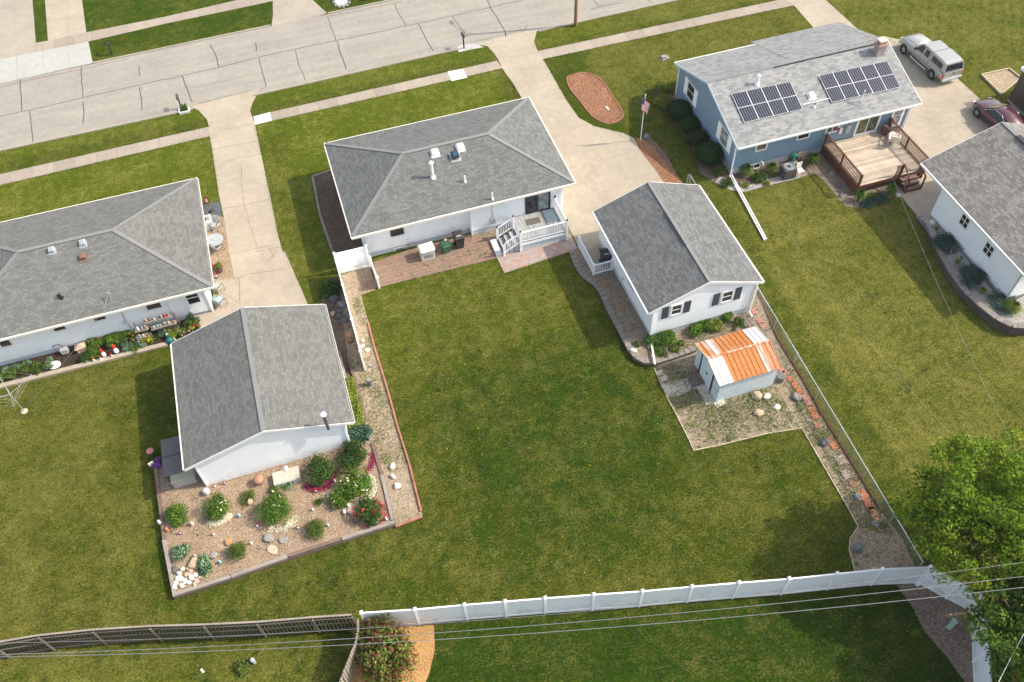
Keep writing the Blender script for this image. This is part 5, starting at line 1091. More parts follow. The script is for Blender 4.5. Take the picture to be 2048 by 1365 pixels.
# utility pole with street lamp
def upole(label, base, h, lean=(0,0), r=.15):
    t = thing('utility_pole', label, 'utility pole', base); b = Vector(base); tp = b+Vector((lean[0], lean[1], h))
    part('shaft', MB().tube([b, b.lerp(tp,.5), tp], r, 12, r*.7), M['pole'], t); return t, tp
t, tp = upole('brown wooden utility pole on the verge at the top of the picture', G(1151,52), 8.2)
arm = part('lamp_arm', MB().tube([tp-Vector((0,0,.5)), tp+Vector((-.35,1.0,.1)), tp+Vector((-.6,1.9,.15))], .035, 8), M['metal'], t)
part('lamp_head', MB().loft([[tp+Vector((-.6+i*.16*k, 1.85+j, .12+z)) for i, z in ((-1,0),(1,0),(.6,.14),(-.6,.14))] for j, k in ((0,.7),(.35,1),(.65,.5))]), M['metal'], arm)
t2, tp2 = upole('thick brown utility pole leaning up among the tree branches at lower right', G(1985,1182), 8.6, (.6,.2), .17)
part('transformer', MB().lathe([(.02,0),(.27,.02),(.28,.85),(.1,.95)], tp2+Vector((-.45,-.1,-1.6)), 16), M['p_grey'], t2)
part('crossarm', MB().beam(tp2+Vector((-.3,-1.1,-.5)), tp2+Vector((.3,1.1,-.5)), .10,.12), M['pole'], t2)
M['cable'] = plain('grey_cable', (.19,.19,.19), .6, .1)
def wire(label, px, z, r=.014, n=24, sag=.25, mat=None):
    a, b = G(*px[0], z[0]), G(*px[-1], z[-1]); mid = G(*px[1], z[1]) if len(px) == 3 else None
    pts = []
    for i in range(n+1):
        s = i/n
        if mid is not None:
            p = a*((1-s)*(1-2*s))+mid*(4*s*(1-s))+b*(s*(2*s-1))
        else: p = a.lerp(b, s)-Vector((0,0,sag*4*s*(1-s)))
        pts.append(p)
    return solo('overhead_wire', MB().tube(pts, r, 6), mat or M['cable'], label, 'wire', 'overhead wires')
wire('uppermost overhead wire crossing the bottom of the picture close along the white fence', [(-160,1288),(1024,1236),(2300,1090)], (6.2,6.0,6.6), .010)
wire('middle overhead wire crossing the bottom of the picture below the white fence', [(-160,1313),(1024,1255),(2300,1122)], (6.0,5.8,6.4), .014)
wire('lowest and thickest overhead wire crossing the bottom of the picture', [(-160,1316),(1024,1270),(2300,1145)], (5.8,5.6,6.2), .015)
wire('thin wire running up the right hand lawn towards the blue house mast', [(1724,195),(2160,1150)], (5.2,6.4), .0035, sag=.8, mat=M['metal'])
wire('thin wire from the middle house mast down across the garage and shed roof', [(989,391),(1620,930)], (4.2,5.6), .007, sag=.5, mat=M['dmetal'])
wire('thin wire from the left house mast down over the flower bed', [(226,590),(10,860)], (4.0,5.2), .008, sag=.3, mat=M['dmetal'])
wire('thin wire crossing the lower right corner beside the tree', [(2048,1268),(1985,1390)], (5.0,5.0), .014, sag=.1, mat=M['metal'])
wire('faint wire over the right lawn from the deck down to the tree', [(1560,440),(1962,930)], (4.6,6.2), .0025, sag=.7, mat=M['metal'])
# flagpole and flag
b = G(1281,281); t = thing('flagpole', 'thin white flagpole rising from the bark strip beside the drive', 'flagpole', b)
HFL = 3.95; part('pole', MB().tube([b, b+Vector((0,0,HFL))], .03, 8, .022), M['white'], t); part('finial', MB().lathe([(.01,0),(.05,.04),(.05,.08),(.01,.12)], b+Vector((0,0,HFL)), 10), M['cream'], t)
fl = thing('flag', 'limp red white and blue striped flag with stars hanging on the pole', 'flag', b+Vector((0,0,2.2)))
LOCAL.add(fl.name)
def flag_pt(u, v):   # u along the fly, v down the hoist: hanging in loose folds
    return Vector(((u-.42)*.50+.06*math.sin(u*9+v*2.5)*(.3+u), -.07-.06*u+.07*math.sin(u*11+1+v), 1.66-1.05*v-.62*u*(.7+.3*u)))
def cloth(name, u0, u1, v0, v1, mat, parent, off=0, nu=10, nv=2):
    mb = MB(); vs = [flag_pt(u0+(u1-u0)*i/nu, v0+(v1-v0)*j/nv)+Vector((0,-off,0)) for j in range(nv+1) for i in range(nu+1)]
    vs2 = [p+Vector((0,.006,0)) for p in vs]; n = len(vs); fs = []
    for j in range(nv):
        for i in range(nu):
            a = j*(nu+1)+i; fs += [(a,a+1,a+nu+2,a+nu+1), (n+a+nu+1,n+a+nu+2,n+a+1,n+a)]
    return part(name, mb.add(vs+vs2, fs), mat, parent)
fr_, fw2, fb_ = plain('flag_red', (.50,.02,.045), .8, .06), plain('flag_white', (.80,.79,.78), .8, .04), plain('flag_blue', (.025,.04,.17), .8, .08)
st = part('stripes', MB().box(-.012,-.012,.5,.012,.012,.51), fw2, fl)
for k in range(13): cloth('stripe', 0 if k > 6 else .42, 1, k/13, (k+1)/13, fr_ if k % 2 == 0 else fw2, st)
cn = cloth('canton', 0, .42, 0, 7/13, fb_, fl)
mb = MB()
for r in range(5):
    for k in range(6): p = flag_pt(.035+.07*k, (.5+r*1.45)/13+.02)+Vector((0,-.012,0)); mb.obox(p, .022, .006, .022)
part('stars', mb, fw2, cn)
solo('garden_lamp', MB().lathe([(.03,0),(.03,.9),(.08,.92),(.09,1.1),(.02,1.18)], G(1028,196), 10), M['black'], 'small black lamp post on the lawn behind the middle house roof', 'lamp')
# clothes line
b = G(49,823); t = thing('clothes_dryer', 'rotary clothes dryer with bare metal arms on the left lawn', 'clothes line', b)
part('pole', MB().tube([b, b+Vector((0,0,1.95))], .025, 8), M['metal'], t); part('base_plate', MB().lathe([(.20,0),(.20,.03),(.06,.05)], b, 14), M['p_beige'], t)
tip = []
for k in range(4):
    a = .35+k*math.pi/2; e = b+Vector((1.55*math.cos(a), 1.55*math.sin(a), 2.35)); tip.append(e); part('arm', MB().tube([b+Vector((0,0,1.75)), e], .017, 6), M['metal'], t)
part('brace', MB().tube([b+Vector((0,0,1.2)), tip[0].lerp(b+Vector((0,0,1.75)), .5)], .012, 6).tube([b+Vector((0,0,1.2)), tip[1].lerp(b+Vector((0,0,1.75)), .5)], .012, 6), M['metal'], t)
mb = MB()
for f in (.5, .75, 1.0):
    for k in range(4): h0 = b+Vector((0,0,1.75)); mb.tube([h0.lerp(tip[k], f), h0.lerp(tip[(k+1)%4], f)], .0028, 4)
part('line', mb, M['cream'], t)
# storage boxes behind the left garage
def chest(label, px, z, sx, sy, h, rz, lidm, bodym, seam=True):
    p = G(*px, z); t = thing('storage_box', label, 'storage box', (p.x, p.y, z), rz)
    part('body', MB().box(-sx/2+.05,-sy/2+.05,0,sx/2-.05,sy/2-.05,h-.06), bodym, t)
    part('lid', MB().loft([[(-a,-b,z_),(a,-b,z_),(a,b,z_),(-a,b,z_)] for a, b, z_ in ((sx/2,sy/2,h-.06),(sx/2,sy/2,h),(sx/2-.05,sy/2-.05,h+.05))]), lidm, t)
    return t
lidg = plain('charcoal_lid', (.12,.112,.108), .6, .08); lidt = plain('taupe_lid', (.33,.315,.23), .6, .06)
p = G(352,905,1.1)
t = thing('storage_box', 'tall dark grey two lidded storage box behind the left garage', 'storage box', G(345,930,.02))
bx = [G(327,893,1.0), G(334,946,1.0)]
x0_, x1_, ya_, yb_ = -11.35, -10.12, 26.55, 29.1
q0, q1 = G(325,885,1.0), G(372,880,1.0); x0_ = q0.x-.1; yb_ = q0.y+.15; ya_ = G(335,952,1.0).y
part('body', MB().box(x0_+.06, ya_+.05, .02, x0_+1.0, yb_-.05, .95), lidg, t); ym = (ya_+yb_)/2
for a, b_ in ((ya_, ym-.015), (ym+.015, yb_)): part('lid', MB().loft([[(x0_+d_, a+d_, z),(x0_+1.08, a+d_, z),(x0_+1.08, b_-d_, z),(x0_+d_, b_-d_, z)] for d_, z in ((0,.95),(0,1.02),(.05,1.06))]), lidg, t)
q = G(372,958,.85); t = chest('taupe lidded storage box at the back corner of the left garage', (372,962), .30, 1.28, .72, .62, .02, lidt, M['p_grey'])
# bench/box along the right wall of the left garage and other bits
q = G(690,727,.6); t = thing('wooden_bench', 'long grey wooden bench box between the left garage and the timbers', 'bench', (q.x,q.y,0))
part('top', MB().box(-1.98,q.y-1.05,.52,-1.38,q.y+1.0,.60), M['timber_g'], t); part('base', MB().box(-1.94,q.y-1.0,0,-1.42,q.y+.95,.52), M['fence_d'], t); part('handle', MB().box(-1.7,q.y-.15,.605,-1.62,q.y+.2,.65), M['dmetal'], t)
solo('stone_slab', MB().box(-1.95,33.0,.0,-1.4,33.9,.12), M['rock_slate'], 'slate grey slab under the black grill beside the left garage', 'slab')
t = thing('barbecue_grill', 'black lidded grill tucked against the right wall of the left garage', 'grill', (-1.65,33.35,.12))
part('body', MB().box(-1.90,32.95,.12,-1.45,33.75,.85), M['black'], t); part('lid', MB().loft([[(-1.90,y_,.86),(-1.45,y_,.86),(-1.50,y_,1.08),(-1.85,y_,1.08)] for y_ in (33.0,33.55)]), M['bin'], t); part('side_shelf', MB().box(-1.9,33.78,.80,-1.5,34.1,.84), M['p_grey'], t)
t = thing('concrete_step', 'pale concrete block step against the rear wall of the left garage', 'step', G(572,947,.3)); q = G(572,950,.62)
part('block', MB().obox((q.x,q.y-.05,.28), 1.42, .78, .36, .0), M['slabst'], t); part('front_face', MB().obox((q.x,q.y-.452,.29), 1.40, .02, .31, .0), M['p_grey'], t)
b_ = G(740,770); t = thing('stump_planter', 'upright dark log stump in the weeds beside the gravel path', 'stump', b_)
part('log', MB().lathe([(.16,0),(.15,.2),(.155,.52),(.13,.54)], b_, 12), M['rock_dark'], t); part('top_face', MB().lathe([(.13,.541),(.12,.56)], b_, 12), M['timber_g'], t)
b_ = G(738,767); solo('white_stone', MB().lathe([(.02,0),(.09,.03),(.07,.13),(.02,.17)], G(735,768), 8), M['rock_white'], 'small white stone leaning on the dark log stump', 'stone', smooth=True)
b_ = G(1328,117); t = thing('tree_stump', 'low grey cut tree stump with roots in the upper lawn', 'stump', b_)
mb = MB().lathe([(.34,0),(.26,.10),(.22,.22),(.18,.20)], b_, 11, 1.2, .85)
for k in range(6): a = k*1.05; mb.tube([b_+Vector((.2*math.cos(a),.18*math.sin(a),.1)), b_+Vector(((.5+.1*(k%3))*math.cos(a),.42*math.sin(a),.0))], .07, 6, .02)
part('wood', mb, plain('grey_stump_wood', (.30,.26,.22), .9, .35, 12), t)
solo('stepping_slab', MB().lathe([(.34,0),(.34,.04),(.30,.07)], G(109,731,.06), 18, 1.1, .9), M['rock_white'], 'white oval stepping slab lying in the soil bed of the left house', 'slab')
b_ = G(1944,1168); t = thing('wire_grate', 'round black wire grate standing under the tree beside the pole', 'grate', (b_.x,b_.y,0))
mb = MB().tube([(b_.x+.42*math.cos(k*math.pi/10), b_.y+.42*math.sin(k*math.pi/10), 1.6) for k in range(21)], .035, 6)
for k in (-.2, 0, .2): mb.beam((b_.x-.38,b_.y+k,1.6),(b_.x+.38,b_.y+k,1.6),.03,.03).beam((b_.x+k,b_.y-.38,1.61),(b_.x+k,b_.y+.38,1.61),.03,.03)
part('grid', mb, M['dmetal'], t); part('stand', MB().tube([b_, b_+Vector((0,0,1.58))], .04, 8), M['dmetal'], t)
b_ = G(1897,1255); t = thing('utility_pedestal', 'pale green utility pedestal in the gravel below the white fence', 'pedestal', b_)
gp = plain('pale_green_casing', (.33,.47,.40), .5, .06); part('casing', MB().obox(b_, .22, .22, .80, .5), gp, t); part('cap', MB().loft([[(b_.x+i*s, b_.y+j*s, z) for i, j in ((-1,-.3),(.3,-1),(1,.3),(-.3,1))] for s, z in ((.15,.80),(.15,.90),(.06,.98))]), gp, t)
solo('post_sleeve', MB().obox(G(1834,1169), .22, .22, .06, .1), M['white'], 'white post base lying at the fence corner', 'post base')
b_ = G(509,1326); t = thing('marker_post', 'short white utility marker in the grass of the bottom left yard', 'marker', b_)
part('body', MB().lathe([(.09,0),(.09,.35),(.11,.38),(.10,.50),(.03,.55)], b_, 12), M['p_grey'], t); part('band', MB().lathe([(.112,.39),(.113,.42)], b_, 12), M['p_lightblue'], t)
solo('litter', MB().obox(G(405,1342), .10, .22, .03, .5), M['white'], 'small white scrap lying in the bottom left grass', 'litter')
# left patio furniture
def chair(label, px, rz, mat, group='grey patio chairs by the left house', seat=None):
    t = thing('patio_chair', label, 'chair', G(*px), rz, group)
    part('seat', MB().box(-.25,-.25,.40,.25,.25,.43), mat, t); part('backrest', MB().beam((0,.24,.43),(0,.34,.95),.50,.03,up=(0,1,0)), mat, t)
    for s in (-1, 1):
        part('armrest', MB().beam((s*.28,-.25,.62),(s*.28,.30,.64),.04,.03), M['dmetal'], t)
        part('leg', MB().tube([(s*.28,-.30,.03),(s*.28,-.25,.62)], .016, 6).tube([(s*.28,.28,.64),(s*.28,.34,.03)], .016, 6).tube([(s*.28,-.32,.03),(s*.28,-.1,.0),(s*.28,.2,.0),(s*.28,.38,.04)], .016, 6), M['dmetal'], t)
    return t
gm_ = plain('grey_mesh_fabric', (.38,.38,.37), .8, .1)
chair('grey mesh patio chair on the gravel below the round table', (437,502), 2.2, gm_); chair('grey mesh chair on the concrete nearest the house corner', (438,583), 2.4, gm_); chair('grey mesh chair at the lower end of the row by the left house door', (443,612), 2.4, gm_); chair('grey chair half hidden behind the round grey table', (434,458), -.6, gm_)
t = thing('patio_table', 'round grey patio table on the gravel beside the left house', 'table', G(429,480))
q = G(428,480,.72); part('table_top', MB().lathe([(.58,.69),(.60,.70),(.60,.72),(.55,.73)], (q.x,q.y,0), 24), plain('grey_table', (.32,.34,.36), .6, .06), t); part('pedestal', MB().tube([(q.x,q.y,0),(q.x,q.y,.69)], .04, 8).beam((q.x-.4,q.y,.03),(q.x+.4,q.y,.03),.05,.04).beam((q.x,q.y-.4,.03),(q.x,q.y+.4,.03),.05,.04), M['dmetal'], t)
solo('table_ornament', MB().lathe([(.05,.73),(.06,.78),(.02,.84)], (q.x,q.y,0), 10), M['p_beige'], 'small beige ornament in the middle of the round grey table', 'ornament')
ac_unit('air_conditioner', 'pale grey air conditioner beside the left house on the gravel', G(417,455), 0, .95, M['genb'])
t = thing('side_table', 'small round glass table with a plant between two grey chairs', 'table', G(433,602)); q = G(434,598,.5)
part('glass_top', MB().lathe([(.27,.46),(.28,.48),(.25,.49)], (q.x,q.y,0), 18), plain('aqua_glass', (.35,.52,.47), .15, .05), t); part('legs', MB().tube([(q.x-.2,q.y,0),(q.x,q.y,.46)], .015, 6).tube([(q.x+.2,q.y,0),(q.x,q.y,.46)], .015, 6), M['dmetal'], t)
b_ = G(438,543); t = thing('barrel_planter', 'half barrel planter full of clipped green beside the left house', 'planter', b_)
part('tub', MB().lathe([(.24,0),(.30,.25),(.31,.42),(.28,.44),(.27,.38)], b_, 18), M['rail_b'], t); part('hoop', MB().lathe([(.285,.1),(.29,.14)], b_, 18).lathe([(.315,.33),(.318,.37)], b_, 18), M['dmetal'], t)
t = thing('garden_sign', 'small dark wooden frame stand at the corner of the slate pad', 'sign', G(415,407)); q = G(415,407); part('frame', MB().obox(q, .30,.05,.55,.3), M['rail_b'], t); part('face', MB().obox(q+Vector((0,-.03,.12)), .16,.02,.30,.3), M['p_pinkf'], t)
solo('slate_ornament', MB().lathe([(.12,0),(.16,.06),(.05,.2)], G(423,424), 9), M['black'], 'black lump ornament on the slate gravel pad', 'ornament')
# wooden flower stand of the left house
b_ = G(322,668,.05); t = thing('plant_stand', 'tiered wooden plant stand crowded with ornaments at the left house wall', 'plant stand', (b_.x,b_.y,.05)); wb_, wy_ = b_.x, 39.0
for x, y, z, w_ in ((-.95,-.25,.38,.78),(-.90,-.02,.75,.80),(.0,-.10,.68,.72),(-.28,.22,1.05,.74),(.62,.22,1.05,.78),(.75,-.08,.70,.85)):
    s = part('shelf', MB().box(wb_+x-w_/2, wy_+y-.17, z, wb_+x+w_/2, wy_+y+.17, z+.03), M['timber_g'], t)
    mb = MB()
    for k in range(6): mb.box(wb_+x-w_/2+w_*k/6, wy_+y-.19, z-.02, wb_+x-w_/2+w_*k/6+.05, wy_+y-.172, z+.14)
    part('slats', mb, M['timber_g'], s)
for x in (-1.3,-.5,.35,1.15): part('leg', MB().box(wb_+x,wy_-.35,.05,wb_+x+.05,wy_-.30,.6).box(wb_+x,wy_+.34,.05,wb_+x+.05,wy_+.39,1.1), M['timber_g'], t)
k = 0; pal = ['grey','beige','cast','white','grey','terracotta','beige','lightblue','grey','beige','cast','white','grey','red','beige']
for x, y, z in ((-1.15,-.25,.41),(-.95,-.25,.41),(-.72,-.25,.41),(-1.1,-.02,.78),(-.85,-.02,.78),(-.66,-.02,.78),(-.18,-.10,.71),(.05,-.10,.71),(.2,-.10,.71),(-.5,.22,1.08),(-.25,.22,1.08),(-.02,.22,1.08),(.42,.22,1.08),(.62,.22,1.08),(.85,.22,1.08),(.5,-.08,.73),(.72,-.08,.73),(1.02,-.08,.73)):
    r = random.uniform(.055,.09); h = random.uniform(.16,.32); mb = MB().lathe([(r*.7,0),(r,h*.3),(r*.55,h*.6),(r*.7,h*.8),(r*.1,h)], (wb_+x,wy_+y,z), 9)
    nm = pal[k % len(pal)]; solo('ornament', mb, M['p_'+nm], 'small painted ornament standing on the wooden plant stand', 'ornament', 'ornaments on the plant stand', True); k += 1
# gnomes and garden figures
def gnome(label, px, z, s, coat='blue', hat='red', beard='white', rz=0, name='garden_gnome'):
    p = G(*px, z); t = thing(name, label, 'gnome', (p.x,p.y,z), rz, None, True)
    part('coat', MB().lathe([(.13*s,0),(.16*s,.08*s),(.15*s,.22*s),(.10*s,.36*s),(.05*s,.40*s)], (0,0,0), 12), M['p_'+coat], t, True)
    part('head', MB().lathe([(.03*s,.36*s),(.085*s,.42*s),(.085*s,.48*s),(.03*s,.54*s)], (0,-.02*s,0), 10), M['p_skin'], t, True)
    part('beard', MB().lathe([(.02*s,.20*s),(.09*s,.30*s),(.10*s,.40*s),(.05*s,.45*s)], (0,-.085*s,0), 10, 1, .6), M['p_'+beard], t, True)
    part('hat', MB().lathe([(.115*s,.49*s),(.10*s,.56*s),(.055*s,.72*s),(.005,.88*s)], (0,.01*s,0), 12), M['p_'+hat], t, True)
    return t
gnome('big red hatted gnome at the right of the pair before the green plants', (234,705), .05, .95, 'white'); gnome('big red hatted gnome at the left of the pair near the kerb', (209,712), .05, .85, 'white')
gnome('small gnome on the kerb of the left house flower bed, leftmost of three', (189,723), .10, .5, 'grey'); gnome('small gnome on the kerb of the left house flower bed, middle of three', (203,720), .10, .48, 'white'); gnome('small gnome on the kerb of the left house flower bed, rightmost of three', (225,714), .10, .46, 'grey')
RZ_ = RZ+.005
gnome('little gnome in the gravel beside the magenta petal ring', (632,984), RZ_, .45, 'teal'); gnome('little gnome in front of the white flowered shrub in the centre of the rock garden', (596,1057), RZ_, .42, 'lightblue')
gnome('little gnome near the left timber of the rock garden', (362,1068), RZ_, .42, 'blue'); gnome('little white gnome with orange hat in the lower left gravel', (428,1070), RZ_, .42, 'white', 'orange'); gnome('little gnome in the gravel left of the central white flowered shrub', (515,1053), RZ_, .42, 'lightblue')
gnome('little gnome beside the red flowered shrub at the timber corner', (773,1040), RZ_, .42, 'lightblue', 'white'); gnome('tiny gnome figure against the garage wall by the log', (450,968), RZ_, .40, 'blue'); gnome('tiny gnome figure at the rear corner of the left garage', (430,974), RZ_, .34, 'white')
gnome('little gnome by the half barrel at the left house', (434,556), .02, .55, 'blue'); gnome('gnome sitting beside the half barrel with blue coat and red hat', (428,537), .02, .62, 'lightblue')
def figure(name, label, cat, px, z, prof, mat, s=1, cap=None):
    p = G(*px, z); t = thing(name, label, cat, (p.x,p.y,z)); part('body', MB().lathe([(r*s,h*s) for r, h in prof], p, 12), mat, t, True)
    if cap: part('cap', MB().lathe([(r*s,h*s) for r, h in cap[0]], p, 14), cap[1], t, True)
    return t
figure('mushroom_house', 'brown capped mushroom house ornament beside the concrete step', 'ornament', (520,966), RZ_, [(.16,0),(.15,.25),(.10,.30)], M['p_grey'], 1.1, ([(.08,.26),(.27,.28),(.25,.38),(.15,.46),(.02,.50)], M['p_cast']))
t = figure('rabbit_statue', 'white animal statue at the rear corner of the left garage', 'statue', (414,986), RZ_, [(.12,0),(.17,.10),(.15,.24),(.06,.32)], M['rock_white'], 1.1)
p = G(417,990,RZ_); part('head', MB().lathe([(.02,.22),(.09,.27),(.09,.35),(.02,.40)], p, 10), M['rock_white'], t, True)
for x in (-.04,.04): part('ear', MB().lathe([(.01,.36),(.03,.42),(.005,.5)], p+Vector((x,0,0)), 8), M['rock_white'], t, True)
t = figure('turtle_ornament', 'teal round backed ornament at the corner of the left garage roof', 'ornament', (341,683), .06, [(.20,0),(.26,.10),(.22,.26),(.05,.34)], M['p_teal'], 1.0); p = G(338,676,.06); part('head', MB().lathe([(.02,.2),(.10,.26),(.10,.36),(.02,.42)], p, 10), M['rock_white'], t, True)
gnome('orange gnome figure beside the teal ornament at the flower bed', (350,681), .06, .45, 'beige', 'beige', 'beige')
t = thing('stone_house', 'small beige stone house ornament at the foot of the left house wall', 'ornament', G(164,702,.04)); q = G(165,700,.04)
part('wall', MB().obox(q, .55,.42,.36,.2), M['rock_tan'], t); part('roof', MB().loft([[(q.x+i*.34*k,q.y+j*.27*k,q.z+z) for i, j in ((-1,-1),(1,-1),(1,1),(-1,1))] for k, z in ((1,.36),(.25,.56))]), M['rock_tan'], t)
for i, (px, s, m_, lb) in enumerate((((320,1047),.30,'rock_white','small white figurine by the left timber edge'),((340,1046),.22,'p_grey','small grey figurine by the left timber edge'),((385,1050),.3,'rock_pale','pale round stone with a red topped figurine on it'),((479,1033),.25,'p_lightblue','pale blue figurine right of the white flowered shrub'),((657,1052),.2,'rock_white','round white figurine near the centre of the rock garden'),((626,1021),.2,'rock_white','small round white figurine below the magenta petals'),((392,1115),.28,'p_grey','little grey and white bird figurine near the variegated plants'),((441,1126),.24,'p_lightblue','little blue white figurine at the bottom of the gravel'),((503,1088),.2,'p_white','small white cube figurine right of the feathery shrub'),((670,964),.22,'p_white','small white figurine just right of the magenta petals'),((607,941),.24,'p_beige','small beige figurine at the corner of the concrete step'),((336,1062),.30,'p_orange','orange figurine lying against the left timber'),((668,1018),.26,'p_grey','grey figurine between the white flowered shrubs'),((452,957),.3,'rock_tan','tan stone with a figurine by the garage wall'),((697,1013),.26,'p_white','small white figurine above the bark slab'))):
    figure('figurine', lb, 'figurine', px, RZ_, [(.28,0),(.36,.3),(.22,.7),(.26,.9),(.04,1.15)], M[m_], s)
# flower pot cluster left of the storage boxes
t = thing('flower_pot', 'dark pot of purple petunias beside the tall storage box', 'flower pot', G(318,935)); q = G(318,932); part('pot', MB().lathe([(.20,0),(.28,.32),(.30,.34),(.26,.35)], q, 14), M['black'], t); PETUNIA = (t, q)
figure('garden_stool', 'round faded red stool standing beside the purple flowers', 'stool', (307,912), 0, [(.05,0),(.05,.45),(.19,.47),(.20,.52),(.16,.54)], plain('faded_red_stool', (.40,.16,.15), .7, .15), 1.05)
t = figure('welcome_ornament', 'cream ornament on a stake beside the purple flowers', 'ornament', (306,938), 0, [(.02,0),(.02,.5),(.02,.52)], M['cream'], 1); q = G(304,930,.5); part('plaque', MB().obox((q.x,q.y,.45), .30,.06,.30,.4), M['cream'], t)
# pavers by the chain link fence
stones = [((1562,742),'p'),((1571,747),'p'),((1580,759),'r'),((1590,772),'r'),((1598,782),'r'),((1609,796),'p'),((1616,806),'p'),((1623,820),'r'),((1629,832),'r'),((1635,851),'p'),((1659,882),'r'),((1667,893),'r'),((1681,920),'g'),((1693,949),'g'),((1705,968),'p'),((1724,987),'r'),((1731,1000),'r'),((1738,1013),'r'),((1744,1022),'r'),((1750,1035),'p'),((1497,605),'p'),((1508,624),'p'),((1520,644),'p'),((1525,652),'p')]
lab = {'r': 'bright red square paver in the stepping line along the chain link fence', 'p': 'faded red paver in the stepping line along the chain link fence', 'g': 'large grey pink paver in the stepping line along the chain link fence'}
fa = math.atan2(c1.y-c0.y, c1.x-c0.x)
for px, k in stones:
    p = G(*px); s = .56 if k == 'g' else .38; solo('stepping_stone', MB().obox((p.x,p.y,.0), s*random.uniform(.95,1.1), s*random.uniform(.85,1), .055, fa+random.uniform(-.12,.12)), M[{'r':'step','p':'step_p','g':'step_g'}[k]], lab[k], 'paver', {'r':'bright red stepping pavers','p':'faded red stepping pavers','g':'grey stepping pavers'}[k])
# shed surroundings
t = thing('wooden_pallet', 'small brown slatted pallet in front of the shed door', 'pallet', G(1394,757)); q = G(1392,758)
for k in range(5): part('slat', MB().obox((q.x-.42+k*.2, q.y, .07), .13, 1.05, .03, 0), M['timber'], t)
for k in (-1,0,1): part('bearer', MB().obox((q.x, q.y+k*.45, .0), 1.0, .07, .07, 0), M['timber'], t)
solo('concrete_slab', MB().obox(G(1412,790), .62, 1.35, .05, 0), M['slabst'], 'pale concrete slab lying beside the shed door corner', 'slab')
solo('concrete_slab', MB().obox(G(1440,808), .65, .32, .06, .12), M['rock_pale'], 'small pale stone slab at the front corner of the shed', 'slab')
for px, rz in (((1320,748),.1),((1327,757),.0)): solo('path_slab', MB().obox(G(*px), .42,.40,.04, rz), M['slabst'], 'square tan slab in the weeds at the edge of the lawn left of the shed', 'slab', 'tan slabs by the lawn')
t = thing('grey_pot', 'dark grey pot behind the right corner of the shed', 'pot', G(1559,760)); q = G(1559,762); part('pot', MB().lathe([(.20,0),(.24,.3),(.25,.5),(.20,.52)], q, 14), M['rock_slate'], t)
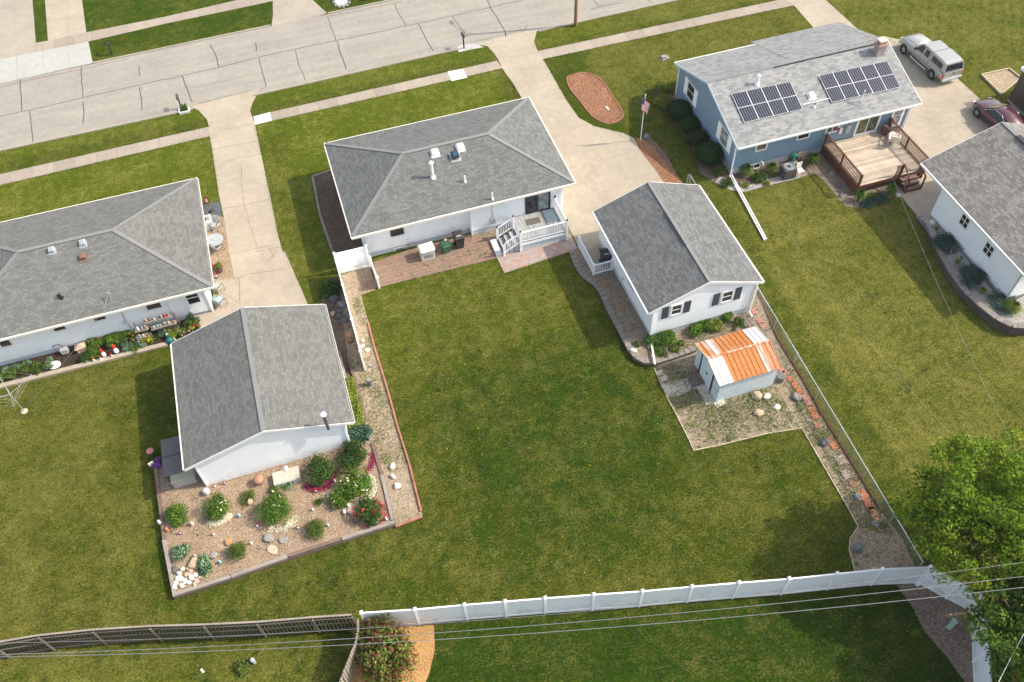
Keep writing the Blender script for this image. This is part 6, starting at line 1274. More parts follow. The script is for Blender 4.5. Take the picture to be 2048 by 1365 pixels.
# ---------------- rocks
def rock(label, px, z, sx, sy, h, col, rz=None, group=None, name='boulder'):
    p = G(*px, z); bm = bmesh.new(); bmesh.ops.create_icosphere(bm, subdivisions=2, radius=1); sd_ = Vector((random.random()*50, random.random()*50, random.random()*50))
    for v in bm.verts:
        k = 1+.42*noise.noise(v.co*1.0+sd_)+.16*noise.noise(v.co*2.4+sd_); v.co = Vector((v.co.x*sx/2*k, v.co.y*sy/2*k, max(-.1*h, min(.72*h, v.co.z*h*.66*k+h*.24))))
    me = bpy.data.meshes.new(name); bm.to_mesh(me); bm.free(); auto_uv(me); None
    me.materials.append(M['rock_'+col]); o = bpy.data.objects.new(name, me); COL.objects.link(o); o.location = (p.x,p.y,z); o.rotation_euler = (0,0,rz if rz is not None else random.uniform(0,3)); tag(o, label, 'rock', group); return o
for a in ((('orange brown boulder left of the feathery shrub',(458,1085),RZ,.42,.28,.22,'orange')),('grey oval boulder above the flat tan stone',(538,1077),RZ,.55,.48,.26,'grey'),('dark grey flat boulder right of the oval one',(567,1081),RZ,.55,.34,.18,'grey'),('flat tan slab stone in the lower gravel',(545,1100),RZ,.66,.46,.12,'pink'),('grey brown boulder right of the variegated plants',(427,1112),RZ,.42,.38,.22,'grey'),
 ('large golden boulder behind the pale stone pile',(390,1130),RZ,.60,.62,.40,'tan'),('dark boulder against the left timber',(352,1140),RZ,.42,.36,.25,'dark'),('round pale log stone between the two dark shrubs',(686,943),RZ,.55,.36,.32,'brown'),('pinkish boulder left of the red flowered shrub',(703,1024),RZ,.45,.42,.30,'pink'),('pale upright stone left of the red flowered shrub',(690,1026),RZ,.22,.30,.28,'pale'),
 ('tan boulder among weeds below the mushroom house',(501,1005),RZ,.42,.36,.26,'tan'),('orange stone near the red flowered shrub at the timber',(733,1048),RZ,.28,.26,.16,'orange'),('white stone on the concrete block step',(573,938),.645,.34,.22,.14,'white'),
 ('pale boulder on the gravel path, uppermost of three',(785,935),0,.42,.32,.26,'pale'),('pale oval boulder on the gravel path, middle of three',(786,955),0,.26,.40,.26,'pale'),('pale boulder on the gravel path, lowest of three',(795,974),0,.44,.34,.26,'pale'),('white stone on the gravel path by the fence end',(735,701),0,.26,.34,.2,'white'),('tan stone on the gravel path by the white fence',(726,683),0,.30,.30,.2,'tan'),('grey stone in the gravel beside the red edging',(741,732),0,.26,.24,.18,'grey'),('white flat stone touching the white fence on the gravel path',(725,693),0,.34,.2,.12,'white'),
 ('large tan boulder behind the shed',(1513,793),0,.62,.55,.40,'tan'),('white flat topped boulder right of the tan one behind the shed',(1533,795),0,.5,.34,.26,'pale'),('pale round boulder in the weedy gravel',(1516,828),0,.58,.46,.34,'tan'),('white angular boulder in the weedy gravel',(1552,816),0,.5,.36,.26,'pale'),('grey brown boulder beside the red stepping pavers',(1592,796),0,.5,.62,.36,'grey'),('dark boulder left of two bright red pavers',(1649,887),0,.55,.5,.36,'dark'),('pale grey boulder beside the lower red pavers',(1715,995),0,.40,.50,.28,'grey'),
 ('slate flat boulder below the last red paver',(1749,1050),0,.45,.34,.16,'slate'),('dark slate boulder in the curved bed near the white fence',(1715,1098),0,.58,.5,.3,'slate'),('slate boulder at the foot of the flagpole',(1293,275),0,.7,.5,.3,'slate'),
 ('dark brown boulder between fence and left garage, topmost',(668,601),0,.62,.60,.42,'dark'),('grey spotted boulder by the white fence',(684,611),0,.42,.62,.36,'grey'),('flat dark boulder in the shaded bed',(678,625),0,.62,.4,.3,'dark'),('brown flat boulder in the shaded bed',(680,634),0,.7,.36,.26,'dark'),('small tan boulder in the shaded bed',(667,629),0,.32,.36,.26,'tan'),('dark teal boulder against the white fence',(690,642),0,.5,.5,.3,'slate'),('brown round boulder in the shaded bed',(694,655),0,.42,.42,.3,'brown'),('red brown boulder in the shaded bed',(701,672),0,.46,.46,.32,'orange'),('brown boulder, lowest in the shaded bed',(701,684),0,.42,.38,.28,'brown'),
 ('brown flat stone in the garage side gravel',(1241,617),.15,.62,.6,.16,'brown'),('tan flat stone near the low railing',(1213,567),.08,.5,.5,.12,'brown'),('small brown stone in the garage side gravel',(1259,658),.24,.44,.4,.16,'brown'),('pale stone at the garage corner bed',(1267,702),.32,.42,.3,.14,'pale'),('pale blue flat stone at the garage corner bed',(1268,684),.31,.42,.2,.12,'slate'),('grey square downspout block',(1297,693),.32,.25,.45,.10,'grey'),
 ('dark rock in the bed under the left juniper',(1908,504),HB,.4,.3,.2,'dark'),('white rock in the bed by the left juniper',(1901,505),HB,.24,.2,.14,'white'),('pale stone with dark top at the top of the raised bed',(1864,446),HB,.5,.4,.25,'pale'),('dark small rock in the bed under the right juniper',(1957,568),HB,.26,.3,.16,'dark'),('tiny dark rock in the middle of the raised bed',(1923,516),HB,.18,.18,.12,'dark'),('dark rock near the grass tuft in the raised bed',(1981,592),HB,.24,.2,.14,'dark'),
 ('dark ball ornament in the bed near the white downspout',(1482,370),0,.34,.3,.26,'dark'),('grey flat rock at the foot of the deck steps',(1795,392),0,.5,.4,.22,'pale'),('pale rock lying on the road edge of the oval bed',(1214,217),.02,.5,.22,.1,'pale'),('dark rock in the deck side bed',(1676,372),0,.4,.4,.25,'dark'),('grey rock in the shaded deck side bed',(1664,350),0,.6,.4,.2,'grey'),('brown rock in the shaded deck side bed',(1686,392),0,.6,.45,.2,'grey')):
    rock(*a)
rnd = random.Random(3)
for px, c_ in (((359,1148),'pale'),((366,1139),'pale'),((374,1150),'pink'),((381,1143),'tan'),((384,1156),'white'),((363,1160),'white'),((371,1164),'white'),((378,1166),'white'),((353,1167),'white'),((392,1152),'pale'),((394,1163),'pink'),((402,1158),'pink'),((390,1170),'tan'),((364,1172),'pale'),((350,1175),'white'),((376,1138),'tan'),((358,1158),'white')):
    rock({'white':'white painted stone in the corner pile of the rock garden','pale':'pale grey stone in the corner pile of the rock garden','pink':'pink tan stone in the corner pile of the rock garden','tan':'tan stone in the corner pile of the rock garden'}[c_], px, RZ, rnd.uniform(.20,.36), rnd.uniform(.18,.30), rnd.uniform(.14,.22), c_, None, c_+' stones in the corner pile', 'stone')
for px in ((1862,470),): pass
for k in range(14):   # dark ring round the white stones by the far kerb
    a = k/14*2*math.pi; p = (683+17*math.cos(a), 1+14*math.sin(a)); rock('grey brown stone in the ring round the white stone bed across the road', p, 0, .34,.3,.2,'grey', None, 'stones round the white bed', 'stone')
solo('dark_drum', MB().lathe([(.32,0),(.34,.5),(.30,.55)], G(733,-3), 14), M['black'], 'dark round object on the far verge cut by the top edge', 'drum')
q = G(1813,376); solo('grey_drum', MB().lathe([(.25,0),(.30,.1),(.30,.45),(.26,.5)], (q.x+.45,q.y+.5,0), 14), M['p_grey'], 'grey round drum leaning by the red brown deck steps', 'drum')
# ================================================================== VEHICLES
def wheel(parent, x, y, r, wd, rim):
    t = MB(); pr = [(r*.62, -wd/2), (r*.95, -wd/2), (r, -wd*.3), (r, wd*.3), (r*.95, wd/2), (r*.62, wd/2)]; n = 22; vs = []; fs = []
    for rr, xx in pr:
        for k in range(n): a = 2*math.pi*k/n; vs.append((x+xx, y+rr*math.cos(a), r+rr*math.sin(a)))
    for i in range(len(pr)-1):
        for k in range(n): fs.append((i*n+k, i*n+(k+1)%n, (i+1)*n+(k+1)%n, (i+1)*n+k))
    t.add(vs, fs); w_ = part('wheel', t, plain('tyre_rubber', (.018,.018,.019), .8, .2), parent, True)
    s = -1 if x < 0 else 1; rm = MB(); xx = x+s*wd*.32
    rm.add([(xx, y+r*.60*math.cos(2*math.pi*k/n), r+r*.60*math.sin(2*math.pi*k/n)) for k in range(n)]+[(xx-s*.05, y+r*.5*math.cos(2*math.pi*k/n), r+r*.5*math.sin(2*math.pi*k/n)) for k in range(n)], [(k,(k+1)%n,n+(k+1)%n,n+k) for k in range(n)]+[tuple(range(n,2*n))])
    for k in range(5): a = 2*math.pi*k/5; rm.beam((xx, y+.04*math.cos(a), r+.04*math.sin(a)), (xx, y+r*.58*math.cos(a), r+r*.58*math.sin(a)), r*.22, .04, up=(1,0,0))
    part('rim', rm, rim, w_)
def ring(hw, z0, z1, y, bulge=.06, top=.9):   # rounded body cross-section
    return [(-hw*.86,y,z0),(hw*.86,y,z0),(hw,y,z0+(z1-z0)*.25),(hw*(1.0),y,z0+(z1-z0)*.6),(hw*.97,y,z1-(z1-z0)*.08),(hw*top,y,z1),(-hw*top,y,z1),(-hw*.97,y,z1-(z1-z0)*.08),(-hw,y,z0+(z1-z0)*.6),(-hw,y,z0+(z1-z0)*.25)]
def gh(hw0, hw1, z0, z1, y0, y1):   # one section of the greenhouse
    return [(-hw0,y0,z0),(hw0,y0,z0),(hw1,y1,z1-.05),(hw1*.90,y1,z1),(-hw1*.90,y1,z1),(-hw1,y1,z1-.05)]
silver, ns, ls, bs = new_mat('silver_car_paint'); bs.inputs['Base Color'].default_value = (.38,.37,.35,1); bs.inputs['Roughness'].default_value = .28; bs.inputs['Metallic'].default_value = .25; bs.inputs['Coat Weight'].default_value = .5
maroon, ns, ls, bs = new_mat('maroon_car_paint'); bs.inputs['Base Color'].default_value = (.085,.020,.026,1); bs.inputs['Roughness'].default_value = .25; bs.inputs['Metallic'].default_value = .2; bs.inputs['Coat Weight'].default_value = .8
alloy = plain('alloy_rim', (.62,.62,.62), .3, .1, metal=.5)
# pickup: nose towards +Y
T = thing('pickup_truck', 'silver extended cab pickup with matching bed cap parked on the drive', 'pickup truck', (47.95, 46.78, 0), .03, None, True)
part('body', MB().loft([ring(.78,.52,.80,-2.98), ring(.96,.48,1.12,-2.90), ring(.985,.45,1.22,-2.2), ring(.985,.42,1.22,0), ring(.985,.42,1.20,.9), ring(.98,.45,1.20,1.5), ring(.95,.48,1.14,2.3,top=.82), ring(.88,.50,1.05,2.72,top=.75), ring(.70,.52,.90,2.86)]), silver, T, True)
part('bonnet', MB().loft([[(-.72,y,z),(.72,y,z),(.66,y,z+.05),(-.66,y,z+.05)] for y, z in ((.95,1.19),(1.6,1.19),(2.3,1.13),(2.65,1.04))]), silver, T, True)
cab = part('cab', MB().loft([gh(.93,.80,1.18,1.90,-.98,-.95), gh(.93,.80,1.18,1.93,-.4,-.4), gh(.93,.78,1.18,1.90,.35,.25), gh(.91,.74,1.18,1.24,.98,.92)]), silver, T)
part('windscreen', MB().add([(-.80,.935,1.27),(.80,.935,1.27),(.70,.36,1.855),(-.70,.36,1.855)], [(0,1,2,3)]), M['glass_g'], cab)
for s in (-1, 1):
    f = lambda y, z: (s*(.945-.135*(z-1.18)/.70), y, z)
    part('side_window', MB().poly([f(.72,1.25),f(-.12,1.25),f(-.08,1.78),f(.28,1.78)][::s]), M['glass'], cab)
    part('rear_window', MB().poly([f(-.28,1.27),f(-.80,1.27),f(-.78,1.76),f(-.30,1.76)][::s]), M['glass'], cab)
    part('door_seam', MB().box(s*.986-.004,-.98,.55,s*.986+.004,-.955,1.2), M['black'], T); part('running_board', MB().tube([(s*1.03,-1.1,.42),(s*1.05,-.4,.40),(s*1.05,.6,.40),(s*1.03,.95,.42)], .05, 8), M['metal'], T)
    part('mirror', MB().box(s*1.0-.07,.62,1.22,s*1.0+.07,.74,1.36).box(min(s*1.0,s*1.18),.62,1.20,max(s*1.0,s*1.18),.70,1.40), M['black'], T)
    part('taillight', MB().box(s*.88-.09,-2.985,.78,s*.88+.09,-2.90,1.10), M['p_red'], T); part('headlight', MB().box(s*.70-.17,2.62,.80,s*.70+.17,2.80,.98), M['p_white'], T)
    for y in (1.92, -1.82):
        part('wheel_arch', MB().tube([(s*.97,y+.50*math.cos(k*math.pi/8),.42+.50*math.sin(k*math.pi/8)) for k in range(9)], .045, 6), silver, T); part('wheel_well', MB().tube([(s*.985,y,.42),(s*.992,y,.42)], .46, 20), M['black'], T)
        wheel(T, s*.90, y, .40, .27, alloy)
cap = part('bed_cap', MB().loft([gh(.955,.83,1.22,1.86,-2.92,-2.72), gh(.955,.83,1.22,1.93,-2.4,-2.3), gh(.955,.83,1.22,1.95,-1.4,-1.4), gh(.955,.83,1.22,1.93,-1.04,-1.04)]), silver, T)
part('cap_seam', MB().box(-.965,-2.93,1.205,.965,-1.0,1.225), M['dmetal'], T)
for s in (-1, 1):
    f = lambda y, z: (s*(.968-.13*(z-1.22)/.66), y, z); part('cap_window', MB().poly([f(-1.18,1.33),f(-2.55,1.33),f(-2.45,1.72),f(-1.22,1.76)][::s]), M['glass'], cap)
part('rear_window', MB().add([(-.82,-2.915,1.30),(.82,-2.915,1.30),(.73,-2.765,1.76),(-.73,-2.765,1.76)], [(0,1,2,3)]), M['glass'], cap)
part('tailgate', MB().box(-.86,-2.995,.68,.86,-2.90,1.18), silver, T); part('tailgate_handle', MB().box(-.12,-3.01,1.0,.12,-2.99,1.06), M['black'], T)
part('rear_bumper', MB().box(-.92,-3.10,.46,.92,-2.92,.64), M['metal'], T); part('number_plate', MB().box(-.16,-3.115,.50,.16,-3.102,.62), M['p_lightblue'], T); part('front_bumper', MB().box(-.88,2.70,.46,.88,2.92,.66), M['metal'], T)
T.scale = (.95, .95, .95)
# maroon sedan, mostly hidden by the right hand roof
A = thing('sedan', 'dark maroon sedan half hidden behind the right hand roof', 'car', (48.42, 38.55, 0), .0, None, True)
part('body', MB().loft([ring(.66,.35,.75,-2.35), ring(.86,.28,.95,-2.2,top=.8), ring(.90,.25,1.0,-1.2), ring(.90,.24,.98,0), ring(.90,.25,.95,.9), ring(.88,.26,.90,1.6,top=.78), ring(.80,.28,.78,2.15,top=.72), ring(.60,.32,.62,2.36,top=.7)]), maroon, A, True)
cb_ = part('cabin', MB().loft([gh(.80,.55,.95,1.02,-2.0,-1.95), gh(.83,.64,.95,1.42,-1.35,-.75), gh(.83,.64,.95,1.45,-.2,-.2), gh(.83,.62,.95,1.40,.6,.35), gh(.80,.60,.93,.97,1.15,1.1)]), maroon, A, True)
part('windscreen', MB().add([(-.70,1.12,.985),(.70,1.12,.985),(.60,.42,1.40),(-.60,.42,1.40)], [(0,1,2,3)]), M['glass_g'], cb_)
for s in (-1, 1):
    f = lambda y, z: (s*(.845-.20*(z-.95)/.45), y, z)
    part('side_window', MB().poly([f(.85,1.0),f(-.25,1.0),f(-.22,1.34),f(.32,1.34)][::s]), M['glass'], cb_); part('rear_window', MB().poly([f(-.32,1.0),f(-1.25,1.0),f(-.95,1.32),f(-.30,1.34)][::s]), M['glass'], cb_)
    part('chrome_trim', MB().tube([f(.95,.97),f(.30,1.38),f(-.5,1.40),f(-1.3,1.05)], .014, 6), M['metal'], cb_); part('mirror', MB().box(min(s*.88,s*1.05),.72,.95,max(s*.88,s*1.05),.85,1.08), maroon, A)
    part('headlight', MB().box(s*.62-.15,2.12,.58,s*.62+.12,2.27,.72), M['p_white'], A)
    for y in (1.42,-1.40): part('wheel_well', MB().tube([(s*.895,y,.34),(s*.905,y,.34)], .37, 20), M['black'], A); wheel(A, s*.82, y, .335, .21, alloy)
part('antenna', MB().lathe([(.04,1.42),(.01,1.50)], (0,-1.0,0), 8), M['black'], A)
# ================================================================== PLANTS
def leaves(name, C, Nn, size, mat, parent=None, aspect=.5):
    n = len(C); Nn = Nn/np.maximum(np.linalg.norm(Nn, axis=1, keepdims=True), 1e-6); r = RNG.normal(size=(n, 3)); T = np.cross(Nn, r); T /= np.maximum(np.linalg.norm(T, axis=1, keepdims=True), 1e-6); B = np.cross(Nn, T)
    s = (size*RNG.uniform(.6, 1.35, n))[:, None]; V = np.stack([C+T*s*.5, C+B*s*.5*aspect+Nn*s*.06, C-T*s*.5, C-B*s*.5*aspect+Nn*s*.06], 1).reshape(-1, 3)
    me = bpy.data.meshes.new(name); me.vertices.add(4*n); me.vertices.foreach_set('co', V.astype(np.float32).ravel()); me.loops.add(4*n); me.loops.foreach_set('vertex_index', np.arange(4*n, dtype=np.int32))
    me.polygons.add(n); me.polygons.foreach_set('loop_start', np.arange(0, 4*n, 4, dtype=np.int32)); me.polygons.foreach_set('loop_total', np.full(n, 4, np.int32)); me.update(calc_edges=True); me.materials.append(mat)
    o = bpy.data.objects.new(name, me); COL.objects.link(o)
    if parent: o.parent = parent
    return o
def crown_pts(rx, ry, rz, n, zc, blobs=14, br=.45, fill=.25, flat=1.0):
    """points over a lumpy crown made of many sub-clumps, with outward normals"""
    u = RNG.normal(size=(blobs, 3)); u /= np.linalg.norm(u, axis=1, keepdims=True); bc = u*RNG.uniform(.35, .78 if blobs < 60 else .98, (blobs, 1)); bs_ = RNG.uniform(.6, 1.15, blobs)*br
    k = RNG.integers(0, blobs, n); d = RNG.normal(size=(n, 3)); d /= np.linalg.norm(d, axis=1, keepdims=True); rad = np.where(RNG.random(n) < fill, RNG.uniform(.2, .9, n), RNG.uniform(.82, 1.12, n))
    P = (bc[k]+d*(bs_[k]*rad)[:, None])*np.array([rx, ry, rz]); P[:, 2] += zc; ok = P[:, 2] > .02
    return P[ok], (d+RNG.normal(size=(n, 3))*.55+np.array([0, 0, .35]))[ok]
def shrub(label, px, z, r, h, mat, n=1600, size=.10, flowers=None, nf=40, fs=.09, cat='shrub', name='shrub', group=None, aspect=.55, ry=None, blobs=20):
    r *= 1.16; ry = ry*1.16 if ry else r; h *= 1.05; n = int(n*1.7)
    p = G(*px, z); t = thing(name, label, cat, (p.x, p.y, z), 0, group, True)
    C, Nn = crown_pts(r, ry, h/2, n, h*.48, blobs, .48); leaves('foliage', C, Nn, size, mat, t, aspect)
    part('stem', MB().tube([(0,0,0),(.02,.01,h*.5)], .03, 6, .015).tube([(0,0,h*.1),(r*.3,.1,h*.55)], .02, 6, .01).tube([(0,0,h*.1),(-r*.3,-.1,h*.5)], .02, 6, .01), M['bark'], t)
    if flowers:
        C, Nn = crown_pts(r*1.02, ry*1.02, h/2*1.04, nf, h*.5, 10, .5, 0); Nn[:, 2] += 1; k = 5
        CC = np.repeat(C, k, 0)+RNG.normal(size=(len(C)*k, 3))*fs*.3; leaves('blossoms', CC, np.repeat(Nn, k, 0)+RNG.normal(size=(len(CC), 3))*.5, fs, flowers, t, .8)
    return t
def petals(label, px_c, r0, r1, a0, a1, z, n, mat, sx=1, sy=1, size=.06, name='fallen_petals'):
    p = G(*px_c, z); a = RNG.uniform(a0, a1, n); rr = RNG.normal((r0+r1)/2, (r1-r0)/2.6, n)
    C = np.stack([p.x+rr*np.cos(a)*sx, p.y+rr*np.sin(a)*sy, np.full(n, z+.012)+RNG.uniform(0, .025, n)], 1); o = leaves(name, C, RNG.normal(size=(n, 3))*.25+np.array([0, 0, 1]), size, mat, None, .8); return tag(o, label, 'petals', None, 'stuff')
shrub('plain green shrub at the upper left of the rock garden', (362,1035), RZ, .60, .75, M['lf_green'], 1700, .10)
shrub('green shrub with white blossom at its foot, left of the central shrub', (438,1022), RZ, .64, .85, M['lf_green'], 1900, .10, M['petal_w'], 14)
shrub('tall green white flowered shrub in the centre of the rock garden', (556,1024), RZ, .86, .95, M['lf_green'], 2800, .10, M['petal_w'], 22, ry=.98)
shrub('large dark green shrub ringed by magenta petals', (638,950), RZ, .82, 1.05, M['lf_dark'], 2800, .10, M['petal_m'], 8, .07)
shrub('dark green shrub at the rear corner of the left garage above magenta petals', (707,918), RZ, .82, 1.0, M['lf_dark'], 2600, .10, M['petal_r'], 10, .08)
shrub('bright green shrub dotted with white flowers near the timber', (713,975), RZ, .88, .95, M['lf_green'], 2800, .10, M['petal_w'], 28)
shrub('small bright green white flowered shrub below the larger one', (678,1004), RZ, .58, .60, M['lf_green'], 1500, .09, M['petal_w'], 16)
shrub('red flowered green shrub in the right corner of the rock garden', (742,1027), RZ, .74, .85, M['lf_dark'], 2200, .10, M['petal_r'], 34, .10)
shrub('feathery round green shrub at the middle of the rock garden', (633,1062), RZ, .54, .75, M['lf_fine'], 2600, .085, aspect=.22, blobs=22)
shrub('feathery round green shrub low in the rock garden', (479,1107), RZ, .50, .68, M['lf_fine'], 2400, .085, aspect=.22, blobs=22)
shrub('variegated pale edged plant near the left timber', (364,1107), RZ, .46, .40, M['lf_var'], 800, .13, cat='plant', name='hosta_plant'); shrub('variegated pale edged plant beside the golden boulder', (410,1136), RZ, .34, .42, M['lf_var'], 700, .13, cat='plant', name='hosta_plant', ry=.52)
shrub('blue green low shrub at the right rear corner of the left garage', (722,876), .15, .70, .75, M['lf_blue'], 1900, .12, ry=.6)
tag(leaves('ground_cover', *(lambda n: (np.stack([RNG.uniform(-1.95,-1.0,n), RNG.uniform(27.9,31.6,n), np.abs(RNG.normal(0,.22,n))+.02], 1), RNG.normal(size=(n,3))*.6+np.array([0,0,1])))(4200), .12, M['lf_lime']), kind='stuff')
petals('fallen magenta petals ringing the large dark shrub', (636,950), .72, 1.02, -2.7, -.1, RZ, 1500, M['petal_m'], 1.0, 1.0); petals('fallen magenta petals below the corner shrub by the timber', (712,920), .80, 1.12, -1.2, .2, RZ, 500, M['petal_m']); petals('fallen magenta petals left of the corner shrub', (705,918), .75, 1.0, -2.7, -1.7, RZ, 260, M['petal_m'])
petals('fallen white petals below the central white flowered shrub', (560,1026), .78, 1.12, -2.3, -.5, RZ, 520, M['petal_w']); petals('fallen white petals round the bright green shrub', (714,978), .8, 1.05, -1.3, .7, RZ, 900, M['petal_w']); petals('fallen white petals round the left white flowered shrub', (438,1024), .5, .78, -2.6, -.5, RZ, 600, M['petal_w']); petals('fallen red petals round the red flowered shrub', (742,1030), .65, .9, -3.1, 1.5, RZ, 240, M['petal_r'])
petals('fallen white petals between the two white flowered shrubs', (700,1003), .2, .5, 0, 6.3, RZ, 420, M['petal_w'])
# petunia pot
t, q = PETUNIA; C, Nn = crown_pts(.36, .36, .22, 420, 0, 8, .5); o = leaves('petunias', C+np.array([0, 0, .45]), Nn, .10, M['petal_p'], t, .85)
# dark clipped balls beside the blue house
for px, r, h, lb in (((1357,236),.98,1.35,'largest dark clipped round shrub beside the blue house, uppermost'),((1377,262),.78,1.1,'second dark clipped round shrub beside the blue house'),((1393,289),.78,1.1,'third dark clipped round shrub beside the blue house'),((1416,321),1.02,1.35,'lowest dark clipped round shrub beside the blue house corner')):
    p = G(*px); t = thing('clipped_shrub', lb, 'shrub', (p.x,p.y,0), 0, 'clipped shrubs by the blue house', True); n = 5200; d = RNG.normal(size=(n,3)); d /= np.linalg.norm(d,axis=1,keepdims=True); lump = np.array([1+.07*noise.noise(Vector(v)*3) for v in d]); C = d*(RNG.uniform(.90,1.02,n)*lump)[:,None]*np.array([r,r,h/2]); C[:,2] += h/2; leaves('foliage', C, d+RNG.normal(size=(n,3))*.5, .10, M['lf_yew'], t, .5); part('stem', MB().tube([(0,0,0),(0,0,h*.6)], .05, 6), M['bark'], t)
    part('inner_mass', MB().lathe([(r*.2,h*.02),(r*.75,h*.22),(r*.86,h*.5),(r*.72,h*.78),(r*.15,h*.93)], (0,0,0), 14), M['lf_yew'], t, True)
shrub('yellow green shrub below the others at the front corner of the blue house', (1326,210), 0, .72, .75, M['lf_yel'], 1700, .10); shrub('yellow green shrub by the front corner of the blue house, left', (1320,184), 0, .62, .85, M['lf_yel'], 1500, .10); shrub('green yellow shrub against the front corner of the blue house, right', (1343,181), 0, .62, .85, M['lf_yel'], 1500, .10)
shrub('small shrub between the clipped balls and the downspout', (1440,348), 0, .45, .7, M['lf_fine'], 900, .16, aspect=.14, cat='plant', name='ornamental_grass')
def tuft(label, px, z, r, h, mat, n=260, wd=.02, cat='ornamental grass', name='ornamental_grass', group=None):
    p = G(*px, z); t = thing(name, label, cat, (p.x,p.y,z), 0, group, True); mb = MB()
    for i in range(n):
        a = random.uniform(0, 6.28); l = random.uniform(.55,1)*r; hh = h*random.uniform(.6,1); w_ = Vector((-math.sin(a), math.cos(a), 0))*wd/2; d = Vector((math.cos(a), math.sin(a), 0)); b0 = d*random.uniform(0,.08)
        m1 = b0+d*l*.35+Vector((0,0,hh)); m2 = b0+d*l+Vector((0,0,hh*random.uniform(.25,.7))); mb.add([b0-w_,b0+w_,m1+w_,m1-w_,m2], [(0,1,2,3),(3,2,4)])
    part('blades', mb, mat, t); part('crown', MB().lathe([(.09,0),(.06,.08),(.01,.1)], (0,0,0), 8), M['bark'], t); return t
tuft('dark green ornamental grass left of the basement window', (1491,350), 0, .75, .85, M['lf_fine'], 340); tuft('dark green ornamental grass left of the air conditioner', (1541,346), 0, .72, .8, M['lf_fine'], 340); tuft('ornamental grass between the hose reel and the deck', (1623,326), 0, .75, .8, M['lf_fine'], 340); tuft('tall ornamental grass at the front left corner of the large deck', (1716,402), 0, .55, .95, M['lf_green'], 340); tuft('ornamental grass clump in front of the large deck by the steps', (1779,388), 0, .6, .8, M['lf_green'], 340)
tuft('fountain grass at the corner of the right hand white house', (2022,622), HB, .75, .75, M['lf_lime'], 420); tuft('small grass tuft in the pale stone bed, lower', (1964,585), HB, .34, .35, M['lf_yel'], 120); tuft('small grass tuft in the pale stone bed, upper', (1914,526), HB, .28, .3, M['lf_yel'], 90); tuft('tiny grass tuft near the top of the pale stone bed', (1872,460), HB, .24, .25, M['lf_yel'], 70)
shrub('spreading blue green juniper in the upper raised bed', (1893,490), HB, .95, .42, M['lf_blue'], 2400, .12, cat='juniper', name='juniper', ry=.85, aspect=.3, blobs=20); shrub('spreading blue green juniper in the middle of the raised bed', (1940,554), HB, 1.0, .42, M['lf_blue'], 2400, .12, cat='juniper', name='juniper', ry=.85, aspect=.3, blobs=20); shrub('blue green juniper beside the fountain grass', (2002,606), HB, .8, .42, M['lf_blue'], 1700, .12, cat='juniper', name='juniper', aspect=.3, blobs=20)
shrub('low blue juniper in front of the large deck, left', (1734,410), 0, .42, .35, M['lf_blue'], 800, .10, cat='juniper', name='juniper', aspect=.3); shrub('low blue juniper in front of the large deck, right', (1758,401), 0, .55, .40, M['lf_blue'], 1000, .10, cat='juniper', name='juniper', aspect=.3); shrub('low green plant between the junipers and the deck', (1746,396), 0, .45, .35, M['lf_fine'], 700, .10, cat='plant', name='plant')
shrub('small dark plant left of the white downspout extension', (1453,368), 0, .45, .4, M['lf_dark'], 700, .09, cat='plant', name='plant'); shrub('leafy green plant between the two ornamental grasses', (1518,360), 0, .5, .55, M['lf_dark'], 1000, .10, M['petal_w'], 6, .06, cat='plant', name='plant'); shrub('tiny yellow green mound near the stone edging', (1491,372), 0, .3, .22, M['lf_lime'], 350, .08, cat='plant', name='plant'); shrub('small yellow green mound below the leafy plant', (1532,368), 0, .3, .25, M['lf_yel'], 350, .08, cat='plant', name='plant')
shrub('dark green bush against the white fence between house and left garage', (664,582), 0, .62, .8, M['lf_dark'], 1800, .13)
for px, r, h, m_, lb in (((1335,680),.55,.55,'lf_green','bushy green plant under the left rear garage window'),((1303,688),.38,.5,'lf_green','green plant at the left rear corner of the garage'),((1388,664),.42,.45,'lf_green','green plant midway along the rear garage wall'),((1412,652),.42,.4,'lf_green','low green plant under the rear garage gable'),((1432,654),.42,.35,'lf_yel','yellowish plant along the rear garage wall'),((1454,638),.36,.5,'lf_green','small round plant under the right rear garage window'),((1318,706),.40,.25,'weed','weedy green patch above the curved retaining wall'),((1350,700),.26,.2,'weed','small weed clump near the retaining wall'),((1362,688),.22,.2,'weed','tiny weed clump in the rear garage bed'),((1478,648),.34,.35,'weed','weed clump by the grey block kerb'),((1274,690),.20,.2,'weed','weed tuft at the garage corner stone')):
    shrub(lb, px, .25, r, h, M[m_], int(1500*r*r/.2), .10, cat='plant', name='plant')
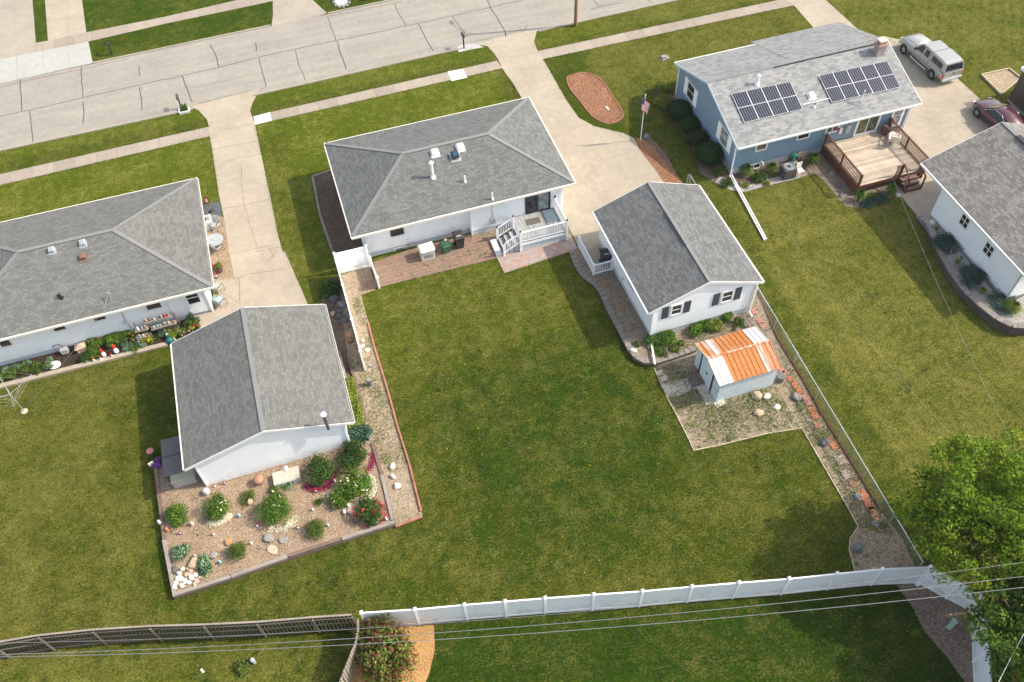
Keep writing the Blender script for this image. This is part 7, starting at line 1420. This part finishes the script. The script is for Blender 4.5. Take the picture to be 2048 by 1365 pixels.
# left house flower bed
FB = .04
for px, r, h, m_, lb, fl_, nf in (((196,690),.55,.62,'lf_green','bushy green plant with orange buds at the middle of the left house bed','petal_r',8),((228,684),.60,.65,'lf_green','larger bushy green plant nearer the yellow flowers',None,0),((246,678),.5,.6,'lf_green','tall green plant behind the yellow flowers',None,0),((170,716),.42,.45,'lf_dark','green plant in front of the beige stone house',None,0),((190,712),.42,.42,'lf_green','green plant left of the big gnomes',None,0),((272,678),.36,.45,'lf_yel','yellow flowering plant left of the pink flower','petal_y',22),((297,682),.36,.45,'lf_yel','yellow flowering plant right of the pink flower','petal_y',22),((281,688),.28,.4,'lf_var','pink flowered plant between the yellow ones','petal_k',10),((258,696),.38,.35,'lf_var','pale leaved plant near the kerb beside the big gnome',None,0),((285,692),.30,.35,'lf_var','pale leaved plant near the kerb below the yellow flowers',None,0),((270,700),.3,.3,'lf_green','small green plant near the kerb',None,0),
 ((330,670),.35,.4,'lf_var','hosta under the wooden plant stand',None,0),((350,668),.45,.55,'lf_lime','bright green plant right of the wooden plant stand',None,0),((366,668),.34,.4,'lf_green','pink flowered plant beside the left garage roof','petal_k',26),((382,650),.42,.7,'lf_dark','dark leafy plant left of the doorstep',None,0),((390,645),.30,.55,'lf_dark','purple flowers in a pot left of the doorstep','petal_p',30),((392,655),.3,.5,'lf_green','red orange flowers beside the doorstep','petal_r',20),((385,662),.25,.4,'lf_yel','yellow flowers beside the doorstep','petal_y',14),((395,664),.34,.4,'lf_dark','mixed flower pot by the corner of the left garage','petal_k',14),
 ((24,752),.34,.35,'lf_fine','round green plant at the left end of the soil bed',None,0),((50,743),.34,.35,'lf_fine','round green plant second from the left in the soil bed',None,0),((77,738),.42,.38,'lf_fine','largest round green plant in the soil bed',None,0),((99,736),.24,.3,'lf_var','small pale plant beside the white slab',None,0),((99,724),.24,.28,'lf_var','small plant above the white slab',None,0),((12,744),.28,.3,'lf_var','pale plant near the house wall at far left',None,0),((36,736),.28,.3,'lf_var','pale plant near the house wall, second',None,0),((54,732),.28,.3,'lf_var','pale plant near the house wall, third',None,0),((2,760),.3,.3,'lf_fine','green plant cut by the left picture edge',None,0),((176,724),.22,.22,'lf_var','tiny pale plant at the kerb beside the small gnomes',None,0),((77,750),.12,.15,'lf_green','orange marigold at the kerb','petal_r',8),((45,758),.12,.15,'lf_green','small orange flower at the kerb, further left','petal_r',8),((300,668),.7,.30,'lf_dark','low dark foliage behind the yellow flowers',None,0)):
    shrub(lb, px, FB, r, h, M[m_], int(max(160, 1100*r*r/.16*.7)), .085, M[fl_] if fl_ else None, nf, .085, cat='flower' if fl_ else 'plant', name='flowering_plant' if fl_ else 'plant', blobs=9)
shrub('clipped green growing in the half barrel', (437,534), .36, .25, .30, M['lf_lime'], 700, .06, cat='plant', name='plant')
shrub('plant on the little glass table', (434,589), .49, .13, .22, M['lf_green'], 120, .07, cat='plant', name='plant'); shrub('small plants in the mailbox planter', (369,217), .13, .30, .3, M['lf_green'], 300, .09, cat='plant', name='plant')
shrub('small leafy plant between the rocks at the white marker', (492,1335), 0, .40, .35, M['weed'], 420, .12, cat='plant', name='plant')
shrub('small sprouting plant among weeds by the concrete step', (548,985), RZ, .26, .3, M['lf_green'], 260, .09, cat='plant', name='plant'); shrub('little plant in front of the central gravel', (640,1005), RZ, .24, .2, M['lf_fine'], 200, .08, cat='plant', name='plant'); shrub('low leafy plant around the tan boulder', (495,998), RZ, .45, .22, M['weed'], 420, .09, cat='plant', name='plant'); shrub('two lobed plant at the corner of the concrete step', (575,968), RZ, .34, .3, M['lf_var'], 320, .10, cat='plant', name='plant')
# ---------------- red and green shrub in orange mulch
shrub('large mounded shrub of mixed red and green leaves in orange mulch', (776,1322), 0, 1.16, 1.9, M['lf_red'], 5200, .17, cat='shrub', name='large_shrub', ry=1.75, blobs=30)
# ---------------- trees
def tree(label, base, top, crown, rx, ry, rz, n, size, mat, blobs=40, br=.30, limbs=9, r0=.22):
    b = Vector(base); t = thing('broadleaf_tree', label, 'tree', b, 0, None, True); c = Vector(crown)-b
    mb = MB().tube([(0,0,0),(c.x*.2,c.y*.2,c.z*.4),(c.x*.7,c.y*.7,c.z*.85)], r0, 10, r0*.5); tr = part('trunk', mb, M['bark'], t)
    for k in range(limbs):
        a = k*2.4; e = c+Vector((rx*.7*math.cos(a), ry*.7*math.sin(a), rz*random.uniform(-.3,.55))); s = Vector((c.x*.5,c.y*.5,c.z*random.uniform(.45,.8)))
        m_ = s.lerp(e,.5)+Vector((random.uniform(-.2,.2),random.uniform(-.2,.2),.25)); part('limb', MB().tube([s,m_,e], r0*.38, 7, .025), M['bark'], tr)
    C, Nn = crown_pts(rx, ry, rz, n, 0, blobs, br, .35); C = C[:]+np.array(c); 
    C2, N2 = crown_pts(rx, ry, rz*.9, n, 10, blobs, br, .35)
    leaves('crown', np.concatenate([C, C2+np.array(c)-np.array([0,0,10])]), np.concatenate([Nn, N2]), size, mat, t, .55); return t
def crown_at(px, z): return G(*px, z)
c_ = crown_at((1990,1030), 4.6); tree('big bright green tree filling the lower right corner', (c_.x+.5, c_.y-.4, 0), None, c_, 4.4, 3.9, 2.9, 30000, .17, M['lf_tree'], 170, .155, 16, .24)
c_ = crown_at((2088,1268), 3.9); tree('second darker leaved tree below the pole at the right edge', (c_.x+.6, c_.y, 0), None, c_, 2.9, 3.4, 2.4, 17000, .19, M['lf_tree2'], 110, .17, 12, .18)
c_ = crown_at((2330,1230), 4.5); tree('tree standing beyond the right edge of the picture that shades the corner', (c_.x, c_.y, 0), None, c_, 3.2, 3.0, 2.6, 7000, .22, M['lf_tree2'], 40, .28, 8, .2)
c_ = crown_at((2180,1420), 5.0); tree('tree standing below the right corner that shades the bottom lawn', (c_.x, c_.y, 0), None, c_, 3.4, 3.0, 2.6, 7000, .22, M['lf_tree2'], 40, .28, 8, .2)
# ---------------- weeds in the gravel, dandelions and grass
def in_poly(px, py, poly):
    c = np.zeros(len(px), bool); n = len(poly); j = n-1
    for i in range(n):
        xi, yi = poly[i]; xj, yj = poly[j]
        if yi != yj: c ^= ((yi > py) != (yj > py)) & (px < (xj-xi)*(py-yi)/(yj-yi)+xi)
        j = i
    return c
def weeds(name, px_poly, n, mat, size=.09, clump=.5, spread=.25, z=0):
    poly = [(G(x, y, z).x, G(x, y, z).y) for x, y in px_poly]; a = np.array(poly); m = int(n*clump/30)+6; cx = RNG.uniform(a[:,0].min(), a[:,0].max(), m*3); cy = RNG.uniform(a[:,1].min(), a[:,1].max(), m*3); ok = in_poly(cx, cy, poly); cx, cy = cx[ok], cy[ok]
    k = RNG.integers(0, len(cx), n); x = cx[k]+RNG.normal(0, spread, n); y = cy[k]+RNG.normal(0, spread, n); ok = in_poly(x, y, poly); x, y = x[ok], y[ok]
    tag(leaves(name, np.stack([x, y, z+RNG.uniform(.01, .10, len(x))], 1), RNG.normal(size=(len(x), 3))*.6+np.array([0, 0, .9]), size, mat, None, .4), kind='stuff')
weeds('weeds', [(1310,740),(1387,710),(1430,800),(1550,770),(1600,855),(1536,866),(1387,900),(1335,798)], 6500, M['weed'], .10, .45, .28)
weeds('weeds', [(1555,690),(1605,770),(1649,845),(1715,950),(1762,1026),(1800,1080),(1716,1054),(1646,931),(1600,855)], 5200, M['weed'], .09, .5, .25)
weeds('weeds', [(700,730),(745,700),(790,850),(820,935),(770,945),(740,880),(715,790)], 2300, M['weed'], .09, .6, .22)
weeds('weeds', [(690,560),(720,590),(745,680),(740,720),(715,640)], 700, M['weed'], .08, .4, .15)
weeds('weeds', [(320,960),(420,980),(560,950),(700,900),(760,960),(780,1035),(600,1090),(360,1170)], 900, M['weed'], .07, .4, .12, RZ)
weeds('weeds', [(750,540),(985,488),(992,512),(760,572)], 420, M['weed'], .07, .3, .06)
weeds('weeds', [(1305,690),(1480,640),(1480,655),(1390,698),(1345,712),(1300,722)], 900, M['weed'], .09, .5, .2, .26)
def edge_tufts(lines_, n, size=.10):
    C = []
    for px in lines_:
        P = [G(x, y) for x, y in px]
        for a, b in zip(P, P[1:]):
            k = int((b-a).length*n)
            for _ in range(k):
                if noise.noise(Vector((a.x, a.y, random.random()*3))) > -.4: q = a.lerp(b, random.random()); C.append((q.x+random.gauss(0,.07), q.y+random.gauss(0,.07), random.uniform(.02,.11)))
    C = np.array(C); tag(leaves('edge_grass', C, RNG.normal(size=(len(C), 3))+np.array([0, 0, .3]), size, M['turf_blade'], None, .22), kind='stuff')
M['turf_blade'] = leaf('edge_grass_blades', [(0, (.035,.055,.008)), (.6, (.07,.10,.012)), (1, (.16,.15,.04))], .2)
edge_tufts([[(735,1258),(1090,1230),(1464,1200),(1834,1169)], [(0,1318),(110,1302),(325,1284),(533,1276),(712,1260)], [(309,938),(326,1084),(346,1202),(576,1136),(790,1060),(845,1040),(794,851),(755,718),(738,648)], [(1142,506),(1165,556),(1203,590),(1243,675),(1257,703),(1287,735),(1310,737)],
 [(1308,737),(1335,800),(1351,829),(1387,904),(1536,869),(1603,859),(1646,933),(1700,1026),(1700,1100),(1710,1142)], [(1512,570),(1605,757),(1716,945),(1835,1140)], [(1835,440),(1865,487),(1899,560),(1951,626),(2014,670)], [(1464,384),(1540,373),(1600,358),(1690,414),(1745,413)], [(0,782),(200,735),(338,692)], [(539,225),(994,121)], [(544,243),(1005,138)], [(0,348),(418,253)], [(0,372),(420,274)], [(1075,103),(1536,5)], [(1086,120),(1536,23)],
 [(510,250),(529,340),(555,466),(617,608)], [(1086,119),(1134,203),(1188,253),(1267,277)], [(420,273),(437,385)], [(1134,157),(1180,230),(1216,248),(1246,233),(1208,167),(1166,146)], [(1767,74),(1913,157),(1967,206)], [(1721,63),(1651,0)], [(759,576),(994,519),(1009,549),(1140,503)]], 26)
def grass():
    n = 1500000; view = [(G(x, y).x, G(x, y).y) for x, y in ((-60,-40),(2110,-40),(2110,1400),(-60,1400))]; a = np.array(view)
    out = []
    x = RNG.uniform(a[:,0].min(), a[:,0].max(), n); y = RNG.uniform(a[:,1].min(), a[:,1].max(), n)
    # fewer blades far away where they would be smaller than a pixel
    keep = RNG.random(n) < np.clip(1.25-(y-12)/75, .25, 1); x, y = x[keep], y[keep]
    ok = in_poly(x, y, view); x, y = x[ok], y[ok]; bad = np.zeros(len(x), bool)
    for p in KEEP_OUT:
        q = np.array(p); bb = (x > q[:,0].min()) & (x < q[:,0].max()) & (y > q[:,1].min()) & (y < q[:,1].max()); i = np.where(bb & ~bad)[0]; bad[i[in_poly(x[i], y[i], p)]] = True
    x, y = x[~bad], y[~bad]; n = len(x)
    d, l, t = turf(x, y); h = RNG.uniform(.025, .06, n); az = RNG.uniform(0, 2*math.pi, n); w_ = RNG.uniform(.010, .020, n); la = RNG.uniform(0, 2*math.pi, n); lean = RNG.uniform(.2, 1.1, n)*h
    B = np.stack([x, y, np.full(n, -.003)], 1); W = np.stack([np.cos(az)*w_, np.sin(az)*w_, np.zeros(n)], 1); Tp = B+np.stack([np.cos(la)*lean, np.sin(la)*lean, h], 1)
    V = np.stack([B-W, B+W, Tp], 1).reshape(-1, 3); me = bpy.data.meshes.new('grass'); me.vertices.add(3*n); me.vertices.foreach_set('co', V.astype(np.float32).ravel()); me.loops.add(3*n); me.loops.foreach_set('vertex_index', np.arange(3*n, dtype=np.int32))
    me.polygons.add(n); me.polygons.foreach_set('loop_start', np.arange(0, 3*n, 3, dtype=np.int32)); me.polygons.foreach_set('loop_total', np.full(n, 3, np.int32)); me.update(calc_edges=True)
    at = me.color_attributes.new('turf', 'FLOAT_COLOR', 'POINT'); at.data.foreach_set('color', np.repeat(np.stack([d, l, t, np.ones(n)], 1), 3, 0).astype(np.float32).ravel())
    me.materials.append(M['lawn_blades']); o = bpy.data.objects.new('grass', me); COL.objects.link(o); tag(o, kind='stuff')
M['lawn_blades'] = lawn_mat('turf_blades', True)
grass()
def clumps(name, x0, x1, y0, y1, n, mat, k, size, spread, hmax):
    cx, cy = RNG.uniform(x0, x1, n), RNG.uniform(y0, y1, n)
    ok = np.array([noise.noise(Vector((a*.35, b*.35, 3.3))) > -.05 for a, b in zip(cx, cy)]); cx, cy = cx[ok], cy[ok]
    m = RNG.integers(0, len(cx), len(cx)*k); s = RNG.uniform(.4, 1.3, len(cx))[m]*spread; x, y = cx[m]+RNG.normal(0, 1, len(m))*s, cy[m]+RNG.normal(0, 1, len(m))*s
    ok = ~np.any([in_poly(x, y, p) for p in KEEP_OUT], axis=0); x, y = x[ok], y[ok]
    tag(leaves(name, np.stack([x, y, RNG.uniform(.03, hmax, len(x))], 1), RNG.normal(size=(len(x), 3))*.5+np.array([0, 0, .8]), size, mat, None, .5), kind='stuff')
M['clover'] = leaf('clover_leaves', [(0, (.022,.055,.010)), (.6, (.04,.085,.014)), (1, (.075,.13,.03))], .2)
M['straw'] = leaf('dry_grass_blades', [(0, (.12,.12,.035)), (.6, (.17,.165,.055)), (1, (.25,.23,.10))], .3)
clumps('clover', -8, 23.5, 11, 38, 520, M['clover'], 34, .06, .16, .07); clumps('dry_grass', -8, 23.5, 11, 38, 260, M['straw'], 22, .055, .12, .06)
clumps('dry_grass', -23, -10.5, 20, 39, 200, M['straw'], 22, .055, .13, .06); clumps('dry_grass', 24.5, 40, 12, 36, 380, M['straw'], 24, .06, .15, .06); clumps('clover', 24.5, 40, 12, 36, 160, M['clover'], 30, .06, .16, .07)
clumps('clover', -3, 24, 3, 13, 200, M['clover'], 34, .06, .18, .07); clumps('clover', -21, -4, 12, 20, 200, M['clover'], 34, .07, .18, .09)
m_ = 70; xx = RNG.uniform(-8, 23, m_); yy = RNG.uniform(13, 36, m_); ok = ~np.any([in_poly(xx, yy, p) for p in KEEP_OUT], axis=0); xx, yy = xx[ok], yy[ok]
tag(leaves('dandelions', np.stack([xx, yy, np.full(len(xx), .07)], 1), RNG.normal(size=(len(xx), 3))*.2+np.array([0, 0, 1]), .045, M['petal_y'], None, .9), kind='stuff')

# ---------------- thin summer haze over the whole block
hz, ns, ls, bs = new_mat('summer_haze'); ns.remove(bs); pv = ns.new('ShaderNodeVolumePrincipled'); pv.inputs['Color'].default_value = (.86, .90, .95, 1); pv.inputs['Density'].default_value = .0002; pv.inputs['Anisotropy'].default_value = .2
ls.new(pv.outputs[0], ns['Material Output'].inputs['Volume'])
tag(mesh_obj('haze', MB().box(-420, -220, -1, 440, 440, 46), hz), kind='stuff')
